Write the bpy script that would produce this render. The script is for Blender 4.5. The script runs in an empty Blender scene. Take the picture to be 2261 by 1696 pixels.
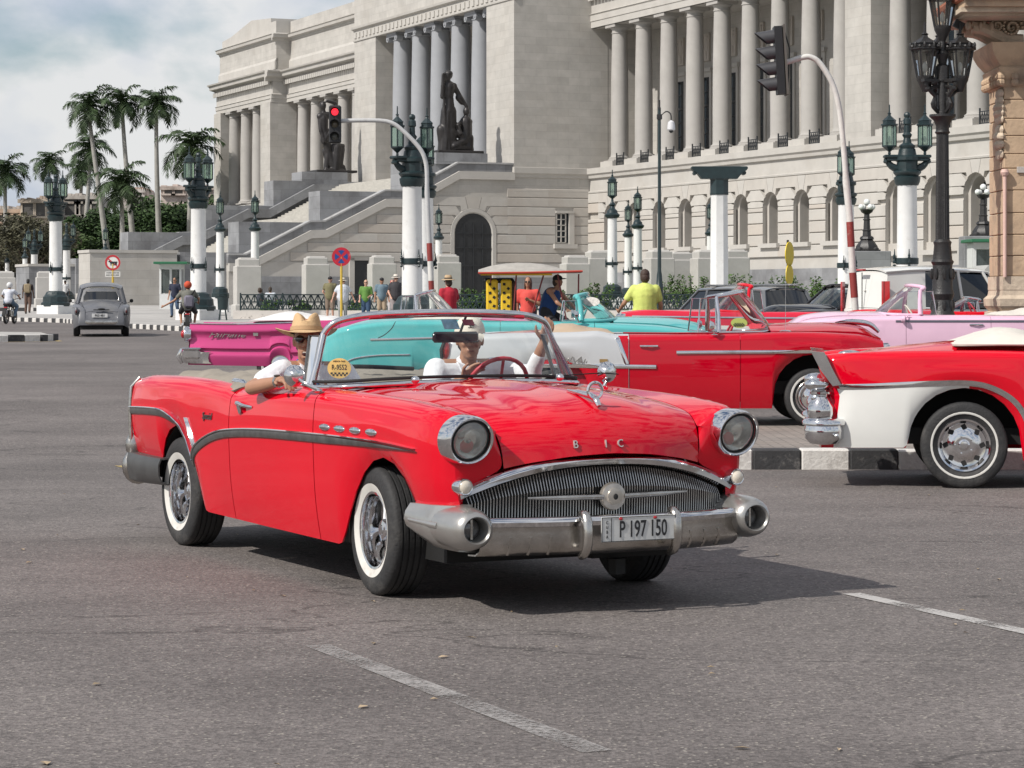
import bpy, bmesh, math, random
from mathutils import Vector, Matrix, Quaternion
from math import sin, cos, pi, radians, sqrt
random.seed(7)
SC = bpy.context.scene
COL = SC.collection

# ------------------------------------------------------------------ camera
FPX, UC, VH, CH = 5600.0, 1130.5, 660.0, 1.6      # focal length / centre / horizon in photo pixels, eye height
cam_d = bpy.data.cameras.new('camera'); cam = bpy.data.objects.new('camera', cam_d); COL.objects.link(cam)
cam.location = (0, 0, CH); cam.rotation_euler = (radians(90), 0, 0)
cam_d.sensor_width = 36; cam_d.lens = 36 * FPX / 2261
cam_d.shift_y = -(848 - VH) / 2261
cam_d.clip_start = 0.1; cam_d.clip_end = 6000
SC.camera = cam
# ------------------------------------------------------------------ sun, sky, exposure
SUN_EL = radians(43); SUN_H = Vector((-0.82, -0.57, 0)).normalized()
sun_d = bpy.data.lights.new('sun', 'SUN'); sun = bpy.data.objects.new('sun', sun_d); COL.objects.link(sun)
to_sun = SUN_H * cos(SUN_EL) + Vector((0, 0, sin(SUN_EL)))
sun.rotation_euler = to_sun.to_track_quat('Z', 'Y').to_euler()
sun.location = to_sun * 60
sun_d.energy = 4.5; sun_d.angle = radians(0.6); sun_d.color = (1.0, 0.95, 0.88)
world = bpy.data.worlds.new('World'); SC.world = world; world.use_nodes = True
def _world():
    nt = world.node_tree; N = nt.nodes; N.clear(); Lk = nt.links
    out = N.new('ShaderNodeOutputWorld'); bg = N.new('ShaderNodeBackground'); bg.inputs['Strength'].default_value = 0.10
    sky = N.new('ShaderNodeTexSky'); sky.sky_type = 'NISHITA'; sky.sun_disc = False
    sky.sun_elevation = SUN_EL; sky.sun_rotation = math.atan2(SUN_H.x, SUN_H.y)
    sky.air_density = 1.0; sky.dust_density = 1.0; sky.ozone_density = 1.2
    tc = N.new('ShaderNodeTexCoord'); mp = N.new('ShaderNodeMapping')
    mp.inputs['Scale'].default_value = (1.0, 1.0, 1.5); mp.inputs['Location'].default_value = (0.37, 0.0, 0.13)
    Lk.new(tc.outputs['Generated'], mp.inputs['Vector'])
    n1 = N.new('ShaderNodeTexNoise'); n1.inputs['Scale'].default_value = 7.5; n1.inputs['Detail'].default_value = 7; n1.inputs['Roughness'].default_value = 0.52
    n1.inputs['Distortion'].default_value = 0.3
    Lk.new(mp.outputs[0], n1.inputs['Vector'])
    n2 = N.new('ShaderNodeTexNoise'); n2.inputs['Scale'].default_value = 15; n2.inputs['Detail'].default_value = 7; n2.inputs['Roughness'].default_value = 0.48
    Lk.new(mp.outputs[0], n2.inputs['Vector'])
    cr = N.new('ShaderNodeValToRGB'); cr.color_ramp.elements[0].position = 0.40; cr.color_ramp.elements[1].position = 0.53
    Lk.new(n1.outputs['Fac'], cr.inputs['Fac'])
    cc = N.new('ShaderNodeValToRGB')
    cc.color_ramp.elements[0].position = 0.34; cc.color_ramp.elements[0].color = (5.7, 6.2, 7.2, 1)
    cc.color_ramp.elements[1].position = 0.56; cc.color_ramp.elements[1].color = (8.2, 8.2, 8.25, 1)
    Lk.new(n2.outputs['Fac'], cc.inputs['Fac'])
    mx = N.new('ShaderNodeMix'); mx.data_type = 'RGBA'
    ml = N.new('ShaderNodeMath'); ml.operation = 'MULTIPLY'; ml.inputs[1].default_value = 0.9
    Lk.new(cr.outputs['Color'], ml.inputs[0]); Lk.new(ml.outputs[0], mx.inputs['Factor'])
    Lk.new(sky.outputs[0], mx.inputs[6]); Lk.new(cc.outputs['Color'], mx.inputs[7])
    Lk.new(mx.outputs[2], bg.inputs['Color']); Lk.new(bg.outputs[0], out.inputs['Surface'])
_world()
SC.view_settings.view_transform = 'Standard'; SC.view_settings.look = 'None'
SC.view_settings.exposure = 0.0; SC.view_settings.gamma = 1.0
SC.render.engine = 'CYCLES'
SC.cycles.max_bounces = 7; SC.cycles.transparent_max_bounces = 16; SC.cycles.use_denoising = True

# ------------------------------------------------------------------ ground level and pixel placement
GZK = [(25.5, 0.0), (34, 0.25), (38, 0.30), (55, 0.38), (80, 0.42), (100, 0.55), (172, 0.97)]
def gz(D):
    if D <= GZK[0][0]: return 0.0
    for (a, b), (c, d) in zip(GZK, GZK[1:]):
        if D <= c: return b+(d-b)*(D-a)/(c-a)
    return GZK[-1][1]
def px(u, D): return (u - UC) * D / FPX
def pz(v, D): return CH - (v - VH) * D / FPX

# ------------------------------------------------------------------ materials
MATS = {}
def mat(name, col, rough=0.6, metal=0.0, var=0.08, scale=8.0, bump=0.0, bscale=40.0, coat=0.0, spec=0.5, island=0.0, dirt=None, alpha=None, emit=None, coords='Object'):
    if name in MATS: return MATS[name]
    m = bpy.data.materials.new(name); m.use_nodes = True; nt = m.node_tree; N = nt.nodes; L = nt.links
    b = N['Principled BSDF']
    b.inputs['Roughness'].default_value = rough; b.inputs['Metallic'].default_value = metal
    b.inputs['Specular IOR Level'].default_value = spec
    if coat: b.inputs['Coat Weight'].default_value = coat; b.inputs['Coat Roughness'].default_value = 0.035
    tc = N.new('ShaderNodeTexCoord')
    nz = N.new('ShaderNodeTexNoise'); nz.inputs['Scale'].default_value = scale; nz.inputs['Detail'].default_value = 5; nz.inputs['Roughness'].default_value = 0.6
    L.new(tc.outputs[coords], nz.inputs['Vector'])
    mr = N.new('ShaderNodeMapRange'); mr.inputs[1].default_value = 0.3; mr.inputs[2].default_value = 0.7
    mr.inputs[3].default_value = 1 - var; mr.inputs[4].default_value = 1 + var
    L.new(nz.outputs['Fac'], mr.inputs[0])
    fac = mr.outputs[0]
    if island:
        g = N.new('ShaderNodeNewGeometry'); mi = N.new('ShaderNodeMapRange'); mi.inputs[3].default_value = 1 - island; mi.inputs[4].default_value = 1 + island
        L.new(g.outputs['Random Per Island'], mi.inputs[0])
        mm = N.new('ShaderNodeMath'); mm.operation = 'MULTIPLY'; L.new(fac, mm.inputs[0]); L.new(mi.outputs[0], mm.inputs[1]); fac = mm.outputs[0]
    vm = N.new('ShaderNodeVectorMath'); vm.operation = 'SCALE'; vm.inputs[0].default_value = col[:3]; L.new(fac, vm.inputs['Scale'])
    cout = vm.outputs[0]
    if dirt:
        dcol, dscale, lo, hi = dirt
        n3 = N.new('ShaderNodeTexNoise'); n3.inputs['Scale'].default_value = dscale; n3.inputs['Detail'].default_value = 6; n3.inputs['Roughness'].default_value = 0.65
        L.new(tc.outputs[coords], n3.inputs['Vector'])
        r3 = N.new('ShaderNodeMapRange'); r3.inputs[1].default_value = lo; r3.inputs[2].default_value = hi; L.new(n3.outputs['Fac'], r3.inputs[0])
        mx = N.new('ShaderNodeMix'); mx.data_type = 'RGBA'; mx.inputs[7].default_value = (*dcol, 1)
        L.new(r3.outputs[0], mx.inputs['Factor']); L.new(cout, mx.inputs[6]); cout = mx.outputs[2]
    L.new(cout, b.inputs['Base Color'])
    if bump:
        nb = N.new('ShaderNodeTexNoise'); nb.inputs['Scale'].default_value = bscale; nb.inputs['Detail'].default_value = 4; L.new(tc.outputs[coords], nb.inputs['Vector'])
        bp = N.new('ShaderNodeBump'); bp.inputs['Strength'].default_value = bump; bp.inputs['Distance'].default_value = 0.02
        L.new(nb.outputs['Fac'], bp.inputs['Height']); L.new(bp.outputs[0], b.inputs['Normal'])
    if emit: b.inputs['Emission Color'].default_value = (*emit[0], 1); b.inputs['Emission Strength'].default_value = emit[1]
    m['bsdf'] = 1; MATS[name] = m
    return m
def glass_mat(name, tint=(0.9, 0.95, 0.93), ior=1.5, refl=1.0, dens=0.0, dcol=(0.05, 0.06, 0.06)):
    """thin sheet of glass: clear transmission plus fresnel mirror, optional dark tint"""
    if name in MATS: return MATS[name]
    m = bpy.data.materials.new(name); m.use_nodes = True; nt = m.node_tree; N = nt.nodes; L = nt.links; N.clear()
    out = N.new('ShaderNodeOutputMaterial'); tr = N.new('ShaderNodeBsdfTransparent'); tr.inputs[0].default_value = (*tint, 1)
    gl = N.new('ShaderNodeBsdfGlossy'); gl.inputs['Roughness'].default_value = 0.02; gl.inputs['Color'].default_value = (refl, refl, refl, 1)
    fr = N.new('ShaderNodeFresnel'); fr.inputs['IOR'].default_value = ior
    mx = N.new('ShaderNodeMixShader'); L.new(fr.outputs[0], mx.inputs[0]); L.new(gl.outputs[0], mx.inputs[2])
    if dens:
        df = N.new('ShaderNodeBsdfDiffuse'); df.inputs[0].default_value = (*dcol, 1); m2 = N.new('ShaderNodeMixShader'); m2.inputs[0].default_value = dens
        L.new(tr.outputs[0], m2.inputs[1]); L.new(df.outputs[0], m2.inputs[2]); L.new(m2.outputs[0], mx.inputs[1])
    else: L.new(tr.outputs[0], mx.inputs[1])
    L.new(mx.outputs[0], out.inputs[0]); MATS[name] = m
    return m
def stone_mat(name, col, bw=1.2, bh=0.5, mortar=0.012, mvar=0.13, mcol=None, rough=0.85, axis='XZ', dirt=None, scale=1.0):
    """ashlar: fine joints and block-to-block colour changes, stains on top"""
    if name in MATS: return MATS[name]
    m = mat(name, col, rough, var=0.10, scale=0.9, bump=0.25, bscale=9, dirt=dirt)
    nt = m.node_tree; N = nt.nodes; L = nt.links; b = N['Principled BSDF']
    src = b.inputs['Base Color'].links[0].from_socket
    tc = N.new('ShaderNodeTexCoord'); sp = N.new('ShaderNodeSeparateXYZ'); cb = N.new('ShaderNodeCombineXYZ'); L.new(tc.outputs['Object'], sp.inputs[0])
    ad = N.new('ShaderNodeMath'); ad.operation = 'ADD'; L.new(sp.outputs[0], ad.inputs[0]); L.new(sp.outputs[1], ad.inputs[1])
    L.new(ad.outputs[0], cb.inputs[0]); L.new(sp.outputs[2] if axis == 'XZ' else sp.outputs[1], cb.inputs[1])
    if axis == 'XY': L.new(sp.outputs[0], cb.inputs[0])
    br = N.new('ShaderNodeTexBrick'); L.new(cb.outputs[0], br.inputs['Vector'])
    br.inputs['Scale'].default_value = 1.0; br.inputs['Brick Width'].default_value = bw; br.inputs['Row Height'].default_value = bh
    br.inputs['Mortar Size'].default_value = mortar; br.inputs['Color1'].default_value = (1 - mvar,) * 3 + (1,); br.inputs['Color2'].default_value = (1 + mvar,) * 3 + (1,)
    k = 0.62 if mcol is None else mcol
    br.inputs['Mortar'].default_value = (k, k, k, 1)
    mu = N.new('ShaderNodeMix'); mu.data_type = 'RGBA'; mu.blend_type = 'MULTIPLY'; mu.inputs['Factor'].default_value = 1.0
    L.new(src, mu.inputs[6]); L.new(br.outputs['Color'], mu.inputs[7]); L.new(mu.outputs[2], b.inputs['Base Color'])
    return m
# ------------------------------------------------------------------ curves and mesh building
def crv(pts):
    """smooth monotone curve through (x, value) keys"""
    P = sorted(pts); X = [p[0] for p in P]; Y = [p[1] for p in P]; n = len(P)
    h = [X[i+1]-X[i] for i in range(n-1)]; d = [(Y[i+1]-Y[i])/h[i] for i in range(n-1)]
    m = [d[0] if n > 1 else 0]*n
    for i in range(1, n-1):
        m[i] = 0 if d[i-1]*d[i] <= 0 else 2*d[i-1]*d[i]/(d[i-1]+d[i])
    if n > 1: m[-1] = d[-1]
    def f(x):
        if x <= X[0]: return Y[0]
        if x >= X[-1]: return Y[-1]
        i = 0
        while x > X[i+1]: i += 1
        t = (x-X[i])/h[i]; t2 = t*t; t3 = t2*t
        return (2*t3-3*t2+1)*Y[i]+(t3-2*t2+t)*h[i]*m[i]+(-2*t3+3*t2)*Y[i+1]+(t3-t2)*h[i]*m[i+1]
    return f
def lin(pts):
    P = sorted(pts)
    def f(x):
        if x <= P[0][0]: return P[0][1]
        for (a, b), (c, d) in zip(P, P[1:]):
            if x <= c: return b + (d-b)*(x-a)/(c-a) if c > a else d
        return P[-1][1]
    return f
def spline(pts, n):
    """n points along a Catmull-Rom curve through pts"""
    P = [Vector(p) for p in pts]; Q = [2*P[0]-P[1]] + P + [2*P[-1]-P[-2]]; out = []; seg = len(P)-1
    for k in range(n):
        t = k/(n-1)*seg; i = min(int(t), seg-1); t -= i
        a, b, c, d = Q[i], Q[i+1], Q[i+2], Q[i+3]
        out.append(0.5*((2*b)+(c-a)*t+(2*a-5*b+4*c-d)*t*t+(3*b-a-3*c+d)*t**3))
    return out
def lerp(a, b, t): return a+(b-a)*t

class MB:
    """collects shapes into one mesh object"""
    def __init__(s): s.v = []; s.f = []; s.mi = []; s.cur = 0
    def add(s, vs, fs):
        o = len(s.v); s.v += [tuple(v) for v in vs]; s.f += [tuple(i+o for i in f) for f in fs]; s.mi += [s.cur]*len(fs); return s
    def box(s, c, d, rz=0, M=None):
        hx, hy, hz = d[0]/2, d[1]/2, d[2]/2
        vs = [Vector((x*hx, y*hy, z*hz)) for x in (-1, 1) for y in (-1, 1) for z in (-1, 1)]
        R = M if M is not None else Matrix.Rotation(rz, 3, 'Z')
        vs = [R @ v + Vector(c) for v in vs]
        return s.add(vs, [(0, 1, 3, 2), (4, 6, 7, 5), (0, 4, 5, 1), (2, 3, 7, 6), (0, 2, 6, 4), (1, 5, 7, 3)])
    def bb(s, x0, x1, y0, y1, z0, z1): return s.box(((x0+x1)/2, (y0+y1)/2, (z0+z1)/2), (x1-x0, y1-y0, z1-z0))
    def bevbox(s, c, d, b, rz=0):
        """box with chamfered edges"""
        hx, hy, hz = d[0]/2, d[1]/2, d[2]/2; bm = bmesh.new(); bmesh.ops.create_cube(bm, size=1)
        for v in bm.verts: v.co = Vector((v.co.x*d[0], v.co.y*d[1], v.co.z*d[2]))
        bmesh.ops.bevel(bm, geom=bm.edges[:], offset=b, segments=1, affect='EDGES')
        R = Matrix.Rotation(rz, 3, 'Z'); bm.verts.index_update()
        s.add([R @ v.co + Vector(c) for v in bm.verts], [[v.index for v in f.verts] for f in bm.faces]); bm.free(); return s
    def tube(s, pts, r, n=8, cap=True, flat=None):
        P = [Vector(p) for p in pts]; rr = r if isinstance(r, (list, tuple)) else [r]*len(P); vs = []; fs = []
        up = None
        for i, p in enumerate(P):
            t = (P[min(i+1, len(P)-1)]-P[max(i-1, 0)]).normalized()
            if up is None: up = t.orthogonal().normalized()
            up = (up - t*up.dot(t)); up = up.normalized() if up.length > 1e-6 else t.orthogonal().normalized()
            sd = t.cross(up)
            for k in range(n):
                a = 2*pi*k/n; q = up*cos(a)*rr[i]+sd*sin(a)*rr[i]
                if flat: q = Vector((q.x*flat[0], q.y*flat[1], q.z*flat[2]))
                vs.append(p+q)
        for i in range(len(P)-1):
            for k in range(n):
                k2 = (k+1) % n; fs.append((i*n+k, i*n+k2, (i+1)*n+k2, (i+1)*n+k))
        if cap: fs.append(tuple(range(n-1, -1, -1))); fs.append(tuple((len(P)-1)*n+k for k in range(n)))
        return s.add(vs, fs)
    def cyl(s, a, b, r0, r1=None, n=12): return s.tube([a, b], [r0, r0 if r1 is None else r1], n)
    def lathe(s, prof, c=(0, 0, 0), n=16, M=None, close=False, ph=0.0, caps=True):
        """prof = (radius, height) pairs turned about local z"""
        vs = []; fs = []; m = len(prof); R = M if M is not None else Matrix.Identity(3)
        for r, z in prof:
            for k in range(n):
                a = 2*pi*(k+ph)/n; vs.append(R @ Vector((r*cos(a), r*sin(a), z)) + Vector(c))
        for i in range(m-1 if not close else m):
            j = (i+1) % m
            for k in range(n):
                k2 = (k+1) % n; fs.append((i*n+k, i*n+k2, j*n+k2, j*n+k))
        if not close and caps:
            if prof[0][0] > 1e-4: fs.append(tuple(range(n-1, -1, -1)))
            if prof[-1][0] > 1e-4: fs.append(tuple((m-1)*n+k for k in range(n)))
        return s.add(vs, fs)
    def ell(s, c, r, n=10, m=7, R=None):
        vs = []; fs = []; rx, ry, rz = r if isinstance(r, (list, tuple)) else (r, r, r)
        Q = R if R is not None else Matrix.Identity(3)
        for i in range(m+1):
            t = pi*i/m
            for k in range(n):
                a = 2*pi*k/n; vs.append(Q @ Vector((rx*sin(t)*cos(a), ry*sin(t)*sin(a), rz*cos(t))) + Vector(c))
        for i in range(m):
            for k in range(n):
                k2 = (k+1) % n; fs.append((i*n+k, (i+1)*n+k, (i+1)*n+k2, i*n+k2))
        return s.add(vs, fs)
    def cap(s, a, b, r0, r1, n=10):
        """tapered capsule"""
        a = Vector(a); b = Vector(b); d = b-a; ln = d.length; t = d.normalized() if ln > 1e-6 else Vector((0, 0, 1))
        pts = []; rr = []
        for ang in (80, 55, 28): pts.append(a - t*r0*sin(radians(ang))); rr.append(r0*cos(radians(ang)))
        pts += [a, b]; rr += [r0, r1]
        for ang in (28, 55, 80): pts.append(b + t*r1*sin(radians(ang))); rr.append(r1*cos(radians(ang)))
        return s.tube(pts, rr, n)
    def grid(s, rows, closed_u=False, flip=False):
        n = len(rows[0]); vs = [p for r in rows for p in r]; fs = []
        for i in range(len(rows)-1):
            for k in range(n if closed_u else n-1):
                k2 = (k+1) % n; f = (i*n+k, i*n+k2, (i+1)*n+k2, (i+1)*n+k); fs.append(f[::-1] if flip else f)
        return s.add(vs, fs)
    def prism(s, poly, t0, t1, M=None):
        """polygon (2-d points) extruded along local z from t0 to t1; M maps local to target"""
        R = M if M is not None else Matrix.Identity(4); n = len(poly)
        vs = [R @ Vector((p[0], p[1], t0)) for p in poly] + [R @ Vector((p[0], p[1], t1)) for p in poly]
        fs = [tuple(range(n-1, -1, -1)), tuple(range(n, 2*n))] + [(k, (k+1) % n, n+(k+1) % n, n+k) for k in range(n)]
        return s.add(vs, fs)
    def mesh(s, name, mats, sharp=35, thick=0.0, recalc=True):
        me = bpy.data.meshes.new(name); me.from_pydata(s.v, [], s.f)
        bm = bmesh.new(); bm.from_mesh(me)
        for f, i in zip(bm.faces, s.mi): f.material_index = i
        bmesh.ops.remove_doubles(bm, verts=bm.verts, dist=2e-5)
        if recalc: bmesh.ops.recalc_face_normals(bm, faces=bm.faces)
        if thick: bmesh.ops.solidify(bm, geom=bm.faces[:], thickness=thick)
        for f in bm.faces: f.smooth = sharp is not None
        bm.to_mesh(me); bm.free()
        if sharp is not None: me.set_sharp_from_angle(angle=radians(sharp))
        for m in (mats if isinstance(mats, (list, tuple)) else [mats]): me.materials.append(m)
        return me
    def build(s, name, mats, parent=None, sharp=35, thick=0.0, recalc=True, loc=None, rot=None):
        return put(name, s.mesh(name, mats, sharp, thick, recalc), parent, loc, rot)
def put(name, me, parent=None, loc=None, rot=None):
    o = bpy.data.objects.new(name, me); COL.objects.link(o)
    if parent is not None: o.parent = parent
    if loc is not None: o.location = loc
    if rot is not None: o.rotation_euler = rot
    return o
def tag(o, label=None, cat=None, group=None, kind=None):
    if label: o['label'] = label
    if cat: o['category'] = cat
    if group: o['group'] = group
    if kind: o['kind'] = kind
    return o
def empty(name, loc=(0, 0, 0), rz=0.0, label=None, cat=None, group=None):
    o = bpy.data.objects.new(name, None); COL.objects.link(o); o.location = loc; o.rotation_euler = (0, 0, rz); o.empty_display_size = 0.3
    return tag(o, label, cat, group)
def copy_tree(o, parent=None):
    c = o.copy(); COL.objects.link(c); c.parent = parent
    for ch in [x for x in o.children]: copy_tree(ch, c)
    return c
def evaluated(o):
    dg = bpy.context.evaluated_depsgraph_get(); dg.update()
    return bpy.data.meshes.new_from_object(o.evaluated_get(dg))
def fused(mb, voxel, material, name, smooth=4, subdiv=0):
    """overlapping solids melted into one continuous surface"""
    me = mb.mesh('tmp', [], None); o = put('tmp', me)
    r = o.modifiers.new('r', 'REMESH'); r.mode = 'VOXEL'; r.voxel_size = voxel; r.use_smooth_shade = True
    if smooth: sm = o.modifiers.new('s', 'SMOOTH'); sm.factor = 0.5; sm.iterations = smooth
    out = evaluated(o); out.name = name; bpy.data.objects.remove(o); bpy.data.meshes.remove(me)
    for p in out.polygons: p.use_smooth = True
    out.materials.clear(); out.materials.append(material)
    return out
def text_mesh(txt, size, depth, material, wx=1.0, align='CENTER', shear=0.0, space=1.0, bold=0.0):
    cu = bpy.data.curves.new('t', 'FONT'); cu.body = txt; cu.size = size; cu.extrude = depth; cu.align_x = align; cu.align_y = 'CENTER'; cu.shear = shear; cu.space_character = space
    cu.offset = bold; cu.resolution_u = 3
    o = bpy.data.objects.new('t', cu); COL.objects.link(o); me = evaluated(o); bpy.data.objects.remove(o); bpy.data.curves.remove(cu)
    for v in me.vertices: v.co.x *= wx
    me.materials.clear(); me.materials.append(material); return me
# ================================================================== ground, road, kerbs
def asphalt():
    m = mat('asphalt', (0.150, 0.133, 0.126), 0.80, var=0.18, scale=0.55, dirt=((0.112, 0.099, 0.094), 0.17, 0.46, 0.66), spec=0.35)
    nt = m.node_tree; N = nt.nodes; L = nt.links; b = N['Principled BSDF']; src = b.inputs['Base Color'].links[0].from_socket
    tc = N.new('ShaderNodeTexCoord')
    vo = N.new('ShaderNodeTexVoronoi'); vo.inputs['Scale'].default_value = 62; L.new(tc.outputs['Object'], vo.inputs['Vector'])
    vs = N.new('ShaderNodeSeparateColor'); L.new(vo.outputs['Color'], vs.inputs[0])
    mr = N.new('ShaderNodeMapRange'); mr.inputs[1].default_value = 0.0; mr.inputs[2].default_value = 1.0; mr.inputs[3].default_value = 0.62; mr.inputs[4].default_value = 1.3; L.new(vs.outputs[0], mr.inputs[0])
    # pale stones showing in the worn surface
    st = N.new('ShaderNodeMath'); st.operation = 'GREATER_THAN'; st.inputs[1].default_value = 0.925; L.new(vs.outputs[1], st.inputs[0])
    sd = N.new('ShaderNodeMath'); sd.operation = 'LESS_THAN'; sd.inputs[1].default_value = 0.42; L.new(vo.outputs['Distance'], sd.inputs[0])
    sm = N.new('ShaderNodeMath'); sm.operation = 'MULTIPLY'; L.new(st.outputs[0], sm.inputs[0]); L.new(sd.outputs[0], sm.inputs[1])
    sx = N.new('ShaderNodeMath'); sx.operation = 'MULTIPLY'; sx.inputs[1].default_value = 0.8; L.new(sm.outputs[0], sx.inputs[0])
    n2 = N.new('ShaderNodeTexNoise'); n2.inputs['Scale'].default_value = 190; n2.inputs['Detail'].default_value = 2; L.new(tc.outputs['Object'], n2.inputs['Vector'])
    m2 = N.new('ShaderNodeMapRange'); m2.inputs[1].default_value = 0.3; m2.inputs[2].default_value = 0.7; m2.inputs[3].default_value = 0.7; m2.inputs[4].default_value = 1.3; L.new(n2.outputs['Fac'], m2.inputs[0])
    mu = N.new('ShaderNodeMath'); mu.operation = 'MULTIPLY'; L.new(mr.outputs[0], mu.inputs[0]); L.new(m2.outputs[0], mu.inputs[1])
    vm = N.new('ShaderNodeVectorMath'); vm.operation = 'SCALE'; L.new(src, vm.inputs[0]); L.new(mu.outputs[0], vm.inputs['Scale'])
    # hairline cracks
    mp = N.new('ShaderNodeMapping'); mp.inputs['Scale'].default_value = (0.16, 0.42, 1); L.new(tc.outputs['Object'], mp.inputs['Vector'])
    nw = N.new('ShaderNodeTexNoise'); nw.inputs['Scale'].default_value = 1.6; nw.inputs['Detail'].default_value = 5; L.new(mp.outputs[0], nw.inputs['Vector'])
    va = N.new('ShaderNodeVectorMath'); va.operation = 'ADD'; L.new(mp.outputs[0], va.inputs[0]); L.new(nw.outputs['Color'], va.inputs[1])
    vc = N.new('ShaderNodeTexVoronoi'); vc.feature = 'DISTANCE_TO_EDGE'; vc.inputs['Scale'].default_value = 0.8; L.new(va.outputs[0], vc.inputs['Vector'])
    mc = N.new('ShaderNodeMapRange'); mc.inputs[1].default_value = 0.0; mc.inputs[2].default_value = 0.006; mc.inputs[3].default_value = 0.5; mc.inputs[4].default_value = 1.0; L.new(vc.outputs['Distance'], mc.inputs[0])
    v2 = N.new('ShaderNodeVectorMath'); v2.operation = 'SCALE'; L.new(vm.outputs[0], v2.inputs[0]); L.new(mc.outputs[0], v2.inputs['Scale'])
    mt = N.new('ShaderNodeMapping'); mt.inputs['Rotation'].default_value = (0, 0, radians(63)); mt.inputs['Scale'].default_value = (0.05, 0.9, 1); L.new(tc.outputs['Object'], mt.inputs['Vector'])
    nt2 = N.new('ShaderNodeTexNoise'); nt2.inputs['Scale'].default_value = 1.1; nt2.inputs['Detail'].default_value = 4; L.new(mt.outputs[0], nt2.inputs['Vector'])
    rt = N.new('ShaderNodeMapRange'); rt.inputs[1].default_value = 0.36; rt.inputs[2].default_value = 0.66; rt.inputs[3].default_value = 0.93; rt.inputs[4].default_value = 1.05; L.new(nt2.outputs['Fac'], rt.inputs[0])
    no = N.new('ShaderNodeTexNoise'); no.inputs['Scale'].default_value = 1.3; no.inputs['Detail'].default_value = 3; L.new(tc.outputs['Object'], no.inputs['Vector'])
    ro = N.new('ShaderNodeMapRange'); ro.inputs[1].default_value = 0.62; ro.inputs[2].default_value = 0.74; ro.inputs[3].default_value = 1.0; ro.inputs[4].default_value = 0.76; L.new(no.outputs['Fac'], ro.inputs[0])
    mo = N.new('ShaderNodeMath'); mo.operation = 'MULTIPLY'; L.new(rt.outputs[0], mo.inputs[0]); L.new(ro.outputs[0], mo.inputs[1])
    v3 = N.new('ShaderNodeVectorMath'); v3.operation = 'SCALE'; L.new(v2.outputs[0], v3.inputs[0]); L.new(mo.outputs[0], v3.inputs['Scale']); v2 = v3
    mx = N.new('ShaderNodeMix'); mx.data_type = 'RGBA'; mx.inputs[7].default_value = (0.34, 0.31, 0.27, 1); L.new(sx.outputs[0], mx.inputs['Factor']); L.new(v2.outputs[0], mx.inputs[6])
    L.new(mx.outputs[2], b.inputs['Base Color'])
    bp = N.new('ShaderNodeBump'); bp.inputs['Strength'].default_value = 0.5; bp.inputs['Distance'].default_value = 0.006
    L.new(vo.outputs['Distance'], bp.inputs['Height']); L.new(bp.outputs[0], b.inputs['Normal'])
    return m
M_ASPH = asphalt()
mb = MB(); ys = [-400, -60, 0, 25.5, 34, 38, 55, 80, 100, 172, 600, 4000]; xs = [-3000, -200, 0, 200, 3000]
mb.grid([[(x, y, gz(y)) for x in xs] for y in ys])
tag(mb.build('road', M_ASPH, sharp=None), kind='structure')

# painted lane dashes, worn
def worn_paint(name, col, lo, hi):
    """road paint with worn-through gaps that show the asphalt"""
    m = mat(name, col, 0.8, var=0.2, scale=30); nt = m.node_tree; N = nt.nodes; L = nt.links; out = [n for n in N if n.type == 'OUTPUT_MATERIAL'][0]
    tc = N.new('ShaderNodeTexCoord'); a = N.new('ShaderNodeTexNoise'); a.inputs['Scale'].default_value = 55; a.inputs['Detail'].default_value = 4; a.inputs['Roughness'].default_value = .7; L.new(tc.outputs['Object'], a.inputs['Vector'])
    b = N.new('ShaderNodeTexNoise'); b.inputs['Scale'].default_value = 3.0; b.inputs['Detail'].default_value = 5; L.new(tc.outputs['Object'], b.inputs['Vector'])
    ad = N.new('ShaderNodeMath'); ad.operation = 'ADD'; L.new(a.outputs['Fac'], ad.inputs[0]); L.new(b.outputs['Fac'], ad.inputs[1])
    r = N.new('ShaderNodeMapRange'); r.inputs[1].default_value = lo; r.inputs[2].default_value = hi; L.new(ad.outputs[0], r.inputs[0])
    # ragged long edges
    sp = N.new('ShaderNodeUVMap'); tr = N.new('ShaderNodeBsdfTransparent'); mx = N.new('ShaderNodeMixShader'); L.new(r.outputs[0], mx.inputs[0]); L.new(tr.outputs[0], mx.inputs[1]); L.new(N['Principled BSDF'].outputs[0], mx.inputs[2]); L.new(mx.outputs[0], out.inputs[0]); N.remove(sp)
    return m
M_LINE = worn_paint('lane_paint', (0.40, 0.385, 0.37), .80, 1.0); M_LINE2 = worn_paint('lane_paint_faded', (0.29, 0.275, 0.265), .84, 1.14)
def stripe(x0, y0, x1, y1, w, m=M_LINE):
    d = Vector((x1-x0, y1-y0)).normalized(); n = Vector((-d.y, d.x))*w/2; mb = MB()
    mb.add([(x0+n.x, y0+n.y, gz(y0)+.004), (x0-n.x, y0-n.y, gz(y0)+.004), (x1-n.x, y1-n.y, gz(y1)+.004), (x1+n.x, y1+n.y, gz(y1)+.004)], [(0, 1, 2, 3)])
    return tag(mb.build('lane_marking', m, sharp=None), kind='structure')
stripe(1.84, 13.75, 2.75, 11.45, 0.11)
stripe(-0.90, 11.70, 0.30, 8.95, 0.12, M_LINE2)
stripe(-7.3, 41.0, -3.4, 40.2, 0.12, M_LINE2)
stripe(-19.0, 52.0, -15.0, 53.0, 0.12, M_LINE2)
M_YEL = mat('yellow_paint', (0.50, 0.36, 0.10), 0.8, var=0.2, scale=20, dirt=((0.2, 0.17, 0.14), 14, 0.45, 0.6))
stripe(-3.75, 24.3, -3.3, 23.3, 0.12, M_YEL)

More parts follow.
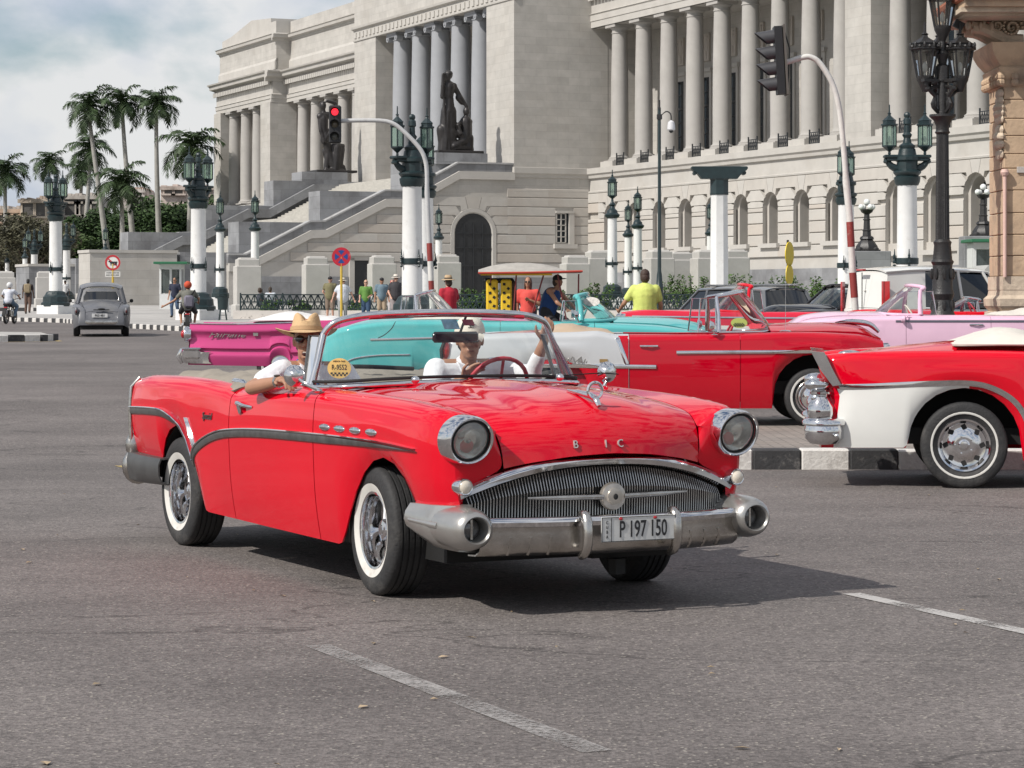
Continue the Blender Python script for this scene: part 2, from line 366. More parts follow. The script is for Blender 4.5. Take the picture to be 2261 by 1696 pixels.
# sidewalk in front of the palace
M_PAVE = stone_mat('sidewalk_concrete', (0.40, 0.385, 0.365), 1.6, 1.6, 0.02, 0.05, 0.8, axis='XY', dirt=((0.31, 0.295, 0.28), 0.35, 0.45, 0.75))
KERB = [(-90, 150), (-40, 125), (-23.2, 113.6), (-18.8, 107), (-14.3, 94.5), (-11.7, 89), (-8, 82), (-3, 77), (10, 72), (60, 62)]
def sheet(name, edge, far, lift, m):
    mb = MB(); rows = [[], []]
    n = len(edge)
    cols = []
    for (x, y) in edge:
        cols.append([(x, yy, gz(yy)+lift) for yy in [lerp(y, 172, q/6) for q in range(7)]+[far]])
    mb.grid(cols); return tag(mb.build(name, m, sharp=None), kind='structure')
sheet('sidewalk', KERB, 330, 0.15, M_PAVE)
M_KW = mat('kerb_white', (0.62, 0.60, 0.57), 0.8, var=0.12, scale=4, dirt=((0.33, 0.31, 0.29), 5, 0.5, 0.75), bump=0.3)
M_KB = mat('kerb_black', (0.035, 0.035, 0.037), 0.75, var=0.2, scale=5, dirt=((0.20, 0.19, 0.18), 7, 0.56, 0.78), bump=0.3)
def kerb_run(path, ln, h, w, name='kerb', z=gz, seed=0, wear=None):
    root = empty(name, (path[0][0], path[0][1], z(path[0][1]))); tag(root, kind='structure')
    P = [Vector(p) for p in path]; seg = [(P[i+1]-P[i]).length for i in range(len(P)-1)]; tot = sum(seg); n = int(tot/ln); k = 0
    def at(s):
        i = 0
        while i < len(seg)-1 and s > seg[i]: s -= seg[i]; i += 1
        return P[i] + (P[i+1]-P[i])*(s/seg[i])
    rnd = random.Random(seed)
    for k in range(n):
        a, b = at(k*ln), at((k+1)*ln); c = (a+b)/2; d = b-a
        key = (round(d.length, 2), h, w, k % 2)
        me = KMESH.get(key)
        if me is None:
            me = MB().bevbox((0, 0, h/2-.06), (d.length-.006, w, h+.12), 0.014).mesh('kerb_stone', [M_KW if k % 2 else M_KB], 30); KMESH[key] = me
        put('kerb_stone', me, root, (c.x-root.location.x, c.y-root.location.y, z(c.y)-root.location.z+rnd.uniform(-.006, .006)), (0, 0, math.atan2(d.y, d.x)))
    return root
KMESH = {}
kerb_run([(-23.2, 113.6), (-18.8, 107), (-14.3, 94.5), (-11.7, 89), (-8, 82), (-3, 77), (10, 72), (21, 69.8)], 0.42, 0.17, 0.3)
# far kerb of the cross street at left
kerb_run([(-46, 141), (-30, 139), (-22, 138.4)], 0.5, 0.32, 0.3, z=lambda d: gz(d)+.02)

# brick-paved median island with painted kerb, cars parked along it
def brick_paving():
    m = stone_mat('median_brick_paving', (0.27, 0.235, 0.205), 0.22, 0.105, 0.012, 0.16, 0.55, axis='XY', dirt=((0.20, 0.18, 0.165), 0.8, 0.4, 0.7))
    return m
MX0, MX1, MY0, MY1 = -3.0, 16.0, 24.05, 30.9
mb = MB(); arc = [(MX0+1.6-1.6*cos(a), MY0+1.6-1.6*sin(a)) for a in [radians(t) for t in range(0, 91, 15)]]
poly = [(MX1, MY1), (MX0+1.6, MY1)] + [(MX0+1.6-1.6*cos(radians(t)), MY1-1.6+1.6*sin(radians(t))) for t in range(75, -1, -15)] + arc + [(MX1, MY0)]
mb.prism(poly, 0.0, 0.165); tag(mb.build('median_pavement', brick_paving(), sharp=None), kind='structure')
off = 0.14
kp = [(MX0-off, MY1-1.6), (MX0-off, MY0+1.6)] + [(MX0+1.6-(1.6+off)*cos(radians(t)), MY0+1.6-(1.6+off)*sin(radians(t))) for t in (30, 60, 90)] + [(MX1, MY0-off)]
kerb_run(kp, 0.455, 0.185, 0.28, z=lambda d: 0.0, seed=4)
# small traffic island at left
mb = MB(); ip = [(-40, 80), (-40, 70.6), (-14.4, 70.6), (-13.5, 71.4), (-13.3, 73), (-14.5, 78), (-17, 80)]
mb.prism(ip, 0.2, gz(75)+.16); tag(mb.build('traffic_island_pavement', M_PAVE, sharp=None), kind='structure')
kerb_run([(-18, 70.45), (-14.4, 70.45), (-13.35, 71.35), (-13.15, 73)], 0.5, 0.19, 0.3, z=lambda d: gz(70.6), seed=9)
stripe(-13.0, 72.5, -12.7, 71.2, .15, M_YEL); stripe(-12.75, 71.3, -14.0, 70.0, .15, M_YEL)
# lawn behind the iron fence
M_LAWN = mat('lawn', (0.065, 0.11, 0.03), 0.9, var=0.35, scale=6, bump=0.6, bscale=20, dirt=((0.16, 0.14, 0.08), 1.2, 0.5, 0.7))
mb = MB(); mb.grid([[(x, y, gz(y)+.19) for x in (-11.4, 30)] for y in (108.6, 145)]); tag(mb.build('lawn', M_LAWN, sharp=None), kind='structure')
mb = MB(); mb.grid([[(x, y, gz(y)+.19) for x in (-60, -28)] for y in (150, 330)]); tag(mb.build('lawn', M_LAWN, sharp=None), kind='structure')
# scattered litter and dry leaves on the asphalt
rnd = random.Random(12); mb = MB()
for i in range(46):
    D = rnd.uniform(8.6, 22); x = rnd.uniform(-.2, .2)*D; a = rnd.uniform(0, 3.1); q = rnd.uniform(.012, .034); e = q*rnd.uniform(.25, .6)
    mb.add([(x+q*cos(a), D+q*sin(a), .006), (x-e*sin(a), D+e*cos(a), .012), (x-q*cos(a), D-q*sin(a), .006), (x+e*sin(a), D-e*cos(a), .009)], [(0, 1, 2, 3)])
tag(mb.build('leaf_litter', mat('dry_leaf', (.34, .26, .17), .9, var=.3, island=.4), sharp=None), 'small dry leaves and litter scattered on the asphalt', 'litter', kind='stuff')
# ================================================================== the domed-palace wing: porticoes, stairs, arcades
# local frame: x along the front (towards the viewer), y into the building, z up
CAP_LOC = ((1135-UC)/FPX*200, 200.0, 0.0); CAP_ROT = math.atan2(-5600, 2430)
M_ST = stone_mat('palace_limestone', (0.425, 0.407, 0.378), 1.9, 0.62, 0.010, 0.055, 0.80, dirt=((0.36, 0.335, 0.30), 0.22, 0.50, 0.80))
M_STP = mat('palace_limestone_plain', (0.44, 0.422, 0.393), 0.85, var=0.07, scale=0.8, bump=0.2, bscale=7, dirt=((0.38, 0.355, 0.32), 0.35, 0.52, 0.82))
M_COL = mat('wing_column_stone', (0.375, 0.36, 0.34), 0.8, var=0.06, scale=0.7, dirt=((.30, .285, .265), .4, .5, .8)); M_COLP = mat('portico_column_granite', (0.29, 0.30, 0.32), 0.75, var=0.07, scale=0.7)
M_STR = [mat('palace_block_%d' % i, c, 0.85, var=0.07, scale=0.9, bump=0.2, bscale=8, dirt=((0.37, 0.33, 0.29), 0.3, 0.52, 0.8)) for i, c in enumerate([(0.45, 0.43, 0.398), (0.435, 0.41, 0.375), (0.465, 0.445, 0.412), (0.45, 0.41, 0.365)])]
M_GREY = stone_mat('stair_grey_marble', (0.235, 0.24, 0.25), 1.6, 0.95, 0.012, 0.14, 0.7, dirt=((0.145, 0.145, 0.15), 0.5, 0.46, 0.72))
M_GREYT = mat('stair_coping_stone', (0.36, 0.36, 0.36), 0.8, var=0.12, scale=2, dirt=((0.24, 0.235, 0.23), 1.2, 0.5, 0.75))
M_STEP = mat('stair_steps_stone', (0.40, 0.385, 0.35), 0.85, var=0.12, scale=1.5)
M_DARK = mat('dark_doorway', (0.02, 0.022, 0.025), 0.5, var=0.2)
M_IRON = mat('railing_iron', (0.025, 0.028, 0.032), 0.5, var=0.2)
M_WGL = mat('palace_window_glass', (0.016, 0.022, 0.028), 0.18, var=0.3, scale=0.6, spec=0.35)
M_WFR = mat('palace_window_frame', (0.34, 0.33, 0.31), 0.6)
CAP = empty('palace', CAP_LOC, CAP_ROT, 'pale limestone palace with tall colonnades, arched basement and grand entrance stairs', 'building')
ZB = 0.4
def cpart(name, mb, m, sharp=30, parent=None): return mb.build(name, m, parent or CAP, sharp=sharp)
def col_mesh(r, h, ionic):
    mb = MB(); p = [(r*1.32, 0), (r*1.32, .16), (r*1.22, .20), (r*1.24, .30), (r*1.08, .36), (r*1.02, .42), (r, .6), (r, h*.33), (r*.97, h*.6), (r*.87, h-.75), (r*.87, h-.72), (r*.95, h-.70), (r*.95, h-.64), (r*.87, h-.62), (r*.88, h-.42), (r*1.12, h-.26)]
    mb.lathe(p, n=20); mb.box((0, 0, .02), (r*2.75, r*2.75, .12))
    mb.box((0, 0, h-.12), (r*2.45, r*2.45, .24))
    if ionic:
        for sx in (-1, 1):
            for sy in (-1, 1):
                mb.cyl((sx*r*1.12, sy*r*1.18, h-.50), (sx*r*1.12, sy*r*.5, h-.50), .30, n=12)
                mb.cyl((sx*r*1.12, sy*r*1.24, h-.50), (sx*r*1.12, sy*r*1.15, h-.50), .13, n=10)
        mb.box((0, 0, h-.30), (r*2.3, r*2.35, .2))
    return mb.mesh('column', [M_COLP if ionic else M_COL], 40)
COLS = {}
def column(x, y, z0, z1, r, ionic=False):
    k = (round(z1-z0, 2), r, ionic)
    if k not in COLS: COLS[k] = col_mesh(r, z1-z0, ionic)
    return put('column', COLS[k], CAP, (x, y, z0))
def cornice(name, x0, x1, y, z, prof, m=M_STP, ends=True):
    """moulding along the front: prof = (projection, height) pairs; returns the box-stepped strip"""
    mb = MB()
    pts = [(y+.2, z+prof[0][1])] + [(y-p, z+h) for p, h in prof] + [(y+.2, z+prof[-1][1])]
    n = len(pts)
    vs = [(xx, a, b) for xx in (x0, x1) for a, b in pts]
    fs = [tuple(range(n)), tuple(range(2*n-1, n-1, -1))] + [(i, (i+1) % n, n+(i+1) % n, n+i) for i in range(n)]
    mb.add(vs, fs); return cpart(name, mb, m, sharp=25)
def cornice_y(name, y0, y1, x, z, prof, sgn=1, m=M_STP):
    mb = MB(); pts = [(x-.2*sgn, z+prof[0][1])] + [(x+p*sgn, z+h) for p, h in prof] + [(x-.2*sgn, z+prof[-1][1])]; n = len(pts)
    vs = [(a, yy, b) for yy in (y0, y1) for a, b in pts]
    fs = [tuple(range(n)), tuple(range(2*n-1, n-1, -1))] + [(i, (i+1) % n, n+(i+1) % n, n+i) for i in range(n)]
    mb.add(vs, fs); return cpart(name, mb, m, sharp=25)
DENT = None
def dentils(x0, x1, y, z, w=.34, gap=.62, h=.34, d=.42):
    global DENT
    if DENT is None: DENT = MB().box((0, 0, 0), (w, d, h)).mesh('dentil', [M_STP], None)
    n = int((x1-x0)/gap)
    for i in range(n): put('dentil', DENT, CAP, (x0+(i+.5)*(x1-x0)/n, y-d/2+.02, z+h/2))
BIG = [(0, 0), (.12, .05), (.14, .3), (.3, .38), (.75, .5), (.8, .85), (1.0, .95), (1.05, 1.1), (0, 1.25)]
MID = [(0, 0), (.1, .05), (.12, .22), (.45, .34), (.5, .62), (.6, .7), (0, .85)]
# ---- masses
def mass(name, x0, x1, y0, y1, z0, z1, m=M_ST): return cpart(name, MB().bb(x0, x1, y0, y1, z0, z1), m, None)
WY = 6.5      # wing front plane
BACK = 30
mass('wall', -36.9, -.02, 8.0, BACK, ZB, 33)                       # central block behind portico
mass('pier', -36.9, -31.3, 0, 8.2, 11.9, 25.3)
mass('pier', -5.6, 0, 0, 8.2, 11.9, 25.3)
mass('entablature_wall', -36.9, 0, 0, 8.1, 25.3, 34)
mass('platform', -36.9, 0, -.02, 8.1, ZB, 11.9, M_ST)
cornice('frieze', -37.0, .12, 0, 25.25, [(0, 0), (.10, .02), (.12, .16), (.05, .20), (.05, 1.0), (.3, 1.12), (.34, 1.3), (0, 1.4)])
cornice_y('frieze', -.1, 6.6, 0.0, 28.3, [(0, 0), (.1, .02), (.12, .2), (.5, .3), (.55, .6), (0, .7)])
dentils(-36.9, 0, -.02, 25.55, w=.5, gap=.95, h=.5, d=.14)
for i in range(6): column(-28.0+i*4.57 if i < 5 else -6.2, 1.35, 12.0, 25.3, .92 if i < 5 else .8, True)
# side of the portico block (faces the viewer)
cornice_y('ledge', -.1, 6.8, 0, 11.15, [(0, 0), (.10, .04), (.14, .25), (.28, .38), (.30, .82), (0, .86)])
cornice_y('string_course', -.1, 6.6, 0, 9.98, [(0, 0), (.08, .03), (.10, .14), (0, .2)])
# ---- rusticated basement stones
STONES = {}
def stone(x0, x1, z0, z1, y, axis='x', rnd=random.Random(3)):
    """one block of the rusticated basement, edges chamfered; axis x lies along the front, axis y along a return"""
    w, h = x1-x0, z1-z0; k = (round(w, 2), round(h, 2), axis); i = rnd.randrange(10); i = 0 if i < 4 else 1 if i < 7 else 2 if i < 9 else 3
    if (k, i) not in STONES:
        hh = h/2-.022; pr = [(.15, -hh), (-.11, -hh), (-.15, -hh+.045), (-.15, hh-.045), (-.11, hh), (.15, hh)]; mb = MB(); q = len(pr)
        vs = [((sx*(w/2-.002), p, z) if axis == 'x' else (-p, sx*(w/2-.002), z)) for sx in (-1, 1) for p, z in pr]
        mb.add(vs, [tuple(range(q)), tuple(range(2*q-1, q-1, -1))]+[(j, (j+1) % q, q+(j+1) % q, q+j) for j in range(q)])
        STONES[(k, i)] = mb.mesh('stone', [M_STR[i]], None)
    return put('stone', STONES[(k, i)], CAP, ((x0+x1)/2, y+.06, (z0+z1)/2) if axis == 'x' else (y-.06, (x0+x1)/2, (z0+z1)/2))
def voussoirs(cx, y, spring, r, half, axis='x', top=9.98, joints=None):
    """arch stones: level courses whose joints turn radial near the arch, and a keystone"""
    J = joints or [(-.02, 0.0), (8.40-spring, 17), (9.19-spring, 40), (top-spring, 74)]
    def ray(z, th): t = math.tan(radians(th)); return (z/t, z) if th > 1 else (r*1.25, z)
    pieces = []
    for (z0, t0), (z1, t1) in zip(J, J[1:]):
        arc = [(r*cos(radians(t0+(t1-t0)*k/4)), r*sin(radians(t0+(t1-t0)*k/4))) for k in range(5)]
        g = .022; p0 = ray(z0, t0); p1 = ray(z1, t1)
        pieces.append([(half, z0+g), (max(p0[0], r*1.02), z0+g)] + [(p*1.0, max(q+g if k == 0 else q-g if k == 4 else q, z0+g if k == 0 else q-g)) for k, (p, q) in enumerate(arc)] + [(p1[0], z1-g), (half, z1-g)])
    zt, tt = J[-1]; ks = [(r*cos(radians(q)), r*sin(radians(q))) for q in (tt, 90, 180-tt)]; e = ray(zt, tt)[0]
    pieces = [(p, 1) for p in pieces]+[(p, -1) for p in pieces]+[([(ks[0][0]-.03, ks[0][1]), ks[1], (ks[2][0]+.03, ks[2][1]), (-e+.03, zt-.02), (e-.03, zt-.02)], 1)]
    for i, (poly, sg) in enumerate(pieces):
        key = ('v', i, r, half, axis, spring)
        if key not in STONES:
            mb = MB(); n = len(poly); pts = [(p*sg, z) for p, z in poly]
            vs = [((p, yy, z) if axis == 'x' else (-yy, p, z)) for yy in (-.09, .2) for p, z in pts]
            mb.add(vs, [tuple(range(n)), tuple(range(2*n-1, n-1, -1))]+[(k, (k+1) % n, n+(k+1) % n, n+k) for k in range(n)])
            STONES[key] = mb.mesh('stone', [M_STR[(i*5) % 3]], None)
        put('stone', STONES[key], CAP, (cx, y, spring) if axis == 'x' else (y, cx, spring))
def arch_niche(cx, y, sill, spring, r, axis='x', deep=1.1):
    """recessed arched opening: reveal, moulded rim, sash window with panes, sill"""
    n = 14; out = [(-r, sill)] + [(-r*cos(pi*i/n), spring+r*sin(pi*i/n)) for i in range(n+1)] + [(r, sill)]
    def P(p, d, z): return (p, d, z) if axis == 'x' else (-d, p, z)
    rows = []
    for k, d in ((1.0, -.05), (1.0, .28), (.86, .34), (.86, deep)):
        rows.append([P(p*k, d, z if i not in (0, len(out)-1) else z) for i, (p, z) in enumerate([(p, spring+(z-spring)*(k if z > spring else 1)) for p, z in out])])
    sq = [(max(-r, min(r, 1.45*p)), spring+min(r, 1.45*max(0, z-spring))) for p, z in out[1:-1]]; mb = MB(); mb.grid(rows); mb.grid([[P(p, .13, z) for p, z in out[1:-1]], [P(p, .13, z) for p, z in sq]]); loc = (cx, y, 0) if axis == 'x' else (y, cx, 0)
    key = ('n', axis, r, sill, spring)
    if key not in STONES:
        STONES[key] = mb.mesh('arch_reveal', [M_STR[1]], 30)
        rr = r*.86; g = MB(); pts = [(-rr, sill)] + [(-rr*cos(pi*i/n), spring+rr*sin(pi*i/n)) for i in range(n+1)] + [(rr, sill)]
        g.add([P(p, deep, z) for p, z in pts], [tuple(range(len(pts)))]); STONES[key+('g',)] = g.mesh('window', [M_WGL], None)
        f = MB()
        bw = .07
        for p in (-rr+.06, -rr*.33, rr*.33, rr-.06): f.box(P(p, deep-.05, (sill+spring)/2), (bw, bw, spring-sill) if axis == 'x' else (bw, bw, spring-sill))
        for q in range(5): zz = sill+.05+(spring-sill)*q/4; f.box(P(0, deep-.06, zz), (2*rr, .06, bw) if axis == 'x' else (.06, 2*rr, bw))
        for a in (50, 90, 130): f.cyl(P(0, deep-.05, spring), P(rr*cos(radians(a)), deep-.05, spring+rr*sin(radians(a))), .03, n=5)
        STONES[key+('f',)] = f.mesh('window_frame', [M_WFR], None)
        s = MB(); s.box(P(0, -.10, sill-.14), (2*r+.5, .5, .3) if axis == 'x' else (.5, 2*r+.5, .3)); STONES[key+('s',)] = s.mesh('sill', [M_STP], None)
    put('arch_reveal', STONES[key], CAP, loc); w = put('window', STONES[key+('g',)], CAP, loc)
    put('window_frame', STONES[key+('f',)], w); put('sill', STONES[key+('s',)], CAP, loc)
COURSE = [4.45, 5.24, 6.03, 6.82, 7.61, 8.40, 9.19, 9.98]
def arcade(y, xs, r, sill, spring, xa, xb, ro):
    """basement bay: courses of stone between the arches"""
    edges = [xa] + [e for c in xs for e in (c-r, c+r)] + [xb]
    for z0, z1t in zip(COURSE, COURSE[1:]):
        for i in range(0, len(edges), 2):
            z1 = z1t; a, b = edges[i], edges[i+1]
            a2 = a if i == 0 else xs[i//2-1]+ro; b2 = b if i == len(edges)-2 else xs[i//2]-ro
            if z0 > spring-.3: a, b = a2, b2
            elif z1 > spring: z1 = spring-.01
            if b-a > .25: stone(a, b, z0, z1, y)
        if z1t <= sill+.1:
            for c in xs: stone(c-r, c+r, z0, z1t, y)
    for c in xs: arch_niche(c, y, sill, spring, r); voussoirs(c, y, spring, r, ro)
def wing(x0, x1, cols, arches, r, y, ent=23.2):
    cut = MB(); deep = 1.4
    mass('wall', x0, x1, y+5.2, BACK, 11.9, ent)
    mass('basement_wall', x0, x1, y+deep-.2, BACK, ZB, 11.9)
    mb = MB(); mb.bb(x0, x1, y+.08, y+deep, ZB+.02, COURSE[0]); cpart('plinth', mb, M_STP, None)
    mb = MB(); mb.bb(x0-.02, x1, y-.16, y+.2, ZB, 3.65); cpart('plinth_base', mb, M_GREY, None)
    mb = MB(); mb.bb(x0-.01, x1, y+.1, y+deep+3.2, 10.05, 11.98); cpart('floor_band', mb, M_STP, None)
    # wall behind the stones between the arches (mortar plane)
    for a, b in zip([x0]+[c+r for c in arches], [c-r for c in arches]+[x1]):
        if b > a: mass('mortar_bed', a+.0, b, y+.14, y+deep, COURSE[0], 10.0, M_STR[1])
    for c in arches: mass('mortar_bed', c-r, c+r, y+.14, y+deep-.25, 9.28 if r > 1.2 else 9.04, 10.0, M_STR[1]); mass('mortar_bed', c-r, c+r, y+.14, y+deep, COURSE[0], 5.1, M_STR[1])
    cornice('ledge', x0, x1, y, 11.15, [(0, 0), (.10, .04), (.14, .25), (.28, .38), (.30, .82), (0, .86)])
    cornice('string_course', x0, x1, y, 9.98, [(0, 0), (.08, .03), (.10, .14), (0, .2)])
    mass('entablature', x0, x1, y+.25, BACK, ent, 25.8, M_STP)
    cornice('architrave', x0, x1, y+.25, ent, [(0, 0), (.04, .02), (.04, .5), (.10, .54), (.10, 1.0), (.2, 1.1), (0, 1.2)])
    dentils(x0, x1, y+.15, 25.42)
    cornice('cornice', x0, x1, y+.2, 25.7, BIG)
    mass('attic', x0, x1, y+.6, BACK, 25.2, 31.4)
    cornice('attic_cornice', x0, x1, y+.6, 29.3, MID)
    cornice('attic_base', x0, x1, y+.6, 26.2, [(0, 0), (.18, .02), (.18, .7), (0, .95)])
    for c in cols: column(c, y+1.15, 12.42, ent, .70); 
    for c in cols:
        mb = MB(); mb.bb(c-1.1, c+1.1, y-.02, y+2.2, 11.97, 12.42); cpart('column_plinth', mb, M_STP, None)
RAIL = None
def rail(x, y, w):
    """small balcony railing between two columns"""
    global RAIL
    if RAIL is None:
        m = MB()
        for z in (.08, .78): m.box((0, 0, z), (w, .05, .06))
        for p in (-w/2, w/2): m.box((p, 0, .5), (.08, .08, 1.0))
        n = 5
        for i in range(n):
            a = -w/2+w*i/n; b = a+w/n; m.cyl((a, 0, .1), (b, 0, .76), .02, n=4); m.cyl((b, 0, .1), (a, 0, .76), .02, n=4); m.box((b, 0, .43), (.03, .03, .7))
        RAIL = m.mesh('balcony_rail', [M_IRON], None)
    put('balcony_rail', RAIL, CAP, (x, y, 12.0))
WINM = {}
def tall_window(x, y, z0, z1, w):
    k = (z0, z1, w)
    if k not in WINM:
        g = MB().bb(-w/2, w/2, -.03, .03, z0, z1).mesh('window', [M_WGL], None); f = MB()
        for p in (-w/2, -w/6, w/6, w/2): f.box((p, -.06, (z0+z1)/2), (.07, .08, z1-z0))
        n = int((z1-z0)/.95)
        for i in range(n+1): f.box((0, -.06, z0+(z1-z0)*i/n), (w, .07, .06 if i % 4 else .16))
        s = MB(); s.bb(-w/2-.35, -w/2, -.06, .1, z0, z1+.45); s.bb(w/2, w/2+.35, -.06, .1, z0, z1+.45); s.bb(-w/2, w/2, -.06, .1, z1, z1+.45); s.bb(-w/2-.5, w/2+.5, -.2, .1, z1+.45, z1+.75)
        p = MB(); p.bb(-w/2-.1, w/2+.1, -.12, .05, z1+1.3, z1+3.4)
        for q in range(4):
            xx = -w/2+.2+q*(w-.4)/3; p.ell((xx, -.14, z1+2.5), (.16, .08, .5), 7, 5); p.ell((xx+.06, -.14, z1+3.1), (.1, .08, .13), 6, 4); p.ell((xx-.1, -.14, z1+1.8), (.1, .08, .4), 6, 4)
        WINM[k] = (g, f.mesh('window_frame', [M_IRON], None), s.mesh('surround', [M_STP], None), p.mesh('relief_panel', [M_STR[3]], 40))
    g, f, s, p = WINM[k]; o = put('window', g, CAP, (x, y, 0)); put('window_frame', f, o); put('surround', s, o); put('relief_panel', p, CAP, (x, y, 0))
ncols = [3.31+4.26*i for i in range(9)]; narch = [4.1+4.26*i for i in range(9)]
wing(.0, 39.9, ncols, narch, 1.06, WY)
arcade(WY, narch, 1.06, 5.42, 7.95, .02, 39.85, 2.13)
for a, b in zip(ncols, ncols[1:]): rail((a+b)/2, WY+.15, 1.25); rail((a+b)/2, WY+3.4, 1.5)
for a, b in zip(ncols, ncols[1:]): tall_window((a+b)/2, WY+5.14, 12.2, 18.6, 2.3)
# near corner pavilion
PY = 6.05
pcols = [45.1, 49.4, 53.9, 58.4, 63.0]; parch = [46.6, 51.0, 55.4, 59.8]
wing(39.92, 66.5, pcols, parch, 1.28, PY)
arcade(PY, parch, 1.28, 4.6, 7.9, 39.95, 66.4, 2.2)
mass('pilaster', 40.2, 43.4, PY+.02, PY+3, 12.0, 23.2); mass('pilaster', 64.4, 66.4, PY+.02, PY+3, 12.0, 23.2)
for a, b in zip(pcols, pcols[1:]): rail((a+b)/2, PY+.15, 1.25); tall_window((a+b)/2, PY+3.2, 12.6, 21.0, 2.0)
# far (south) wing and pavilion
scols = [-39.6-4.26*i for i in range(9)]
SY = 6.5
def far_wing(x0, x1, y, cols, step=None):
    mass('wall', x0, x1, y+3.6, BACK, ZB, 23); mass('basement_wall', x0, x1, y+.1, BACK, ZB, 11.95)
    for c in cols: column(c, y+1.1, 12.2, 22.75, .72)
    cornice('ledge', x0, x1, y, 11.15, [(0, 0), (.10, .04), (.14, .25), (.28, .38), (.30, .82), (0, .86)])
    mass('entablature', x0, x1, y+.3, BACK, 22.75, 25.3, M_STP)
    cornice('architrave', x0, x1, y+.3, 22.75, [(0, 0), (.04, .02), (.04, .4), (.12, .44), (.12, .8), (.2, .85), (0, .95)])
    dentils(x0, x1, y+.1, 24.75); cornice('cornice', x0, x1, y+.2, 25.0, BIG)
    mass('attic', x0, x1, y+.7, BACK, 25.2, 31.5 if y > 5 else 30.2); cornice('attic_cornice', x0, x1, y+.7, 29.4, MID)
    cornice('attic_base', x0, x1, y+.7, 26.3, [(0, 0), (.18, .02), (.18, .9), (0, 1.2)])
far_wing(-77.0, -36.95, SY, scols)
for a, b in zip(scols, scols[1:]): tall_window((a+b)/2, SY+3.55, 12.3, 18.5, 1.5)
SP = 4.9
far_wing(-97.8, -77.02, SP, [-93.2, -88.8, -84.5])
for c in (-91.0, -86.6, -82.2): tall_window(c, SP+2.2, 12.3, 18.0, 1.6)
mass('wall', -97.6, -77.2, SP+2.3, SP+4, 11.9, 23.0)
mass('pier', -97.8, -95.2, SP, SP+3, 11.9, 22.8); mass('pier', -82.0+1.6, -77.02, SP, SP+3, 11.9, 22.8)
cornice_y('cornice', SP-.6, SY+.8, -77.02, 25.0, BIG); cornice_y('attic_cornice', SP+.2, SY+.9, -77.02, 29.4, MID)
cornice_y('architrave', SP+.1, SY+.9, -77.02, 22.75, [(0, 0), (.04, .02), (.04, .4), (.12, .44), (.12, .8), (.2, .85), (0, .95)])
# stepped gable on the pavilion parapet
M = Matrix(((1, 0, 0, 0), (0, 0, 1, 0), (0, 1, 0, 0), (0, 0, 0, 1)))
cpart('parapet', MB().prism([(-97.0, 29.9), (-97.0, 31.1), (-93.8, 31.3), (-86.0, 32.45), (-79.0, 32.0), (-79.0, 31.55), (-77.2, 31.55), (-77.2, 29.9)], SP+.75, SP+4, M), M_STP, None)
# ---- entrance stairs: cheek walls with stepped blocks
XT = [(0, 12.2), (-4.7, 12.2), (-8.9, 9.93), (-10.8, 9.93), (-15.67, 7.5), (-16.9, 7.45), (-22.0, 4.9), (-23.4, 4.9)]
def strip(name, prof, dz, th, x0, x1, m, base=None):
    """band that follows the sloping stair line, th thick below the line (or down to base)"""
    mb = MB(); top = [(y, z+dz) for y, z in prof]; bot = [(y, (z+dz-th) if base is None else base) for y, z in prof]
    n = len(prof)
    vs = [(x, y, z) for x in (x0, x1) for y, z in top+bot[::-1]]; m2 = 2*n
    fs = [(i, i+1, m2-2-i, m2-1-i) for i in range(n-1)] + [(m2+i+1, m2+i, 2*m2-1-i, 2*m2-2-i) for i in range(n-1)]
    fs += [(i, m2+i, m2+i+1, i+1) for i in range(m2-1)] + [(m2-1, 2*m2-1, m2, 0)]
    mb.add(vs, fs); return cpart(name, mb, m, None)
def cheek(x0, sg):
    """x0 = outer plane, sg = -1 when the stair lies on the -x side"""
    s = sg; cop = [(y, z-.62) for y, z in XT]
    lo, hi = sorted((x0, x0+s*.55)); strip('cheek_wall', cop, -.62, 0, lo, hi, M_ST, ZB)
    lo, hi = sorted((x0-s*.22, x0+s*.6)); strip('coping', cop, 0, .62, lo, hi, M_STP)
    lo, hi = sorted((x0+s*.12, x0+s*1.0)); strip('parapet', XT, -.01, .75, lo, hi, M_GREY)
    lo, hi = sorted((x0+s*.02, x0+s*1.1)); strip('parapet_cap', XT, .12, .13, lo, hi, M_GREYT)
    for y0, y1, z in ((-9.0, .0, 12.2), (-15.8, -9.0, 9.9), (-22.3, -15.8, 7.45)):
        lo, hi = sorted((x0+s*1.0, x0+s*3.7)); cpart('cheek_block', MB().bb(lo, hi, y0, y1, ZB, z), M_GREY, None)
    lo, hi = sorted((x0+s*.6, x0+s*4.0)); cpart('cheek_block', MB().bb(lo, hi, -27, -22.3, ZB, 5.1), M_GREY, None)
    lo, hi = sorted((x0+s*.75, x0+s*3.65)); cpart('statue_pedestal', MB().bb(lo, hi, -6.3, -1.95, 12.15, 13.05), M_GREY, None)
    strip('inner_parapet', [(y-.6, z-.3) for y, z in XT], 0, .8, *sorted((x0+s*3.7, x0+s*4.3)), M_GREY)
cheek(0, -1); cheek(-37.0, 1)
mb = MB(); z = 11.9; y = -3.0; prof = [(0, 11.9), (-3.0, 11.9)]; n = 62
for i in range(n):
    z -= (11.9-1.0)/n; prof += [(y, z), (y-.34, z)]; y -= .34
    if i in (18, 38): prof[-1] = (y-1.4, z); y -= 1.4
prof += [(y, ZB), (0, ZB)]
m2 = MB().prism(prof, -33.0, -4.0, Matrix(((0, 0, 1, 0), (1, 0, 0, 0), (0, 1, 0, 0), (0, 0, 0, 1)))); cpart('stair_steps', m2, M_STEP, None)
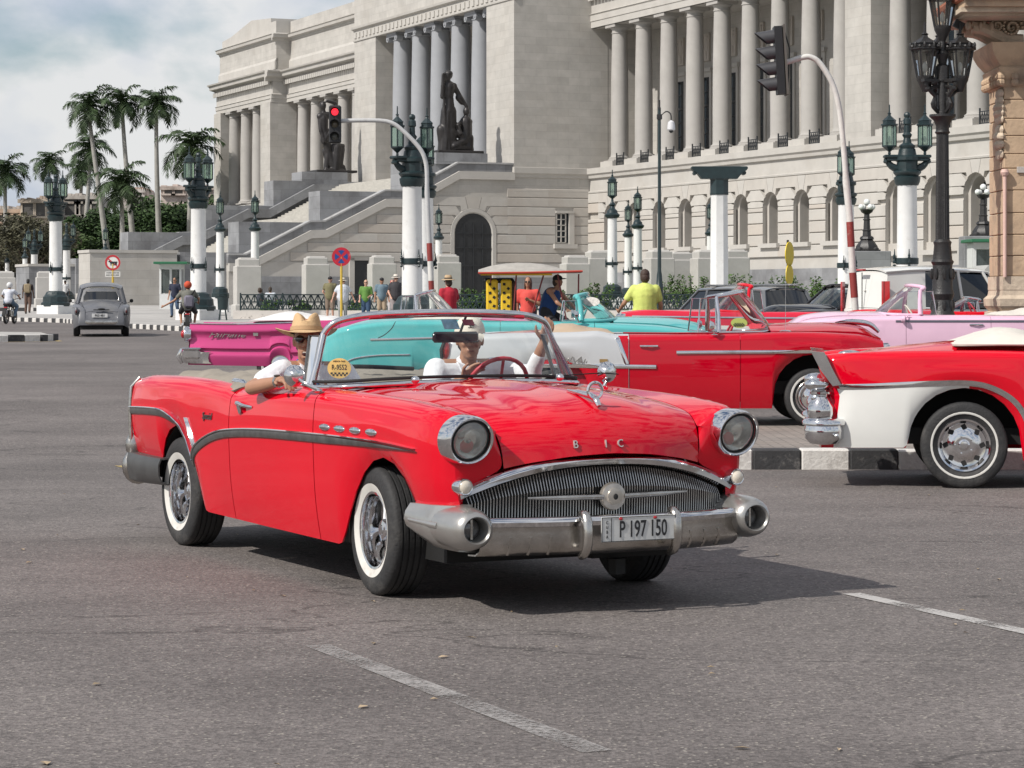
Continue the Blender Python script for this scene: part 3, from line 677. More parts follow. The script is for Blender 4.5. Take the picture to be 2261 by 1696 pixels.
# rustication courses on the side wall of the stairs and portico (plane x = 0), with big arch and small window
def side_course(z0, z1, y0, y1):
    L = y1-y0; n = max(1, round(L/3.2))
    for i in range(n): stone(y0+L*i/n, y0+L*(i+1)/n, z0, z1, 0.0, 'y')
top_line = lin([(y, z-1.30) for y, z in XT])
AC, AR, ASP = -3.5, 1.95, 6.75
cs = [4.45+.735*i for i in range(9)]
WIN = (3.55, 5.15, 5.95, 8.5); DOOR = (-13.6, -12.15, 4.75)
for z0, z1 in zip(cs, cs[1:]):
    segs = [(-22.8, 6.45)]
    # leftmost y where the sloping coping still clears this course
    yy = -22.8
    while yy < 0 and top_line(yy) < z1+.02: yy += .1
    segs = [(yy+.15, 6.45)]
    def cutout(segs, a, b):
        o = []
        for p, q in segs:
            if b <= p or a >= q: o.append((p, q)); continue
            if a > p: o.append((p, a))
            if b < q: o.append((b, q))
        return o
    if z0 < ASP-.1: segs = cutout(segs, AC-AR, AC+AR)
    else: segs = cutout(segs, AC-2.9, AC+2.9)
    if WIN[2]-.3 < z0 < WIN[3]-.2: segs = cutout(segs, WIN[0], WIN[1])
    for p, q in segs:
        if q-p > .4: side_course(z0, z1, p, q)
strip('plinth', [(-22.8, 4.4), (-13.7, 4.4)], 0, 0, -.5, .05, M_STP, ZB); strip('plinth', [(-12.05, 4.4), (AC-AR, 4.4)], 0, 0, -.5, .05, M_STP, ZB); strip('plinth', [(AC+AR, 4.4), (6.5, 4.4)], 0, 0, -.5, .05, M_STP, ZB)
strip('plinth_base', [(-22.8, 3.3), (-13.9, 3.3)], 0, 0, -.4, .16, M_GREY, ZB); strip('plinth_base', [(-11.9, 3.3), (-5.6, 3.3)], 0, 0, -.4, .16, M_GREY, ZB); strip('plinth_base', [(-1.4, 3.3), (6.4, 3.3)], 0, 0, -.4, .16, M_GREY, ZB)
voussoirs(AC, 0.0, ASP, AR, 2.9, 'y', 9.6, [(-.02, 0), (7.39-ASP, 18), (8.125-ASP, 37), (8.86-ASP, 55), (9.6-ASP, 76)])
# archway: reveal, dark gate with bars
n = 16; out = [(-1.55, ZB)] + [(-1.55*cos(pi*i/n), ASP+1.55*sin(pi*i/n)) for i in range(n+1)] + [(1.55, ZB)]
mb = MB(); mb.grid([[(d, AC+p*k, ASP+(z-ASP)*(k if z > ASP else 1)) for p, z in out] for k, d in ((1.26, .02), (1.24, .12), (1.06, .12), (1.0, .03), (1.0, -.9))]); cpart('arch_surround', mb, M_STP, 30)
mb = MB(); mb.add([(.03, AC+p, z) for p, z in out], [tuple(range(len(out)))]); g = cpart('gate', mb, M_DARK, None)
mb = MB()
for p in (-.78, 0, .78): mb.box((.07, AC+p, 4.0), (.05, .05, 7.0))
for z in (4.2, 5.6, 6.75): mb.box((.07, AC, z), (.05, 3.0, .08))
cpart('gate_bars', mb, M_IRON, None, g)
mb = MB(); mb.bb(-.3, -.06, DOOR[0], DOOR[1], ZB, DOOR[2]); cpart('mortar_bed', MB().bb(-.5, -.04, -1.5, 6.5, 4.4, 11.2), M_STR[1], None)
dr = cpart('door', MB().bb(.04, .14, DOOR[0]+.15, DOOR[1]-.15, ZB, DOOR[2]-.2), M_DARK, None)
mb = MB(); mb.bb(0, .3, DOOR[0]-.25, DOOR[0]+.15, ZB, DOOR[2]); mb.bb(0, .3, DOOR[1]-.15, DOOR[1]+.25, ZB, DOOR[2]); mb.bb(0, .3, DOOR[0]-.25, DOOR[1]+.25, DOOR[2]-.2, DOOR[2]+.15); mb.bb(0, .4, DOOR[0]-.45, DOOR[1]+.45, DOOR[2]+.15, DOOR[2]+.35)
cpart('door_frame', mb, M_STP, None)
# slit window in the side
w = cpart('window', MB().bb(-.02, .02, WIN[0]+.1, WIN[1]-.1, WIN[2]+.1, WIN[3]-.1), M_WGL, None)
mb = MB()
for p in (WIN[0]+.1, WIN[0]+.5, WIN[0]+.9): mb.box((.05, p, (WIN[2]+WIN[3])/2), (.06, .1, WIN[3]-WIN[2]-.2))
for i in range(6): mb.box((.05, WIN[0]+.5, WIN[2]+.12+i*(WIN[3]-WIN[2]-.25)/5), (.06, .9, .07))
cpart('window_frame', mb, M_STP, None, w)
mb = MB(); mb.bb(.0, .22, WIN[1]-.45, WIN[1], WIN[2], WIN[3]); mb.bb(0, .4, WIN[0]-.2, WIN[1]+.2, WIN[2]-.35, WIN[2]); mb.bb(0, .25, WIN[0], WIN[1], WIN[3]-.1, WIN[3]+.1); cpart('window_surround', mb, M_STP, None)
# low stone block walls by the foot of the stairs
def block_wall(name, x0, x1, y0, y1, z0, z1, label, m=M_ST):
    t = empty(name, CAP_LOC, CAP_ROT, label, 'wall'); b = MB().bb(x0, x1, y0, y1, z0, z1); b.build('wall', m, t, None)
    MB().bb(x0-.08, x1+.08, y0-.08, y1+.08, z1, z1+.22).build('cap', M_STP, t, None); MB().bb(x0-.2, x1+.2, y0-.2, y1+.2, z0, z0+1.6).build('base', m, t, None); return t
block_wall('stone_wall', -3.4, 0.0, -34.0, -27.4, ZB, 5.0, 'big pale stone block wall at the foot of the stairs beside the booth')
block_wall('stone_wall', -38.5, -33.4, -31.0, -26.0, ZB, 4.4, 'low grey stone block at the far foot of the stairs', M_GREY)
# ================================================================== street lamps
M_LG = mat('lamp_green_iron', (0.010, 0.024, 0.027), 0.42, var=0.25, scale=6, bump=0.2, bscale=30, spec=0.6)
M_LW = mat('lamp_white_shaft', (0.70, 0.70, 0.69), 0.6, var=0.05, scale=3, dirt=((0.5, 0.48, 0.45), 2.2, 0.58, 0.85), bump=0.15)
M_LGL = glass_mat('lantern_glass', (0.62, 0.75, 0.68), 1.5, 1.0, 0.25, (0.35, 0.45, 0.40))
M_BI = mat('lamp_black_iron', (0.018, 0.017, 0.017), 0.45, var=0.25, scale=12, bump=0.35, bscale=40, spec=0.6)
M_GLOBE = mat('globe_glass', (0.72, 0.74, 0.72), 0.2, var=0.03)
def lantern(parent, x, y, z, h=1.0, r=.22, n=6, m=M_LG, flare=.0, gl=None):
    """hexagonal lantern: bottom cup, corner bars, glass, roof and spike"""
    mb = MB(); rb = r*(1-flare)
    mb.lathe([(.02, -.30*h), (.05, -.26*h), (.04, -.18*h), (rb*.95, -.03*h), (rb*1.1, -.01*h), (rb*1.1, .03*h)], (x, y, z), n)
    mb.lathe([(r*1.12, .70*h), (r*1.25, .72*h), (r*1.25, .76*h), (r*.95, .78*h), (r*.95, .86*h), (r*1.05, .88*h), (r*.25, 1.05*h), (r*.2, 1.1*h), (r*.3, 1.13*h), (r*.12, 1.17*h), (.02, 1.42*h), (0, 1.44*h)], (x, y, z), n)
    for k in range(n):
        a = 2*pi*k/n; mb.cyl((x+rb*cos(a), y+rb*sin(a), z+.02*h), (x+r*cos(a), y+r*sin(a), z+.72*h), .022, n=4)
    o = mb.build('lantern', m, parent, 30)
    g = MB(); g.lathe([(rb*.94, .02*h), (r*.94, .71*h)], (x, y, z), n); g.build('lantern_glass', gl or M_LGL, o, None)
    MB().ell((x, y, z+.25*h), (.045, .045, .1), 8, 6).build('bulb', M_GLOBE, o)
    return o
def big_lamp(u, D, label, rot=0.0, lanterns=True, plinth=1.35, octo=False):
    x = px(u, D); t = empty('street_lamp', (x, D, gz(D)+.15), rot, label, 'street lamp', 'white column lamps with green tops')
    MB().bevbox((0, 0, .2), (plinth, plinth, .46), .02).build('plinth', M_LW, t, 30)
    mb = MB(); mb.lathe([(.72, .38), (.72, .55), (.64, .60), (.62, .85), (.56, .90), (.50, 1.0), (.46, 1.08), (.34, 1.14)], n=8 if octo else 12, ph=.5); mb.build('base', M_LG, t, 25)
    n = 8 if octo else 28
    mb = MB(); mb.lathe([(.33, 1.08), (.325, 2.2), (.305, 4.56), (.32, 4.6)], n=n, ph=.5); sh = mb.build('shaft', M_LW, t, 25 if octo else 60)
    mb = MB(); mb.lathe([(.345, 2.12), (.36, 2.14), (.36, 2.30), (.345, 2.32)], n=n, ph=.5); 
    for a in (pi, -pi/2):
        c = (.36*cos(a), .36*sin(a))
        for k in range(7): q = radians(-60+k*50); mb.ell((c[0]*(1.12+.05*cos(q)), c[1]*(1.12+.05*cos(q)), 2.22+.17*sin(q)), (.045, .045, .05), 6, 4)
        mb.cyl((c[0]*1.1, c[1]*1.1, 2.22), (c[0]*1.1, c[1]*1.1, 2.6), .04, .012, 6)
    if not octo: mb.build('band', M_LG, t)
    mb = MB(); mb.lathe([(.30, 4.58), (.36, 4.62), (.40, 4.72), (.42, 4.86), (.36, 4.9), (.44, 5.0), (.44, 5.05), (.33, 5.1), (.33, 5.35), (.40, 5.4), (.40, 5.5), (.30, 5.55), (.26, 5.75), (.2, 5.8)], n=12 if not octo else 8, ph=.5)
    w = .74 if not octo else .98
    if octo:
        mb = MB(); mb.lathe([(.33, 4.58), (.34, 4.62), (.33, 4.66), (.33, 5.1), (.36, 5.14)], n=8, ph=.5)
        mb.prism([(-.98, 5.5), (-.92, 5.42), (-.80, 5.36), (-.62, 5.14), (.62, 5.14), (.80, 5.36), (.92, 5.42), (.98, 5.5)], -.3, .3, Matrix(((1, 0, 0, 0), (0, 0, 1, 0), (0, 1, 0, 0), (0, 0, 0, 1))))
        for q in (-.85, .85): mb.cyl((q, -.25, 5.34), (q, .25, 5.34), .07, n=10)
    mb.bevbox((0, 0, 5.52), (2*w, .42, .10), .03); mb.bevbox((0, 0, 5.43), (2*w-.16, .34, .10), .03)
    for s in (-1, 1) if not octo else ():
        mb.tube(spline([(s*.3, 0, 5.12), (s*.5, 0, 5.22), (s*(w-.12), 0, 5.36), (s*(w-.03), 0, 5.46)], 7), [.12, .12, .11, .1, .09, .07, .05], 8); mb.ell((s*(w-.07), 0, 5.36), (.09, .14, .07), 8, 5)
    if lanterns:
        mb.lathe([(.24, 5.78), (.26, 5.86), (.14, 5.95), (.11, 6.1), (.16, 6.2), (.10, 6.28), (.09, 6.5), (.13, 6.55), (.12, 6.7), (.05, 6.78)], n=12); mb.ell((0, 0, 6.82), .11, 8, 6)
    hd = mb.build('capital', M_LG, t, 30)
    if lanterns:
        for s in (-1, 1): lantern(t, s*.56, 0, 5.84, .92, .215)
    return t
big_lamp(123, 126, 'white column lamp with green double lantern beside the grey old sedan', radians(62))
big_lamp(438, 105, 'white column lamp with green double lantern behind the rider in orange helmet', radians(55))
big_lamp(910, 81, 'tall white column lamp with green double lantern beside the pole of the red signal', radians(35))
big_lamp(2003, 80, 'white column lamp with wide green double lantern beside the black iron lamp', 0)
big_lamp(1868, 100, 'white column lamp with dark double lantern half hidden behind the striped signal pole', radians(70))
big_lamp(938, 92, 'white column lamp hidden close behind another white column near the fence', radians(80))
big_lamp(1588, 88, 'white eight-sided column with green bracket that has lost its lanterns', 0, False, 1.3, True)
SM = None
def small_lamp(u, vt, label, D=None):
    """slim white column with a single lantern; stands on a plinth"""
    global SM
    D = D or 5600*5.7/(660-vt); g = gz(D)+.15
    if SM is None:
        t = empty('garden_lamp', (0, 0, 0)); tag(t, 'x', 'street lamp', 'slim white lamps with single lanterns')
        MB().bevbox((0, 0, .5), (.85, .85, 1.0), .02).build('plinth', M_LW, t, 30)
        MB().lathe([(.48, .95), (.48, 1.2), (.42, 1.25), (.40, 1.45), (.30, 1.52), (.24, 1.56)], n=12).build('base', M_LG, t, 25)
        MB().lathe([(.225, 1.5), (.22, 2.4), (.205, 4.45), (.21, 4.5)], n=24).build('shaft', M_LW, t, 60)
        mb = MB(); mb.lathe([(.235, 2.4), (.25, 2.42), (.25, 2.52), (.235, 2.54)], n=24)
        for a in (pi, -pi/2):
            for k in range(6): q = radians(20+k*46); mb.ell((.25*1.12*cos(a), .25*1.12*sin(a)+(.1*cos(q) if abs(cos(a)) > .5 else 0), 2.46+.13*sin(q)), (.04, .04, .04), 6, 4)
            mb.cyl((.28*cos(a), .28*sin(a), 2.4), (.28*cos(a), .28*sin(a), 2.75), .035, .01, 6)
        mb.build('band', M_LG, t)
        MB().lathe([(.21, 4.46), (.30, 4.52), (.34, 4.62), (.24, 4.7), (.22, 4.8), (.12, 4.9), (.10, 5.0), (.16, 5.06), (.10, 5.12), (.06, 5.2), (.05, 5.3)], n=12).build('capital', M_LG, t, 30)
        lantern(t, 0, 0, 5.46, .80, .19); SM = t
    t = SM if 'used' not in SM else copy_tree(SM)
    SM['used'] = 1
    t.location = (px(u, D), D, 1.6+5.7-6.62); t['label'] = label
    t.scale = (1, 1, 1)
    h = t.location.z - g
    MB().bb(-.5, .5, -.5, .5, -h, .03).build('footing', M_LW, t, None)
for u, vt, lb in ((486, 422, 'slim white lamp with single lantern standing beside the round litter basket'), (563, 420, 'slim white lamp with single lantern behind the end pier of the fence'), (969, 450, 'slim white lamp with single lantern in front of the dark archway wall'),
    (1352, 374, 'slim white lamp with single lantern beside the pedal taxi roof'), (1387, 441, 'slim white lamp with single lantern between two others by the lime-shirted man'), (1408, 411, 'slim white lamp with single lantern just behind the lime-shirted man'), (1569, 436, 'slim white lamp with single lantern behind the eight-sided column without lanterns')):
    small_lamp(u, vt, lb)
for u, vt, lb in ((16, 532, 'slim white lamp with single lantern beside the far stepped pier on the avenue'), (55, 517, 'slim white lamp with single lantern behind the walker with a backpack'), (233, 495, 'slim white lamp with single lantern rising behind the big pale stone block')): small_lamp(u, vt, lb)
for o in (SM,):
    if 'used' in o: del o['used']
for o in SC.objects:
    if o.name.startswith('garden_lamp') and 'used' in o: del o['used']
big_lamp(76, 235, 'small far white column lamp with double lantern by the avenue trees', radians(20)); big_lamp(147, 215, 'far white column lamp with double lantern behind the big white column lamp', radians(10))

def black_lamp(u, D):
    x = px(u, D); t = empty('iron_lamp', (x, D, gz(D)), 0, 'ornate black cast-iron lamp with a cluster of glass lanterns', 'street lamp')
    mb = MB(); mb.lathe([(.42, 0), (.42, .18), (.38, .22), (.35, .5), (.29, .56), (.25, .62), (.28, .72), (.24, .8), (.21, 1.0), (.24, 1.1), (.20, 1.18), (.17, 1.4), (.205, 1.5), (.175, 1.6), (.17, 2.0), (.20, 2.06), (.17, 2.1), (.145, 2.35), (.16, 2.4), (.12, 2.45)], n=24)
    for k in range(8):
        a = pi*k/4
        for z in (.3, 1.3, 1.85): mb.ell((.185*cos(a)+(.15*cos(a) if z < .5 else 0), .185*sin(a)+(.15*sin(a) if z < .5 else 0), z), (.035, .035, .10), 6, 5)
    mb.build('base', M_BI, t, 25)
    mb = MB(); rows = []
    for z, r in ((2.4, .122), (3.4, .114), (4.3, .106)):
        rows.append([(r*(1 if k % 2 else .90)*cos(2*pi*k/40), r*(1 if k % 2 else .90)*sin(2*pi*k/40), z) for k in range(40)])
    mb.grid(rows, True); mb.build('shaft', M_BI, t, 20)
    mb = MB(); mb.lathe([(.11, 4.28), (.135, 4.31), (.115, 4.34), (.115, 4.42), (.16, 4.52), (.23, 4.58), (.23, 4.62), (.10, 4.63), (.09, 5.2)], n=16)
    mb.build('capital', M_BI, t, 30)
    mb = MB()
    for k in range(4):
        a = pi*k/2+.5; d = Vector((cos(a), sin(a), 0))
        P = [d*r+Vector((0, 0, z)) for r, z in ((.1, 4.66), (.22, 4.78), (.16, 4.92), (.27, 5.02), (.36, 5.14), (.30, 5.2))]
        mb.tube(spline(P, 14), .035, 6); mb.tube(spline([d*.1+Vector((0, 0, 5.1)), d*.24+Vector((0, 0, 5.08)), d*.2+Vector((0, 0, 4.96)), d*.12+Vector((0, 0, 4.98))], 10), .03, 6)
        mb.box(d*.2+Vector((0, 0, 5.2)), (.46, .1, .05), a); mb.ell(d*.32+Vector((0, 0, 5.06)), .05, 6, 5); mb.ell(d*.17+Vector((0, 0, 4.8)), (.05, .05, .09), 6, 5)
    mb.lathe([(.12, 5.2), (.12, 5.45), (.07, 5.5), (.09, 5.6), (.12, 5.66), (.06, 5.74), (.05, 5.95), (.08, 6.0), (.05, 6.05), (.10, 6.12)], n=12)
    mb.build('bracket', M_BI, t, 30)
    gl = glass_mat('clear_lantern_glass', (0.90, 0.90, 0.87), 1.45, 1.0, 0.06, (.5, .48, .44))
    def lan(x, y, z):
        o = lantern(t, x, y, z, .66, .225, 6, M_BI, .38, gl)
        c = MB()
        for k in range(18):
            a = 2*pi*k/18; c.ell((x+.25*cos(a), y+.25*sin(a), z+.50+(.05 if k % 2 else .02)), (.03, .03, .055 if k % 2 else .03), 5, 4)
        c.build('crown', M_BI, o); MB().lathe([(.05, -.26), (.07, -.2), (.14, -.06), (.15, 0)], (x, y, z), 10).build('cup', M_BI, o)
        MB().cyl((x, y, z), (x, y, z+.16), .018, n=6).build('candle_stem', M_GLOBE, o)
    lan(0, 0, 6.14)
    for k in range(3):
        a = radians((3, 184, 93)[k]); lan(.31*cos(a), .31*sin(a), 5.27)
    return t
black_lamp(2081, 40.1).scale = (.91, .91, .91)
def globe_lamp(u, vb, D, label):
    x = px(u, D); zb = pz(vb, D); g = gz(D)+.12; t = empty('globe_lamp', (x, D, g), 0, label, 'street lamp', 'black lamps with white globes')
    MB().bevbox((0, 0, (zb-g)/2), (2.4, 1.8, zb-g), .03).build('pedestal', M_GREY, t, None)
    z = zb-g; mb = MB()
    mb.lathe([(.75, 0), (.78, .08), (.62, .14), (.60, .28), (.45, .5), (.34, .62), (.40, .68), (.36, .8), (.24, .86), (.22, 1.1), (.26, 1.15), (.19, 1.22), (.17, 1.7), (.22, 1.75), (.16, 1.82), (.15, 2.05), (.3, 2.15), (.38, 2.3), (.2, 2.34)], (0, 0, z), 8)
    for k in range(4): a = pi/4+pi*k/2; mb.ell((.62*cos(a), .62*sin(a), z+.1), (.18, .18, .14), 7, 5)
    mb.build('post', M_BI, t, 30)
    for k in range(4): a = pi*k/2+.4; MB().ell((.36*cos(a), .36*sin(a), z+2.44), .16, 12, 9).build('globe', M_GLOBE, t)
    MB().ell((0, 0, z+2.72), .18, 12, 9).build('globe', M_GLOBE, t)
globe_lamp(1914, 555, 140, 'black cast-iron lamp with white globes beside the striped signal pole')
globe_lamp(2171, 522, 140, 'black cast-iron lamp with white globes above the green-roofed booth')
# ================================================================== camera pole, signals, signs
def cctv(u, D):
    t = empty('camera_pole', (px(u, D), D, gz(D)+.15), 0, 'slim dark pole with a hanging dome camera', 'camera pole')
    MB().lathe([(.30, 0), (.30, .1), (.16, .3), (.14, 1.3), (.17, 1.36), (.12, 1.45), (.10, 1.8), (.07, 2.0), (.055, 8.1)], n=12).build('pole', M_LG, t, 30)
    mb = MB(); mb.tube(spline([(0, 0, 7.75), (.25, 0, 7.95), (.42, 0, 7.85), (.44, 0, 7.6)], 10), .025, 6); mb.bevbox((0, 0, 7.75), (.2, .16, .2), .02); mb.bevbox((.0, -.05, 8.2), (.06, .06, .35), .01); mb.build('arm', M_BI, t)
    c = MB().lathe([(.03, 7.62), (.12, 7.55), (.145, 7.4), (.15, 7.28), (.12, 7.24)], (.44, 0, 0), 14).build('camera', mat('camera_white', (.6, .6, .62), .4), t)
    MB().ell((.44, 0, 7.24), (.09, .09, .1), 10, 6).build('dome', M_DARK, c)
cctv(1456, 95)
M_PG = mat('signal_pole_grey', (0.48, 0.48, 0.48), 0.5, var=0.08, scale=4, dirt=((.3, .29, .28), 3, .55, .8))
M_PR = mat('signal_pole_red', (0.24, 0.035, 0.03), 0.6, var=0.12, scale=6, dirt=((.4, .3, .27), 8, .6, .8))
M_PW = mat('signal_pole_white', (0.62, 0.61, 0.58), 0.6, var=0.08, dirt=((.4, .37, .34), 6, .55, .8))
M_SB = mat('signal_black', (0.018, 0.018, 0.02), 0.5)
M_SBG = mat('signal_visor_grey', (0.05, 0.05, 0.055), 0.45)
def lens(name, c, R, col, parent, lit=False):
    m = mat('lens_'+name, col, 0.25, emit=((1, .03, .05), 1.6) if lit else None)
    return MB().lathe([(.0, .05), (.07, .04), (.105, .0)], c, 16, R).build('lens', m, parent, 60)
def signal_red():
    D = 75.; f = lambda u, v: Vector((px(u, D), 0, pz(v, D)))
    b = f(953, 660); t = empty('traffic_signal', (b.x, D, gz(D)+.1), 0, 'traffic signal showing red on a long curved arm before a bronze statue', 'traffic signal')
    o = Vector((b.x, 0, gz(D)+.1))
    path = [f(956, 740)] + [f(*p) for p in ((953, 645), (947, 520), (943, 430), (942, 372), (934, 340), (918, 317), (893, 292), (870, 274), (845, 267), (800, 266), (752, 267))]
    P = [p-o for p in path]; S = P[:1]+[Vector(q) for q in spline(P[1:], 40)]
    MB().tube(S, [.075]*10+[.065]*(len(S)-10), 10).build('pole', M_PG, t, 40)
    for a, c, m in ((645, 620, M_PR), (620, 577, M_PW), (577, 537, M_PR), (690, 645, M_PW), (740, 690, M_PR)):
        f2 = lambda v: f(953+(645-v)*-.055*(1 if v < 645 else .6)*-1 if False else 947+(v-520)*.048, v)-o
        MB().cyl(f2(a), f2(c), .083, n=10).build('band', m, t, 40)
    c = f(740, 275)-o; mb = MB(); mb.bevbox(c, (.36, .24, 1.12), .04); mb.box(c+Vector((.2, .05, .1)), (.12, .1, .1)); h = mb.build('signal_head', M_SB, t, 30)
    Rl = Matrix.Rotation(radians(90), 3, 'X')
    for i, (nm, col) in enumerate((('red', (.8, .01, .03)), ('amber', (.10, .085, .06)), ('green', (.085, .085, .075)))):
        q = c+Vector((0, -.12, .365-i*.365)); lens(nm, q, Rl, col, h, i == 0)
        vs = MB(); vs.grid([[q+Vector((.15*cos(radians(a)), -d*(1 if 20 < a < 160 else .5), .15*sin(radians(a)))) for a in range(-30, 211, 20)] for d in (-.01, .2)]); vs.build('visor', M_SB, h, 60, thick=.012)
signal_red()
def signal_side():
    D = 45.; f = lambda u, v: Vector((px(u, D), 0, pz(v, D)))
    b = f(1893, 760); t = empty('traffic_signal', (b.x, D, gz(D)), 0, 'traffic signal seen side-on, four hooded lamps on a white arm and striped pole', 'traffic signal')
    o = Vector((b.x, 0, gz(D)))
    lo = [(1902, 845), (1888, 675), (1882, 590), (1876, 480), (1868, 400)]; hi = [(1868, 400), (1862, 320), (1853, 240), (1838, 185), (1812, 142), (1792, 127), (1772, 127), (1730, 140)]
    P = [f(*p)-o for p in lo]; Q = spline([f(*p)-o for p in hi], 30)
    MB().tube(P+list(Q[1:]), [.062]*5+[.05]*29, 12).build('pole', M_PW, t, 40)
    w = lin([(v, u) for u, v in lo])
    for a, c, m in ((545, 490, M_PR), (657, 602, M_PR), (720, 700, M_PR)): MB().cyl(f(w(a), a)-o, f(w(c), c)-o, .066, n=12).build('band', m, t, 40)
    top, bot = f(1716, 62)-o, f(1724, 206)-o; ax = (bot-top); c = (top+bot)/2; tilt = math.atan2(ax.x, -ax.z)
    R = Matrix.Rotation(-tilt, 3, 'Y'); mb = MB(); mb.box(c, (.14, .34, 1.2), M=R); h = mb.build('signal_head', M_SB, t, None)
    MB().box(c+R @ Vector((.10, 0, 0)), (.03, .5, 1.24), M=R).build('back_plate', mat('signal_backplate', (.10, .09, .08), .6), h, None)
    mb = MB(); mb.tube([c+R @ Vector((.13, 0, .5)), c+R @ Vector((.2, 0, .2)), c+R @ Vector((.13, 0, -.5))], .012, 6); mb.tube([c+R @ Vector((.1, 0, .05)), f(1730, 140)-o], .03, 8); mb.build('bracket', M_SB, h)
    for i in range(4):
        q = c+R @ Vector((-.07, 0, .42-i*.28)); vs = MB(); rows = []
        for d in (0, .33, .66, 1.0): rows.append([q+R @ Vector((-d*(.22+.12*sin(radians(a))), (.135-.02*d)*cos(radians(a)), (.135-.02*d)*sin(radians(a)) - d*.02)) for a in range(-50, 231, 20)])
        vs.grid(rows); vs.build('visor', M_SBG, h, 60, thick=.01)
        lens('side%d' % i, q, Matrix.Rotation(radians(-90), 3, 'Y'), ((.2, .02, .02), (.5, .14, .03), (.05, .05, .05), (.05, .06, .05))[i], h)
signal_side()
M_YP = mat('sign_post_yellow', (0.52, 0.36, 0.05), 0.55, var=0.1, dirt=((.35, .25, .1), 6, .55, .8))
def disc(mb, c, r, y, n=28, r0=0): mb.lathe([(r0, 0), (r, 0), (r, .003), (r0, .003)] if r0 else [(0, 0), (r, 0), (r, .003), (0, .003)], (c[0], y, c[1]), n, Matrix.Rotation(radians(90), 3, 'X'), close=bool(r0))
def no_stopping(u, v, D):
    t = empty('road_sign', (px(u, D), D, gz(D)+.15), 0, 'round red and blue no-stopping sign on a yellow post', 'sign'); z = pz(v, D)-gz(D)-.15
    MB().cyl((0, .03, 0), (0, .03, z), .045, n=10).build('post', M_YP, t)
    MB().cyl((0, -.012, z), (0, .012, z), .335, n=32).build('disc', mat('sign_red', (.42, .012, .03), .45, dirt=((.5, .2, .2), 5, .6, .8)), t, 30)
    mb = MB()
    for k in range(4):
        a0 = pi/2*k; pts = [(.06*cos(a0), .06*sin(a0))]+[(.235*cos(a0+radians(q)), .235*sin(a0+radians(q))) for q in (-30, -15, 0, 15, 30)]
        mb.add([(p, -.016, z+q) for p, q in pts], [tuple(range(len(pts)))])
    mb.build('blue_field', mat('sign_blue', (.01, .05, .22), .45), t, None)
no_stopping(753.6, 567, 90)
def no_cart(u, v, D):
    t = empty('road_sign', (px(u, D), D, gz(D)+.15), 0, 'round white sign with red ring and slashed animal cart above a text plate', 'sign'); z = pz(v, D)-gz(D)-.15
    w = mat('sign_white', (.66, .65, .62), .5); rd = mat('sign_red2', (.45, .03, .04), .5)
    MB().cyl((0, .03, 0), (0, .03, z), .05, n=10).build('post', M_YP, t)
    MB().cyl((0, -.012, z), (0, .012, z), .32, n=32).build('disc', w, t, 30)
    mb = MB(); disc(mb, (0, z), .32, -.016, 32, .24); mb.box((0, -.016, z), (.5, .004, .05), M=Matrix.Rotation(radians(40), 3, 'Y')); mb.build('ring', rd, t, None)
    mb = MB(); k = M_DARK
    mb.ell((-.02, -.018, z), (.10, .004, .05), 10, 6); mb.ell((-.14, -.018, z+.045), (.045, .004, .03), 8, 5); mb.box((.12, -.018, z+.02), (.14, .004, .05))
    for q in (-.09, -.05, .03, .06): mb.box((q, -.018, z-.07), (.015, .004, .1))
    disc(mb, (.13, z-.05), .05, -.0185, 14); mb.build('pictogram', k, t, None)
    MB().bb(-.31, .31, -.012, .012, z-.58, z-.37).build('text_plate', w, t, None)
    mb = MB()
    for r in range(2):
        for q in range(11): mb.box((-.25+q*.05, -.015, z-.425-r*.09), (.034 if (q*7+r*3) % 4 else .02, .004, .05))
    mb.build('lettering', k, t, None)
no_cart(249, 580, 105)
def yellow_signs(u, D):
    t = empty('road_sign', (px(u, D), D, gz(D)), radians(64), 'pair of round signs seen from behind, plain yellow, one above the other', 'sign')
    yl = mat('sign_back_yellow', (.72, .52, .01), .5, var=.05)
    MB().cyl((0, .04, 0), (0, .04, pz(530, D)-gz(D)), .03, n=8).build('post', M_SB, t)
    for v, r in ((561, .29), (607, .25)):
        z = pz(v, D)-gz(D); MB().cyl((0, -.01, z), (0, .01, z), r, n=30).build('disc', yl, t, 30)
    mb = MB()
    for p in (-.04, .05): mb.box((p, .03, pz(583, D)-gz(D)), (.02, .03, 1.05))
    mb.build('back_rail', M_SB, t, None)
yellow_signs(1743, 60)
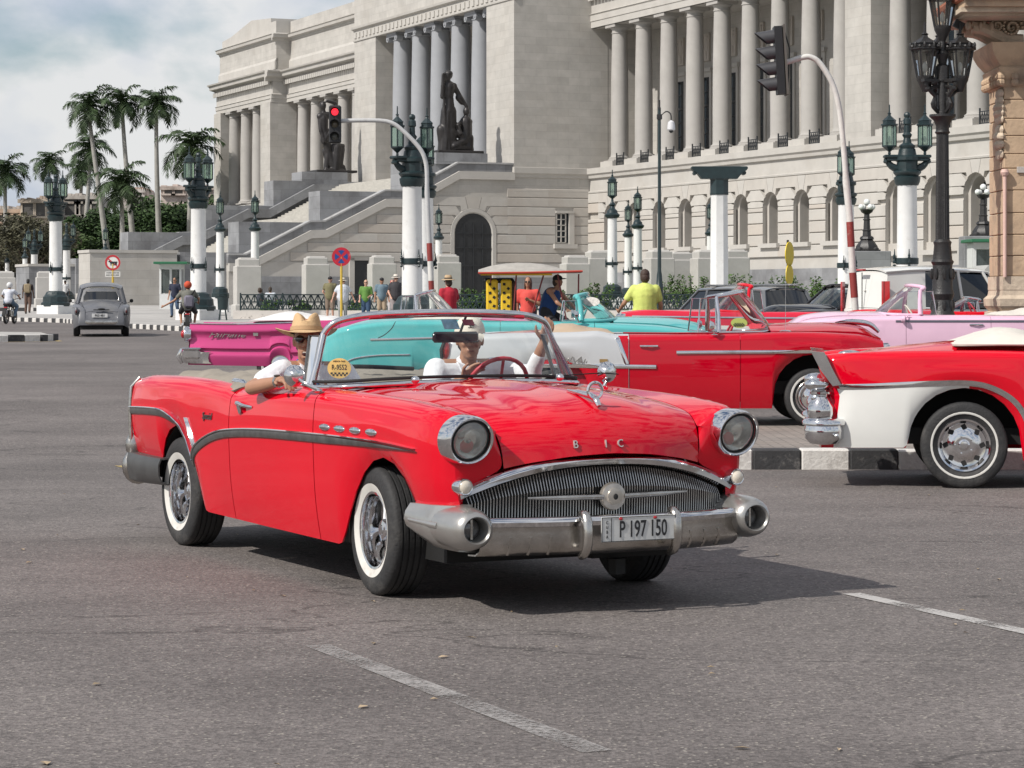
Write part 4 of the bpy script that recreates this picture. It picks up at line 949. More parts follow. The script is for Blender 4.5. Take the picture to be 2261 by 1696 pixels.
# ================================================================== fence, piers, booths, basket
M_PIER = mat('pier_limestone', (0.45, 0.435, 0.41), 0.85, var=0.08, scale=1.5, dirt=((.36, .345, .32), .8, .5, .8), bump=.2)
def pier(u0, u1, vt, D, label):
    x = px((u0+u1)/2, D); w = 1.15; z0 = gz(D)+.1; h = pz(vt, D)-z0; t = empty('stone_pier', (x, D, z0), radians(14), label, 'pier', 'stepped stone piers behind the fence')
    MB().bevbox((0, 0, h/2-.15), (w, w, h-.3), .03).build('shaft', M_PIER, t, 25)
    mb = MB(); mb.bevbox((0, 0, h-.24), (w*.86, w*.86, .5), .03); mb.bevbox((0, 0, h-.02), (w*.72, w*.72, .2), .05); mb.build('cap', M_PIER, t, 25)
    MB().bevbox((0, 0, .3), (w*1.15, w*1.15, .6), .04).build('base', M_PIER, t, 25)
PN = ['stepped stone pier at the open end of the iron fence', 'stepped stone pier behind the man in olive shirt', 'stepped stone pier beside the low dark door', 'stepped stone pier beside the dark archway', 'stepped stone pier partly covered by the pedal taxi roof', 'stepped stone pier beside the slim lamp near the pedal taxi', 'stepped stone pier just left of the camera pole foot', 'stepped stone pier just right of the camera pole foot', 'stepped stone pier left of the eight-sided column', 'stepped stone pier right of the eight-sided column', 'stepped stone pier behind the white-shirted motorcycle rider', 'stepped stone pier beside the guard near the white column lamp']
for i, (a, b, v) in enumerate(((522, 570, 573), (673, 721, 570), (820, 866, 568), (962, 1011, 566), (1245, 1293, 568), (1297, 1343, 557), (1430, 1480, 556), (1478, 1522, 560), (1540, 1576, 556), (1600, 1643, 555))): pier(a, b, v, 116+(i % 2)*3, PN[i])
pier(0, 24, 602, 150, PN[10]); pier(90, 108, 602, 165, PN[11])
FY = 108.; FX0, FX1 = px(531, FY), px(1640, FY)
def fence():
    z0 = gz(FY)+.15; t = empty('iron_fence', (FX0, FY, z0), 0, 'low dark green iron fence with crossed bars on a stained white footing', 'fence')
    MB().bb(-.3, FX1-FX0, -.15, .15, -.05, .36).build('footing', mat('footing_white', (.60, .56, .52), .8, var=.08, scale=2, dirt=((.08, .07, .06), 3.2, .60, .72)), t, None)
    L = FX1-FX0; m = MB()
    for z in (.42, .72, 1.03): m.box((L/2, 0, z), (L, .045, .05))
    m.build('rail', M_LG, t, None)
    P = .30; n = int(L/P); bars = MB().cyl((-.14, 0, .42), (.14, 0, 1.03), .027, n=5).mesh('bar', [M_LG], None); bars2 = MB().cyl((.14, 0, .42), (-.14, 0, 1.03), .027, n=5).mesh('bar', [M_LG], None)
    v1 = MB().tube([(0, .01, .42), (0, .01, .72)], .024, 5).mesh('bar', [M_LG], None)
    post = MB().box((0, 0, .72), (.06, .06, .78)).mesh('post', [M_LG], None)
    for i in range(n):
        x = (i+.5)*P; put('bar', bars, t, (x, 0, 0)); put('bar', bars2, t, (x, .01, 0)); put('bar', v1, t, (x, 0, 0)); put('bar', v1, t, (x+P/2, 0, .3))
        if i % 6 == 0: put('post', post, t, (i*P, 0, 0))
fence()
def booth(u0, u1, vt, D, label, right=False):
    x = px((u0+u1)/2, D); w = (u1-u0)*D/FPX; z0 = gz(D)+.15; h = pz(vt, D)-z0; t = empty('guard_booth', (x, D, z0), 0, label, 'booth')
    wh = mat('booth_white', (.62, .63, .62), .5, var=.05); gr = mat('booth_roof_green', (.02, .13, .06), .5)
    mb = MB(); mb.bb(-w/2, w/2, 0, 1.6, 0, .9 if not right else 1.0); mb.bb(-w/2, w/2, .02, 1.58, h-.3, h)
    for p in (-w/2+.05, 0.02, w/2-.05): mb.bb(p-.06, p+.06, -.01, .1, .9, h-.28); mb.bb(p-.06, p+.06, 1.5, 1.6, .9, h-.28)
    mb.build('wall', wh, t, None)
    for a, b in ((-w/2+.11, -.05), (.09, w/2-.11)): MB().bb(a, b, .04, .06, .95, h-.32).build('window', glass_mat('booth_glass', (.5, .55, .55), 1.5, 1, .5, (.10, .12, .12)), t, None)
    MB().bevbox((0.1, .5, h+.06), (w+.7, 2.6, .14), .02).build('roof', gr, t, None)
    MB().bb(-w/2-.02, -w/2+.05, .2, 1.4, 0, h-.05).build('side_panel', wh, t, None)
booth(352, 400, 583, 150, 'small white guard booth with flat green roof beside the pale stone wall')
booth(2150, 2225, 535, 110, 'white booth with thick green roof behind the green off-road car')
def basket(u, D):
    t = empty('litter_basket', (px(u, D), D, gz(D)+.15), 0, 'dark litter basket on four thin legs near the fence end', 'litter bin')
    mb = MB(); mb.lathe([(.14, .42), (.2, .44), (.23, .95), (.25, .97), (.22, .97), (.18, .46)], n=14); mb.build('basket', M_LG, t, 30)
    for k in range(4): a = pi/4+pi*k/2; MB().cyl((.14*cos(a), .14*sin(a), .44), (.22*cos(a), .22*sin(a), 0), .018, n=6).build('leg', M_LG, t)
    MB().lathe([(.165, .2), (.18, .2), (.18, .22), (.165, .22)], n=14, close=True).build('ring', M_LG, t)
basket(492, 104)
# ================================================================== ornate stone pier of the theatre at right
def theatre_pier():
    D = 40.4; s = FPX/D; x0 = px(2217, D); zt = pz(92, D); z0 = gz(D); t = empty('stone_column', (x0, D, z0), 0, 'warm sandstone column with carved bracket and projecting eave of an ornate building', 'column')
    ts = mat('sandstone', (0.46, 0.335, 0.225), 0.9, var=.14, scale=3, bump=.5, bscale=14, dirt=((.24, .19, .15), 1.8, .52, .75)); tp = mat('sandstone_pale', (0.52, 0.43, 0.33), 0.9, var=.12, scale=4, bump=.5, bscale=18, dirt=((.28, .22, .17), 2.5, .5, .75))
    Z = lambda v: pz(v, D)-z0; X = lambda u: px(u, D)-x0; W = 1.25; rnd = random.Random(5)
    zc = [Z(610), Z(565), Z(518), Z(470), Z(420), Z(372), Z(340), Z(300), Z(262), Z(220), Z(190)]
    for a, b in zip(zc, zc[1:]):
        MB().bevbox((W/2, W/2, (a+b)/2), (W, W, b-a-.008), .012).build('stone', ts, t, None)
    mb = MB(); mb.bb(-.02, W+.02, -.02, W+.02, Z(640), Z(610)); mb.lathe([(.98, Z(700)), (.98, Z(690)), (.90, Z(688)), (.99, Z(676)), (1.0, Z(660)), (.92, Z(652)), (.90, Z(640)), (.84, Z(632)), (.87, Z(622)), (.78, Z(612))], (W/2, W/2, 0), 4, ph=.5); mb.bb(-.05, W+.05, -.05, W+.05, 0, Z(699)); mb.build('base', tp, t, 20)
    MB().bevbox((.4, -.02, (Z(372)+Z(384))/2+.02), (.40, .03, .1), .006).build('plaque', mat('plaque_stone', (.42, .39, .36), .7, var=.2, scale=60), t, None)
    mb = MB(); mb.cyl((-.0, -.06, Z(612)), (-.0, -.06, Z(385)), .03, n=10); mb.lathe([(.05, 0), (.07, .05), (.05, .1)], (0, -.06, Z(388)), 10); mb.build('drain_pipe', mat('pipe_pink', (.62, .42, .36), .7, var=.08), t, 40)
    mb = MB()
    for v, r in ((340, .05), (318, .09), (300, .10), (285, .06), (262, .06), (248, .10), (236, .11), (222, .06), (206, .05)): mb.ell((-.02, .25, Z(v)), (r, .3, .09), 8, 6)
    mb.build('carved_edge', tp, t)
    mb = MB(); mb.lathe([(.90, Z(192)), (.95, Z(186)), (.92, Z(178)), (1.0, Z(165)), (1.02, Z(150)), (.98, Z(146)), (1.12, Z(128)), (1.2, Z(112)), (1.22, Z(96))], (W/2, W/2, 0), 4, ph=.5)
    for k in range(7):
        for v in (182, 170): mb.ell((-.06+k*.22, -.07, Z(v)), (.07, .07, .07), 7, 5); mb.ell((-.07, -.06+k*.22, Z(v)), (.07, .07, .07), 7, 5)
    mb.build('capital', ts, t, 25)
    # scroll bracket reaching out to the left
    for yy in (.1, .75):
        mb = MB(); sp = spline([(X(2261), yy, Z(88)), (X(2230), yy, Z(86)), (X(2205), yy, Z(76)), (X(2175), yy, Z(62)), (X(2150), yy, Z(58))], 16); mb.tube(sp, [.10]*16, 8)
        for k in range(30):
            a = k*.42; r = .17*(1-k/34); mb.ell((X(2235)+r*cos(a), yy, Z(60)+r*sin(a)), (.035, .13, .035), 6, 5)
        for k in range(22):
            a = k*.45+2; r = .10*(1-k/26); mb.ell((X(2203)+r*cos(a), yy, Z(56)+r*sin(a)), (.028, .12, .028), 6, 5)
        for k in range(9): mb.ell((X(2140)+.02*k*3, yy-.05+(k % 3)*.05, Z(56)+.03*sin(k*2)), (.05, .09, .08), 7, 5)
        mb.build('bracket', tp, t)
    mb = MB(); mb.bb(X(2100), X(2420), -.9, 1.4, Z(40), Z(30)); mb.bb(X(2112), X(2420), -.75, 1.4, Z(46), Z(40)+.0); mb.build('eave_soffit', tp, t, None)
    mb = MB(); mb.bb(X(2106), X(2420), -1.0, 1.5, Z(30)+.002, Z(12)); mb.build('eave_fascia', ts, t, None)
    mb = MB(); n = 22
    for k in range(n): mb.cyl((X(2105)+k*.14, -1.1, Z(12)+.05), (X(2105)+k*.14, 1.5, Z(12)+.05), .075, n=8)
    mb.build('roof_tiles', mat('terracotta', (.35, .12, .07), .85, var=.2, scale=6), t, 40)
    MB().box((X(2112), -.2, Z(58)), (.16, .1, .12), M=Matrix.Rotation(.5, 3, 'Y')).build('floodlight', M_SB, t, None)
theatre_pier()
# ================================================================== bronze statue groups
M_BRZ = mat('statue_bronze', (0.034, 0.031, 0.031), 0.45, metal=0.4, var=.3, scale=2, bump=.3, bscale=6, spec=.6)
def statue(lx, ly, z, label, build):
    c, s = cos(CAP_ROT), sin(CAP_ROT); X = CAP_LOC[0]+lx*c-ly*s; Y = CAP_LOC[1]+lx*s+ly*c
    t = empty('bronze_statue', (X, Y, z), CAP_ROT+pi/2, label, 'statue', 'bronze groups on the stair pedestals'); mb = MB(); build(mb)
    put('figure_group', fused(mb, .06, M_BRZ, 'figure_group', 2), t)
    MB().bevbox((0, 0, .1), (3.9, 2.7, .22), .04).build('plinth', M_BRZ, t, 30); return t
class Thick:
    """passes solids on with a heavier build"""
    def __init__(s, mb, k): s.mb, s.k = mb, k
    def cap(s, a, b, r0, r1): s.mb.cap(a, b, r0*s.k, r1*s.k)
    def ell(s, c, r): s.mb.ell(c, tuple(q*s.k for q in r) if isinstance(r, tuple) else r*s.k)
def woman(mb):
    mb = Thick(mb, 1.14)
    k = .0099; f = lambda a, b, y=0: ((a-890)*k, y, (1190-b)*k)
    mb.cap(f(800, 1180), f(825, 850), .50, .45); mb.cap(f(850, 1180), f(850, 850), .46, .45); mb.cap(f(780, 1000), f(800, 1170), .4, .35)
    mb.cap(f(835, 850), f(835, 740), .47, .36); mb.cap(f(830, 740), f(835, 660), .38, .48); mb.cap(f(800, 655), f(880, 650), .26, .26)
    mb.cap(f(832, 640), f(828, 600), .19, .17); mb.ell(f(826, 572), (.27, .3, .36)); mb.ell(f(835, 552), (.33, .36, .24)); mb.ell(f(850, 560, .05), (.2, .25, .3))
    mb.cap(f(885, 655), f(935, 730), .21, .17); mb.cap(f(935, 730), f(985, 812, -.2), .17, .12); mb.cap(f(925, 740), f(950, 775), .26, .2)
    mb.cap(f(795, 655), f(770, 740, -.3), .2, .16); mb.cap(f(770, 740, -.3), f(772, 640, -.4), .15, .13); mb.cap(f(772, 560, -.4), f(772, 660, -.4), .1, .14); mb.cap(f(778, 700, -.4), f(800, 1190, -.45), .07, .07)
    mb.cap(f(790, 560, -.2), f(800, 620, -.2), .12, .12)
    for i in range(7): mb.cap(f(785+i*14, 880, -.35+abs(i-3)*.05), f(765+i*20, 1180, -.45+abs(i-3)*.05), .09, .11)
    mb.ell(f(985, 848, -.1), (.24, .27, .31)); mb.cap(f(985, 880), f(980, 920), .15, .2); mb.cap(f(960, 930), f(1015, 930), .24, .24); mb.cap(f(985, 930), f(985, 1050), .42, .42)
    mb.cap(f(985, 1060), f(850, 1010, -.3), .3, .22); mb.cap(f(850, 1010, -.3), f(865, 1150, -.3), .2, .16); mb.cap(f(1000, 1070), f(870, 1130, -.4), .33, .26); mb.cap(f(880, 1150, -.4), f(1020, 1150), .24, .3)
    mb.cap(f(1020, 930), f(1025, 1020), .17, .15); mb.cap(f(950, 930), f(905, 960, -.4), .16, .13); mb.cap(f(905, 960, -.4), f(925, 1030, -.5), .12, .1); mb.cap(f(1010, 1060), f(1010, 1160), .36, .34)
def man(mb):
    mb = Thick(mb, 1.15)
    k = .0109; f = lambda a, b, y=0: ((a-1070)*k, y, (1350-b)*k)
    mb.cap(f(1015, 1330), f(1035, 1180), .22, .3); mb.cap(f(1035, 1180), f(1005, 1010), .3, .36); mb.cap(f(1060, 1330, .2), f(1020, 1170, .2), .24, .3); mb.cap(f(1000, 1080, -.1), f(1010, 1010), .36, .38)
    mb.cap(f(995, 1010), f(990, 900), .36, .42); mb.cap(f(965, 880), f(1030, 870), .3, .3); mb.cap(f(995, 850), f(992, 825), .18, .17); mb.ell(f(988, 790), (.27, .3, .36))
    mb.cap(f(960, 880), f(962, 1000, -.2), .2, .17); mb.cap(f(962, 1000, -.2), f(985, 1090, -.4), .15, .12); mb.cap(f(985, 1090, -.4), f(1045, 1000, -.4), .1, .1)
    mb.cap(f(1040, 865), f(1120, 830), .22, .18); mb.cap(f(1120, 830), f(1095, 765), .17, .14); mb.cap(f(1095, 765), f(1020, 752), .14, .12); mb.ell(f(1085, 850), (.3, .3, .3))
    mb.cap(f(1095, 1130), f(1150, 1130), .36, .28); mb.cap(f(1110, 1140), f(1090, 1330), .45, .5); mb.cap(f(1150, 1150), f(1130, 1300), .3, .3); mb.cap(f(1160, 1300), f(1170, 1330), .24, .22); mb.cap(f(1040, 1180), f(1090, 1340), .3, .45); mb.cap(f(1000, 1330, -.4), f(1150, 1335, -.3), .16, .2)
    mb.cap(f(1165, 1120), f(1150, 1220), .16, .14); mb.ell(f(1105, 1085), (.27, .3, .3))
statue(-2.2, -4.15, 13.05, 'bronze group of a standing helmeted woman with a kneeling figure, on the near stair flank', woman)
statue(-34.8, -2.9, 13.05, 'bronze group of a muscular standing man with raised arm, on the far stair flank', man)
# ================================================================== cars
def paint(name, col, rough=.4): return mat(name, col, rough, var=.05, scale=1.6, coat=1.0, spec=.0)
P_RED = paint('paint_red', (.60, .001, .014)); P_RED2 = paint('paint_dark_red', (.46, .001, .014)); P_WHT = paint('paint_white', (.70, .70, .67)); P_TRQ = paint('paint_turquoise', (.10, .42, .42)); P_FUC = paint('paint_fuchsia', (.52, .060, .20))
P_PNK = paint('paint_light_pink', (.72, .47, .60)); P_BLK = paint('paint_black', (.012, .012, .013)); P_GRY = mat('paint_matt_grey', (.115, .118, .13), .45, var=.12, scale=2, coat=.35, dirt=((.17, .165, .16), 1.5, .5, .75)); P_SLV = paint('paint_dark_silver', (.13, .135, .145)); P_GRN = paint('paint_green', (.008, .055, .035), .4); P_LRG = mat('paint_land_grey', (.38, .38, .36), .5, var=.06)
CHR = mat('chrome', (.70, .70, .71), .09, 1.0, var=.08, scale=9, dirt=((.36, .34, .31), 5, .56, .85)); CHR2 = mat('chrome_worn', (.50, .48, .45), .26, 1.0, var=.2, scale=7, bump=.12, bscale=18, dirt=((.22, .19, .16), 4, .5, .8)); SILV = mat('silver_paint', (.44, .43, .41), .30, .78, var=.08, scale=6, coat=.2, dirt=((.33, .30, .26), 5, .55, .85))
STRIP = mat('worn_trim', (.16, .155, .15), .38, .8, var=.3, scale=14); RUB = mat('tyre_rubber', (.022, .022, .023), .72, var=.2, scale=12, bump=.25, bscale=60, dirt=((.07, .066, .062), 5, .5, .8)); WWALL = mat('whitewall', (.60, .585, .55), .7, var=.08, scale=10, dirt=((.4, .37, .33), 6, .55, .85))
BLK = mat('car_black', (.008, .008, .008), .7); WELL = mat('wheel_well_dark', (.012, .011, .010), .9); GLS = glass_mat('windscreen_glass', (.93, .96, .95), 1.45); DGL = glass_mat('car_side_glass', (.35, .4, .42), 1.5, 1, .35, (.03, .035, .04)); DKG = mat('tinted_car_glass', (.015, .017, .02), .06, spec=.8)
KHAKI = mat('canvas_khaki', (.26, .23, .19), .9, var=.15, scale=5, bump=.5, bscale=12, dirt=((.17, .15, .125), 4, .5, .75)); TAN = mat('seat_tan', (.45, .34, .24), .6, var=.06); CREAM = mat('canvas_cream', (.62, .58, .52), .85, var=.06, scale=4, bump=.5, bscale=8); GSEAT = mat('seat_grey', (.22, .21, .20), .7, var=.1); RINT = mat('interior_red', (.42, .012, .03), .5); TLR = mat('tail_lens_red', (.40, .008, .012), .15, coat=1); AMB = mat('lamp_lens', (.62, .56, .47), .12, coat=1)
def lens_mat():
    if 'headlamp' in MATS: return MATS['headlamp']
    m = mat('headlamp', (.40, .40, .37), .16, .35, var=.10, scale=5, coat=1.0); return m
def sec(sp, x, k=3):
    """half cross-section of the fender and side, from the inner top edge down to the sill: (y, z) list"""
    w, zt, zb, yi, zi = sp['w'](x), sp['zt'](x), sp['zb'](x), sp['yi'](x), sp['zi'](x); cr = sp.get('cr', .10); yc = max(w-cr, yi+.02)
    c = [(yi, zi), (lerp(yi, yc, .5), lerp(zi, zt, .62)), (yc, zt), (w-.028, zt-.04)] + [(w-i, lerp(zt-.11, zb, f)) for f, i in sp['side']]
    return [(p.x, p.y) for p in spline([(a, b, 0) for a, b in c], (len(c)-1)*k+1)]
def surf_y(sp, x, z):
    S = sec(sp, x); s0 = max(range(len(S)), key=lambda i: S[i][1])
    for (y0, z0), (y1, z1) in zip(S[s0:], S[s0+1:]):
        if z1 <= z <= z0: return y0+(y1-y0)*((z0-z)/max(z0-z1, 1e-6))
    return S[-1][0] if z < S[-1][1] else S[s0][0]
def frange(a, b, d): n = max(2, int(abs(b-a)/d)+1); return [a+(b-a)*i/(n-1) for i in range(n)]
def side_panel(sp, t, name, x0, x1, m, sd, d=.05, extra=()):
    xs = sorted(set(frange(x0, x1, d)+[e for e in extra if min(x0, x1) < e < max(x0, x1)]), reverse=True)
    mb = MB(); mb.grid([[(x, sd*y, z) for y, z in sec(sp, x)] for x in xs], flip=sd < 0)
    return mb.build(name, m, t, 38, thick=.012, recalc=False)
def top_panel(sp, t, name, x0, x1, m, zc, d=.06, p=2.2, nq=12, gap=.006):
    xs = frange(x0, x1, d); rows = []
    for x in xs:
        yi = sp['yi'](x)-gap; zi = sp['zi'](x); rows.append([(x, yi*q, zi+(zc(x)-zi)*(1-abs(q)**p)) for q in [-1+2*i/nq for i in range(nq+1)]])
    return MB().grid(rows, flip=x0 > x1).build(name, m, t, 38, thick=.012, recalc=False)
def patch(sp, t, name, m, x0, x1, zlo, zhi, sides=(-1, 1), off=.004, d=.05, nz=6, slant=0.0):
    """panel lying on the body side between two height curves"""
    for sd in sides:
        rows = [[(x+slant*(k/nz-.5), sd*(surf_y(sp, x+slant*(k/nz-.5), lerp(zlo(x), zhi(x), k/nz))+off), lerp(zlo(x), zhi(x), k/nz)) for k in range(nz+1)] for x in frange(x0, x1, d)]
        MB().grid(rows, flip=(sd > 0) == (x1 > x0)).build(name, m, t, 40, thick=.003, recalc=False)
def trim(sp, t, name, m, pts, w, sides=(-1, 1), off=.010, n=None, taper=False):
    """raised moulding following the body side along (x, z) points"""
    n = n or max(8, len(pts)*6); P = spline([(a, b, 0) for a, b in pts], n)
    for sd in sides:
        rows = []
        for i, p in enumerate(P):
            tg = (P[min(i+1, n-1)]-P[max(i-1, 0)]).normalized(); nn = Vector((-tg.y, tg.x, 0)); ww = w*(min(1, (n-1-i)/(n*.25)) if taper else 1); r = []
            for q, o in ((-.5, 0.0), (-.42, off), (0, off*1.3), (.42, off), (.5, 0.0)):
                a = p+nn*ww*q; r.append((a.x, sd*(surf_y(sp, a.x, a.y)+o), a.y))
            rows.append(r)
        MB().grid(rows, flip=sd < 0).build(name, m, t, 30, recalc=False)
WHM = {}
def wheel(t, x, y, r, wid, style='cap', rim=.20, ww=(.24, .27), steer=0.0, rimmat=None, z=None):
    key = (r, wid, style, rim, ww)
    if key not in WHM:
        R = Matrix.Rotation(radians(-90), 3, 'X'); h = wid/2; mb = MB(); big = style == 'spoke'; n = 72 if big else 40
        tr = [(r*.985, h*.80), (r, h*.70)]
        for q in (.45, .15, -.15, -.45): tr += [(r, h*(q+.12)), (r-.009, h*(q+.10)), (r-.009, h*(q+.03)), (r, h*(q+.01))]
        pr = [(rim*.98, h*.62), (rim+.012, h*.80), (lerp(rim, r, .35), h*.99), (lerp(rim, r, .62), h*1.0), (r*.93, h*.94), (r*.97, h*.87)] + tr + [(r, -h*.70), (r*.985, -h*.80), (r*.93, -h*.94), (lerp(rim, r, .4), -h), (rim*.98, -h*.7)]
        mb.lathe(pr, n=n, M=R, close=True)
        tyre = mb.mesh('wheel', [RUB], 30)
        w = MB(); prf = lambda q: h*1.0+.002 if q > lerp(rim, r, .35) else lerp(h*.80, h*.99, (q-rim)/(lerp(rim, r, .35)-rim))+.002
        w.lathe([(ww[0], prf(ww[0])-.004), (ww[0], prf(ww[0])+.002), (lerp(*ww, .5), prf(lerp(*ww, .5))+.003), (ww[1], prf(ww[1])+.001), (ww[1], prf(ww[1])-.004)], n=n, M=R, close=True); wm = w.mesh('whitewall', [WWALL], 40)
        m = MB(); m.lathe(caps=False, prof=[(rim+.012, h*.80), (rim+.004, h*.86), (rim-.006, h*.84), (rim-.014, h*.70), (rim-.020, h*.35), (rim-.045, h*.05), (rim-.045, -h*.3)], n=n, M=R)
        if style == 'spoke':
            m = MB(); m.lathe(caps=False, prof=[(rim+.012, h*.80), (rim+.004, h*.88), (rim-.008, h*.85), (rim-.014, h*.60), (rim-.016, -h*.45), (.06, -h*.5), (.0, -h*.5)], n=n, M=R)
            for k in range(5):
                a = 2*pi*k/5+.3
                for da in (-.16, .16):
                    m.tube([(cos(a+da*.4)*.05, h*.12, -sin(a+da*.4)*.05), (cos(a+da)*(rim*.6), h*.02, -sin(a+da)*(rim*.6)), (cos(a+da*1.25)*(rim-.012), -h*.25, -sin(a+da*1.25)*(rim-.012))], [.020, .015, .018], 6)
            hub = MB(); hub.lathe([(.062, -h*.3), (.060, h*.30), (.052, h*.42), (.030, h*.46), (.028, h*.50), (0, h*.51)], n=18, M=R)
        elif style == 'slot':
            m = MB(); m.lathe(caps=False, prof=[(rim+.012, h*.80), (rim+.002, h*.90), (rim-.012, h*.86), (rim-.022, h*.55), (rim-.035, h*.35), (rim-.065, h*.30), (rim*.62, h*.32), (rim*.50, h*.46), (rim*.46, h*.5), (rim*.3, h*.52), (0, h*.5)], n=n, M=R)
            hub = MB(); hub.lathe([(.050, h*.5), (.048, h*.7), (.034, h*.76), (.032, h*.82), (0, h*.84)], n=18, M=R)
            for k in range(5): a = 2*pi*k/5; hub.lathe([(.010, h*.5), (.010, h*.62), (0, h*.64)], (cos(a)*.075, 0, sin(a)*.075), 6, R)
        else:
            m.lathe([(rim-.045, -h*.3), (0, -h*.3)], n=n, M=R, caps=False)
            hub = MB(); hub.lathe(caps=False, prof=[(rim-.02, h*.58), (rim-.035, h*.66), (rim*.7, h*.62), (rim*.5, h*.72), (rim*.28, h*.92), (0, h*.98)], n=24, M=R)
        ex = []
        if style == 'slot':
            for k in range(8):
                a = 2*pi*k/8; c = rim*.70; e = MB(); e.box((cos(a)*c, h*.335, -sin(a)*c), (.045, .004, .040), M=Matrix.Rotation(a+.5, 3, 'Y')); ex.append(e.mesh('slot', [BLK], None))
        WHM[key] = (tyre, wm, m.mesh('rim', [rimmat or CHR], 30), hub.mesh('hub', [CHR], 30), ex)
    ty, wm, rm, hb, ex = WHM[key]
    o = put('wheel', ty, t, (x, y, r if z is None else z), (0, random.uniform(0, 6) if False else 0, (0 if y > 0 else pi)+steer))
    put('whitewall', wm, o); put('rim', rm, o); put('hub_cap', hb, o)
    for e in ex: put('slot', e, o)
    return o
def well(sp, t, x, r, sd):
    """dark inner wheel arch"""
    R = Matrix.Rotation(radians(-90), 3, 'X'); w = sp['w'](x); mb = MB()
    rows = [[(x+r*cos(radians(a)), sd*yy, .34+r*sin(radians(a))) for a in range(10, 171, 20)] for yy in (w-.075, w-.45)]
    mb.grid(rows); n = len(rows[1]); mb.add(rows[1], [tuple(range(n))]); mb.build('wheel_well', WELL, t, 60)
def arches(keys):
    """sill and wheel-arch lower edge from (x, z) keys"""
    return lin(keys)
def arch_keys(xc, r, zc, sill, sl=None, sr=None, n=12):
    o = []; sl = sill if sl is None else sl; sr = sill if sr is None else sr
    for i in range(n+1):
        a = pi*i/n; z = zc+r*sin(a); o.append((xc-r*cos(a), max(z, sl if i < n/2 else sr)))
    return [(xc-r-.02, sl)]+o+[(xc+r+.02, sr)]
def extrude_y(poly, y0, y1): 
    mb = MB(); mb.prism(poly, y0, y1, Matrix(((1, 0, 0, 0), (0, 0, 1, 0), (0, 1, 0, 0), (0, 0, 0, 1)))); return mb
def seat(t, x, z, w, m, name='seat', h=.5):
    """bench with rolled back: profile extruded across the car"""
    P = [(x+.45, z-.28), (x+.47, z-.18), (x+.40, z-.14), (x+.02, z-.17), (x-.06, z+h-.30), (x-.10, z+h-.24), (x-.17, z+h-.25), (x-.20, z+h-.32), (x-.13, z-.30)]
    Q = [(p.x, p.y) for p in spline([(a, b, 0) for a, b in P], 30)]; rows = []
    for yy, k in ((-w, .80), (-w+.02, .95), (-w+.06, 1), (-.03, 1), (0, .985), (.03, 1), (w-.06, 1), (w-.02, .95), (w, .80)):
        cx, cz = x-.02, z-.05; rows.append([(cx+(a-cx)*k, yy, cz+(b-cz)*k) for a, b in Q])
    mb = MB().grid(rows, True); n = len(Q); mb.add(rows[0], [tuple(range(n))]); mb.add(rows[-1], [tuple(range(n))]); return mb.build(name, m, t, 50)
def windscreen(t, base, top, frame_m=CHR, fr=.022, sides=True, n=25, name='windscreen', glass=GLS, rail_m=None):
    """curved glass between a base curve and a top curve (half lists from the middle outwards), with frame"""
    def full(h): return [(x, -y, z) for x, y, z in h[:0:-1]] + list(h)
    B = spline(full(base), n); T = spline(full(top), n)
    g = MB().grid([[b.lerp(q, k/5)+Vector((.02*sin(pi*k/5), 0, 0)) for b, q in zip(B, T)] for k in range(6)]).build(name, glass, t, 60)
    MB().tube(T, fr, 8).build('top_rail', rail_m or frame_m, g, 60); MB().tube(B, fr*.75, 8).build('base_rail', frame_m, g, 60)
    for b, q in ((B[0], T[0]), (B[-1], T[-1])): MB().tube([b, b.lerp(q, .5)+Vector((.01, 0, 0)), q], [fr*1.25, fr, fr], 8).build('pillar', frame_m, g, 60)
    return g
def vent(t, pts, m=CHR, fr=.011):
    """small quarter light: frame through the points, glass inside"""
    o = MB().tube([Vector(p) for p in pts]+[Vector(pts[0])], fr, 6).build('quarter_light', m, t, 60)
    MB().add(pts, [tuple(range(len(pts)))]).build('quarter_glass', GLS, o, None)
def steering(t, c, r, tilt, m):
    R = Matrix.Rotation(tilt, 3, 'Y'); mb = MB(); n = 28
    pts = [Vector(c)+R @ Vector((0, r*cos(2*pi*k/n), r*sin(2*pi*k/n))) for k in range(n+1)]; mb.tube(pts, .013, 8, False)
    for a in (0, 120, 240): mb.tube([Vector(c)+R @ Vector((.04, 0, 0)), Vector(c)+R @ Vector((0, r*sin(radians(a)), r*cos(radians(a))))], .01, 6)
    mb.tube([Vector(c)+R @ Vector((.03, 0, 0)), Vector(c)+R @ Vector((.5, 0, 0))], .02, 8); return mb.build('steering_wheel', m, t, 60)
def mirror(t, base, head, r=.062, m=CHR):
    o = MB().tube(spline([base, (lerp(base[0], head[0], .3), lerp(base[1], head[1], .6), lerp(base[2], head[2], .4)), head], 8), .010, 6).build('mirror', m, t, 60)
    MB().lathe([(.0, .05), (.035, .045), (r, .01), (r*1.02, 0), (r*.9, -.006), (0, -.008)], head, 18, Matrix.Rotation(radians(90), 3, 'Y')).build('mirror_head', m, o, 40)
    MB().ell(base, (.04, .02, .008), 10, 5).build('mirror_foot', m, o, 60)
def boot_cover(t, x0, x1, w, z0, h, m, seed=1, name='folded_top'):
    rnd = random.Random(seed); nx, ny = 14, 22; rows = []
    wob = [[rnd.uniform(-1, 1) for _ in range(ny+1)] for _ in range(nx+1)]
    for i in range(nx+1):
        p = i/nx; r = []
        for j in range(ny+1):
            q = -1+2*j/ny; e = (1-abs(q)**6)*(1-abs(2*p-1)**4); r.append((lerp(x0, x1, p)+.015*wob[i][j], q*w, z0+h*e*(.75+.25*cos(p*9+1))+.012*wob[i][j]*e))
        rows.append(r)
    return MB().grid(rows).build(name, m, t, 60, thick=.015)
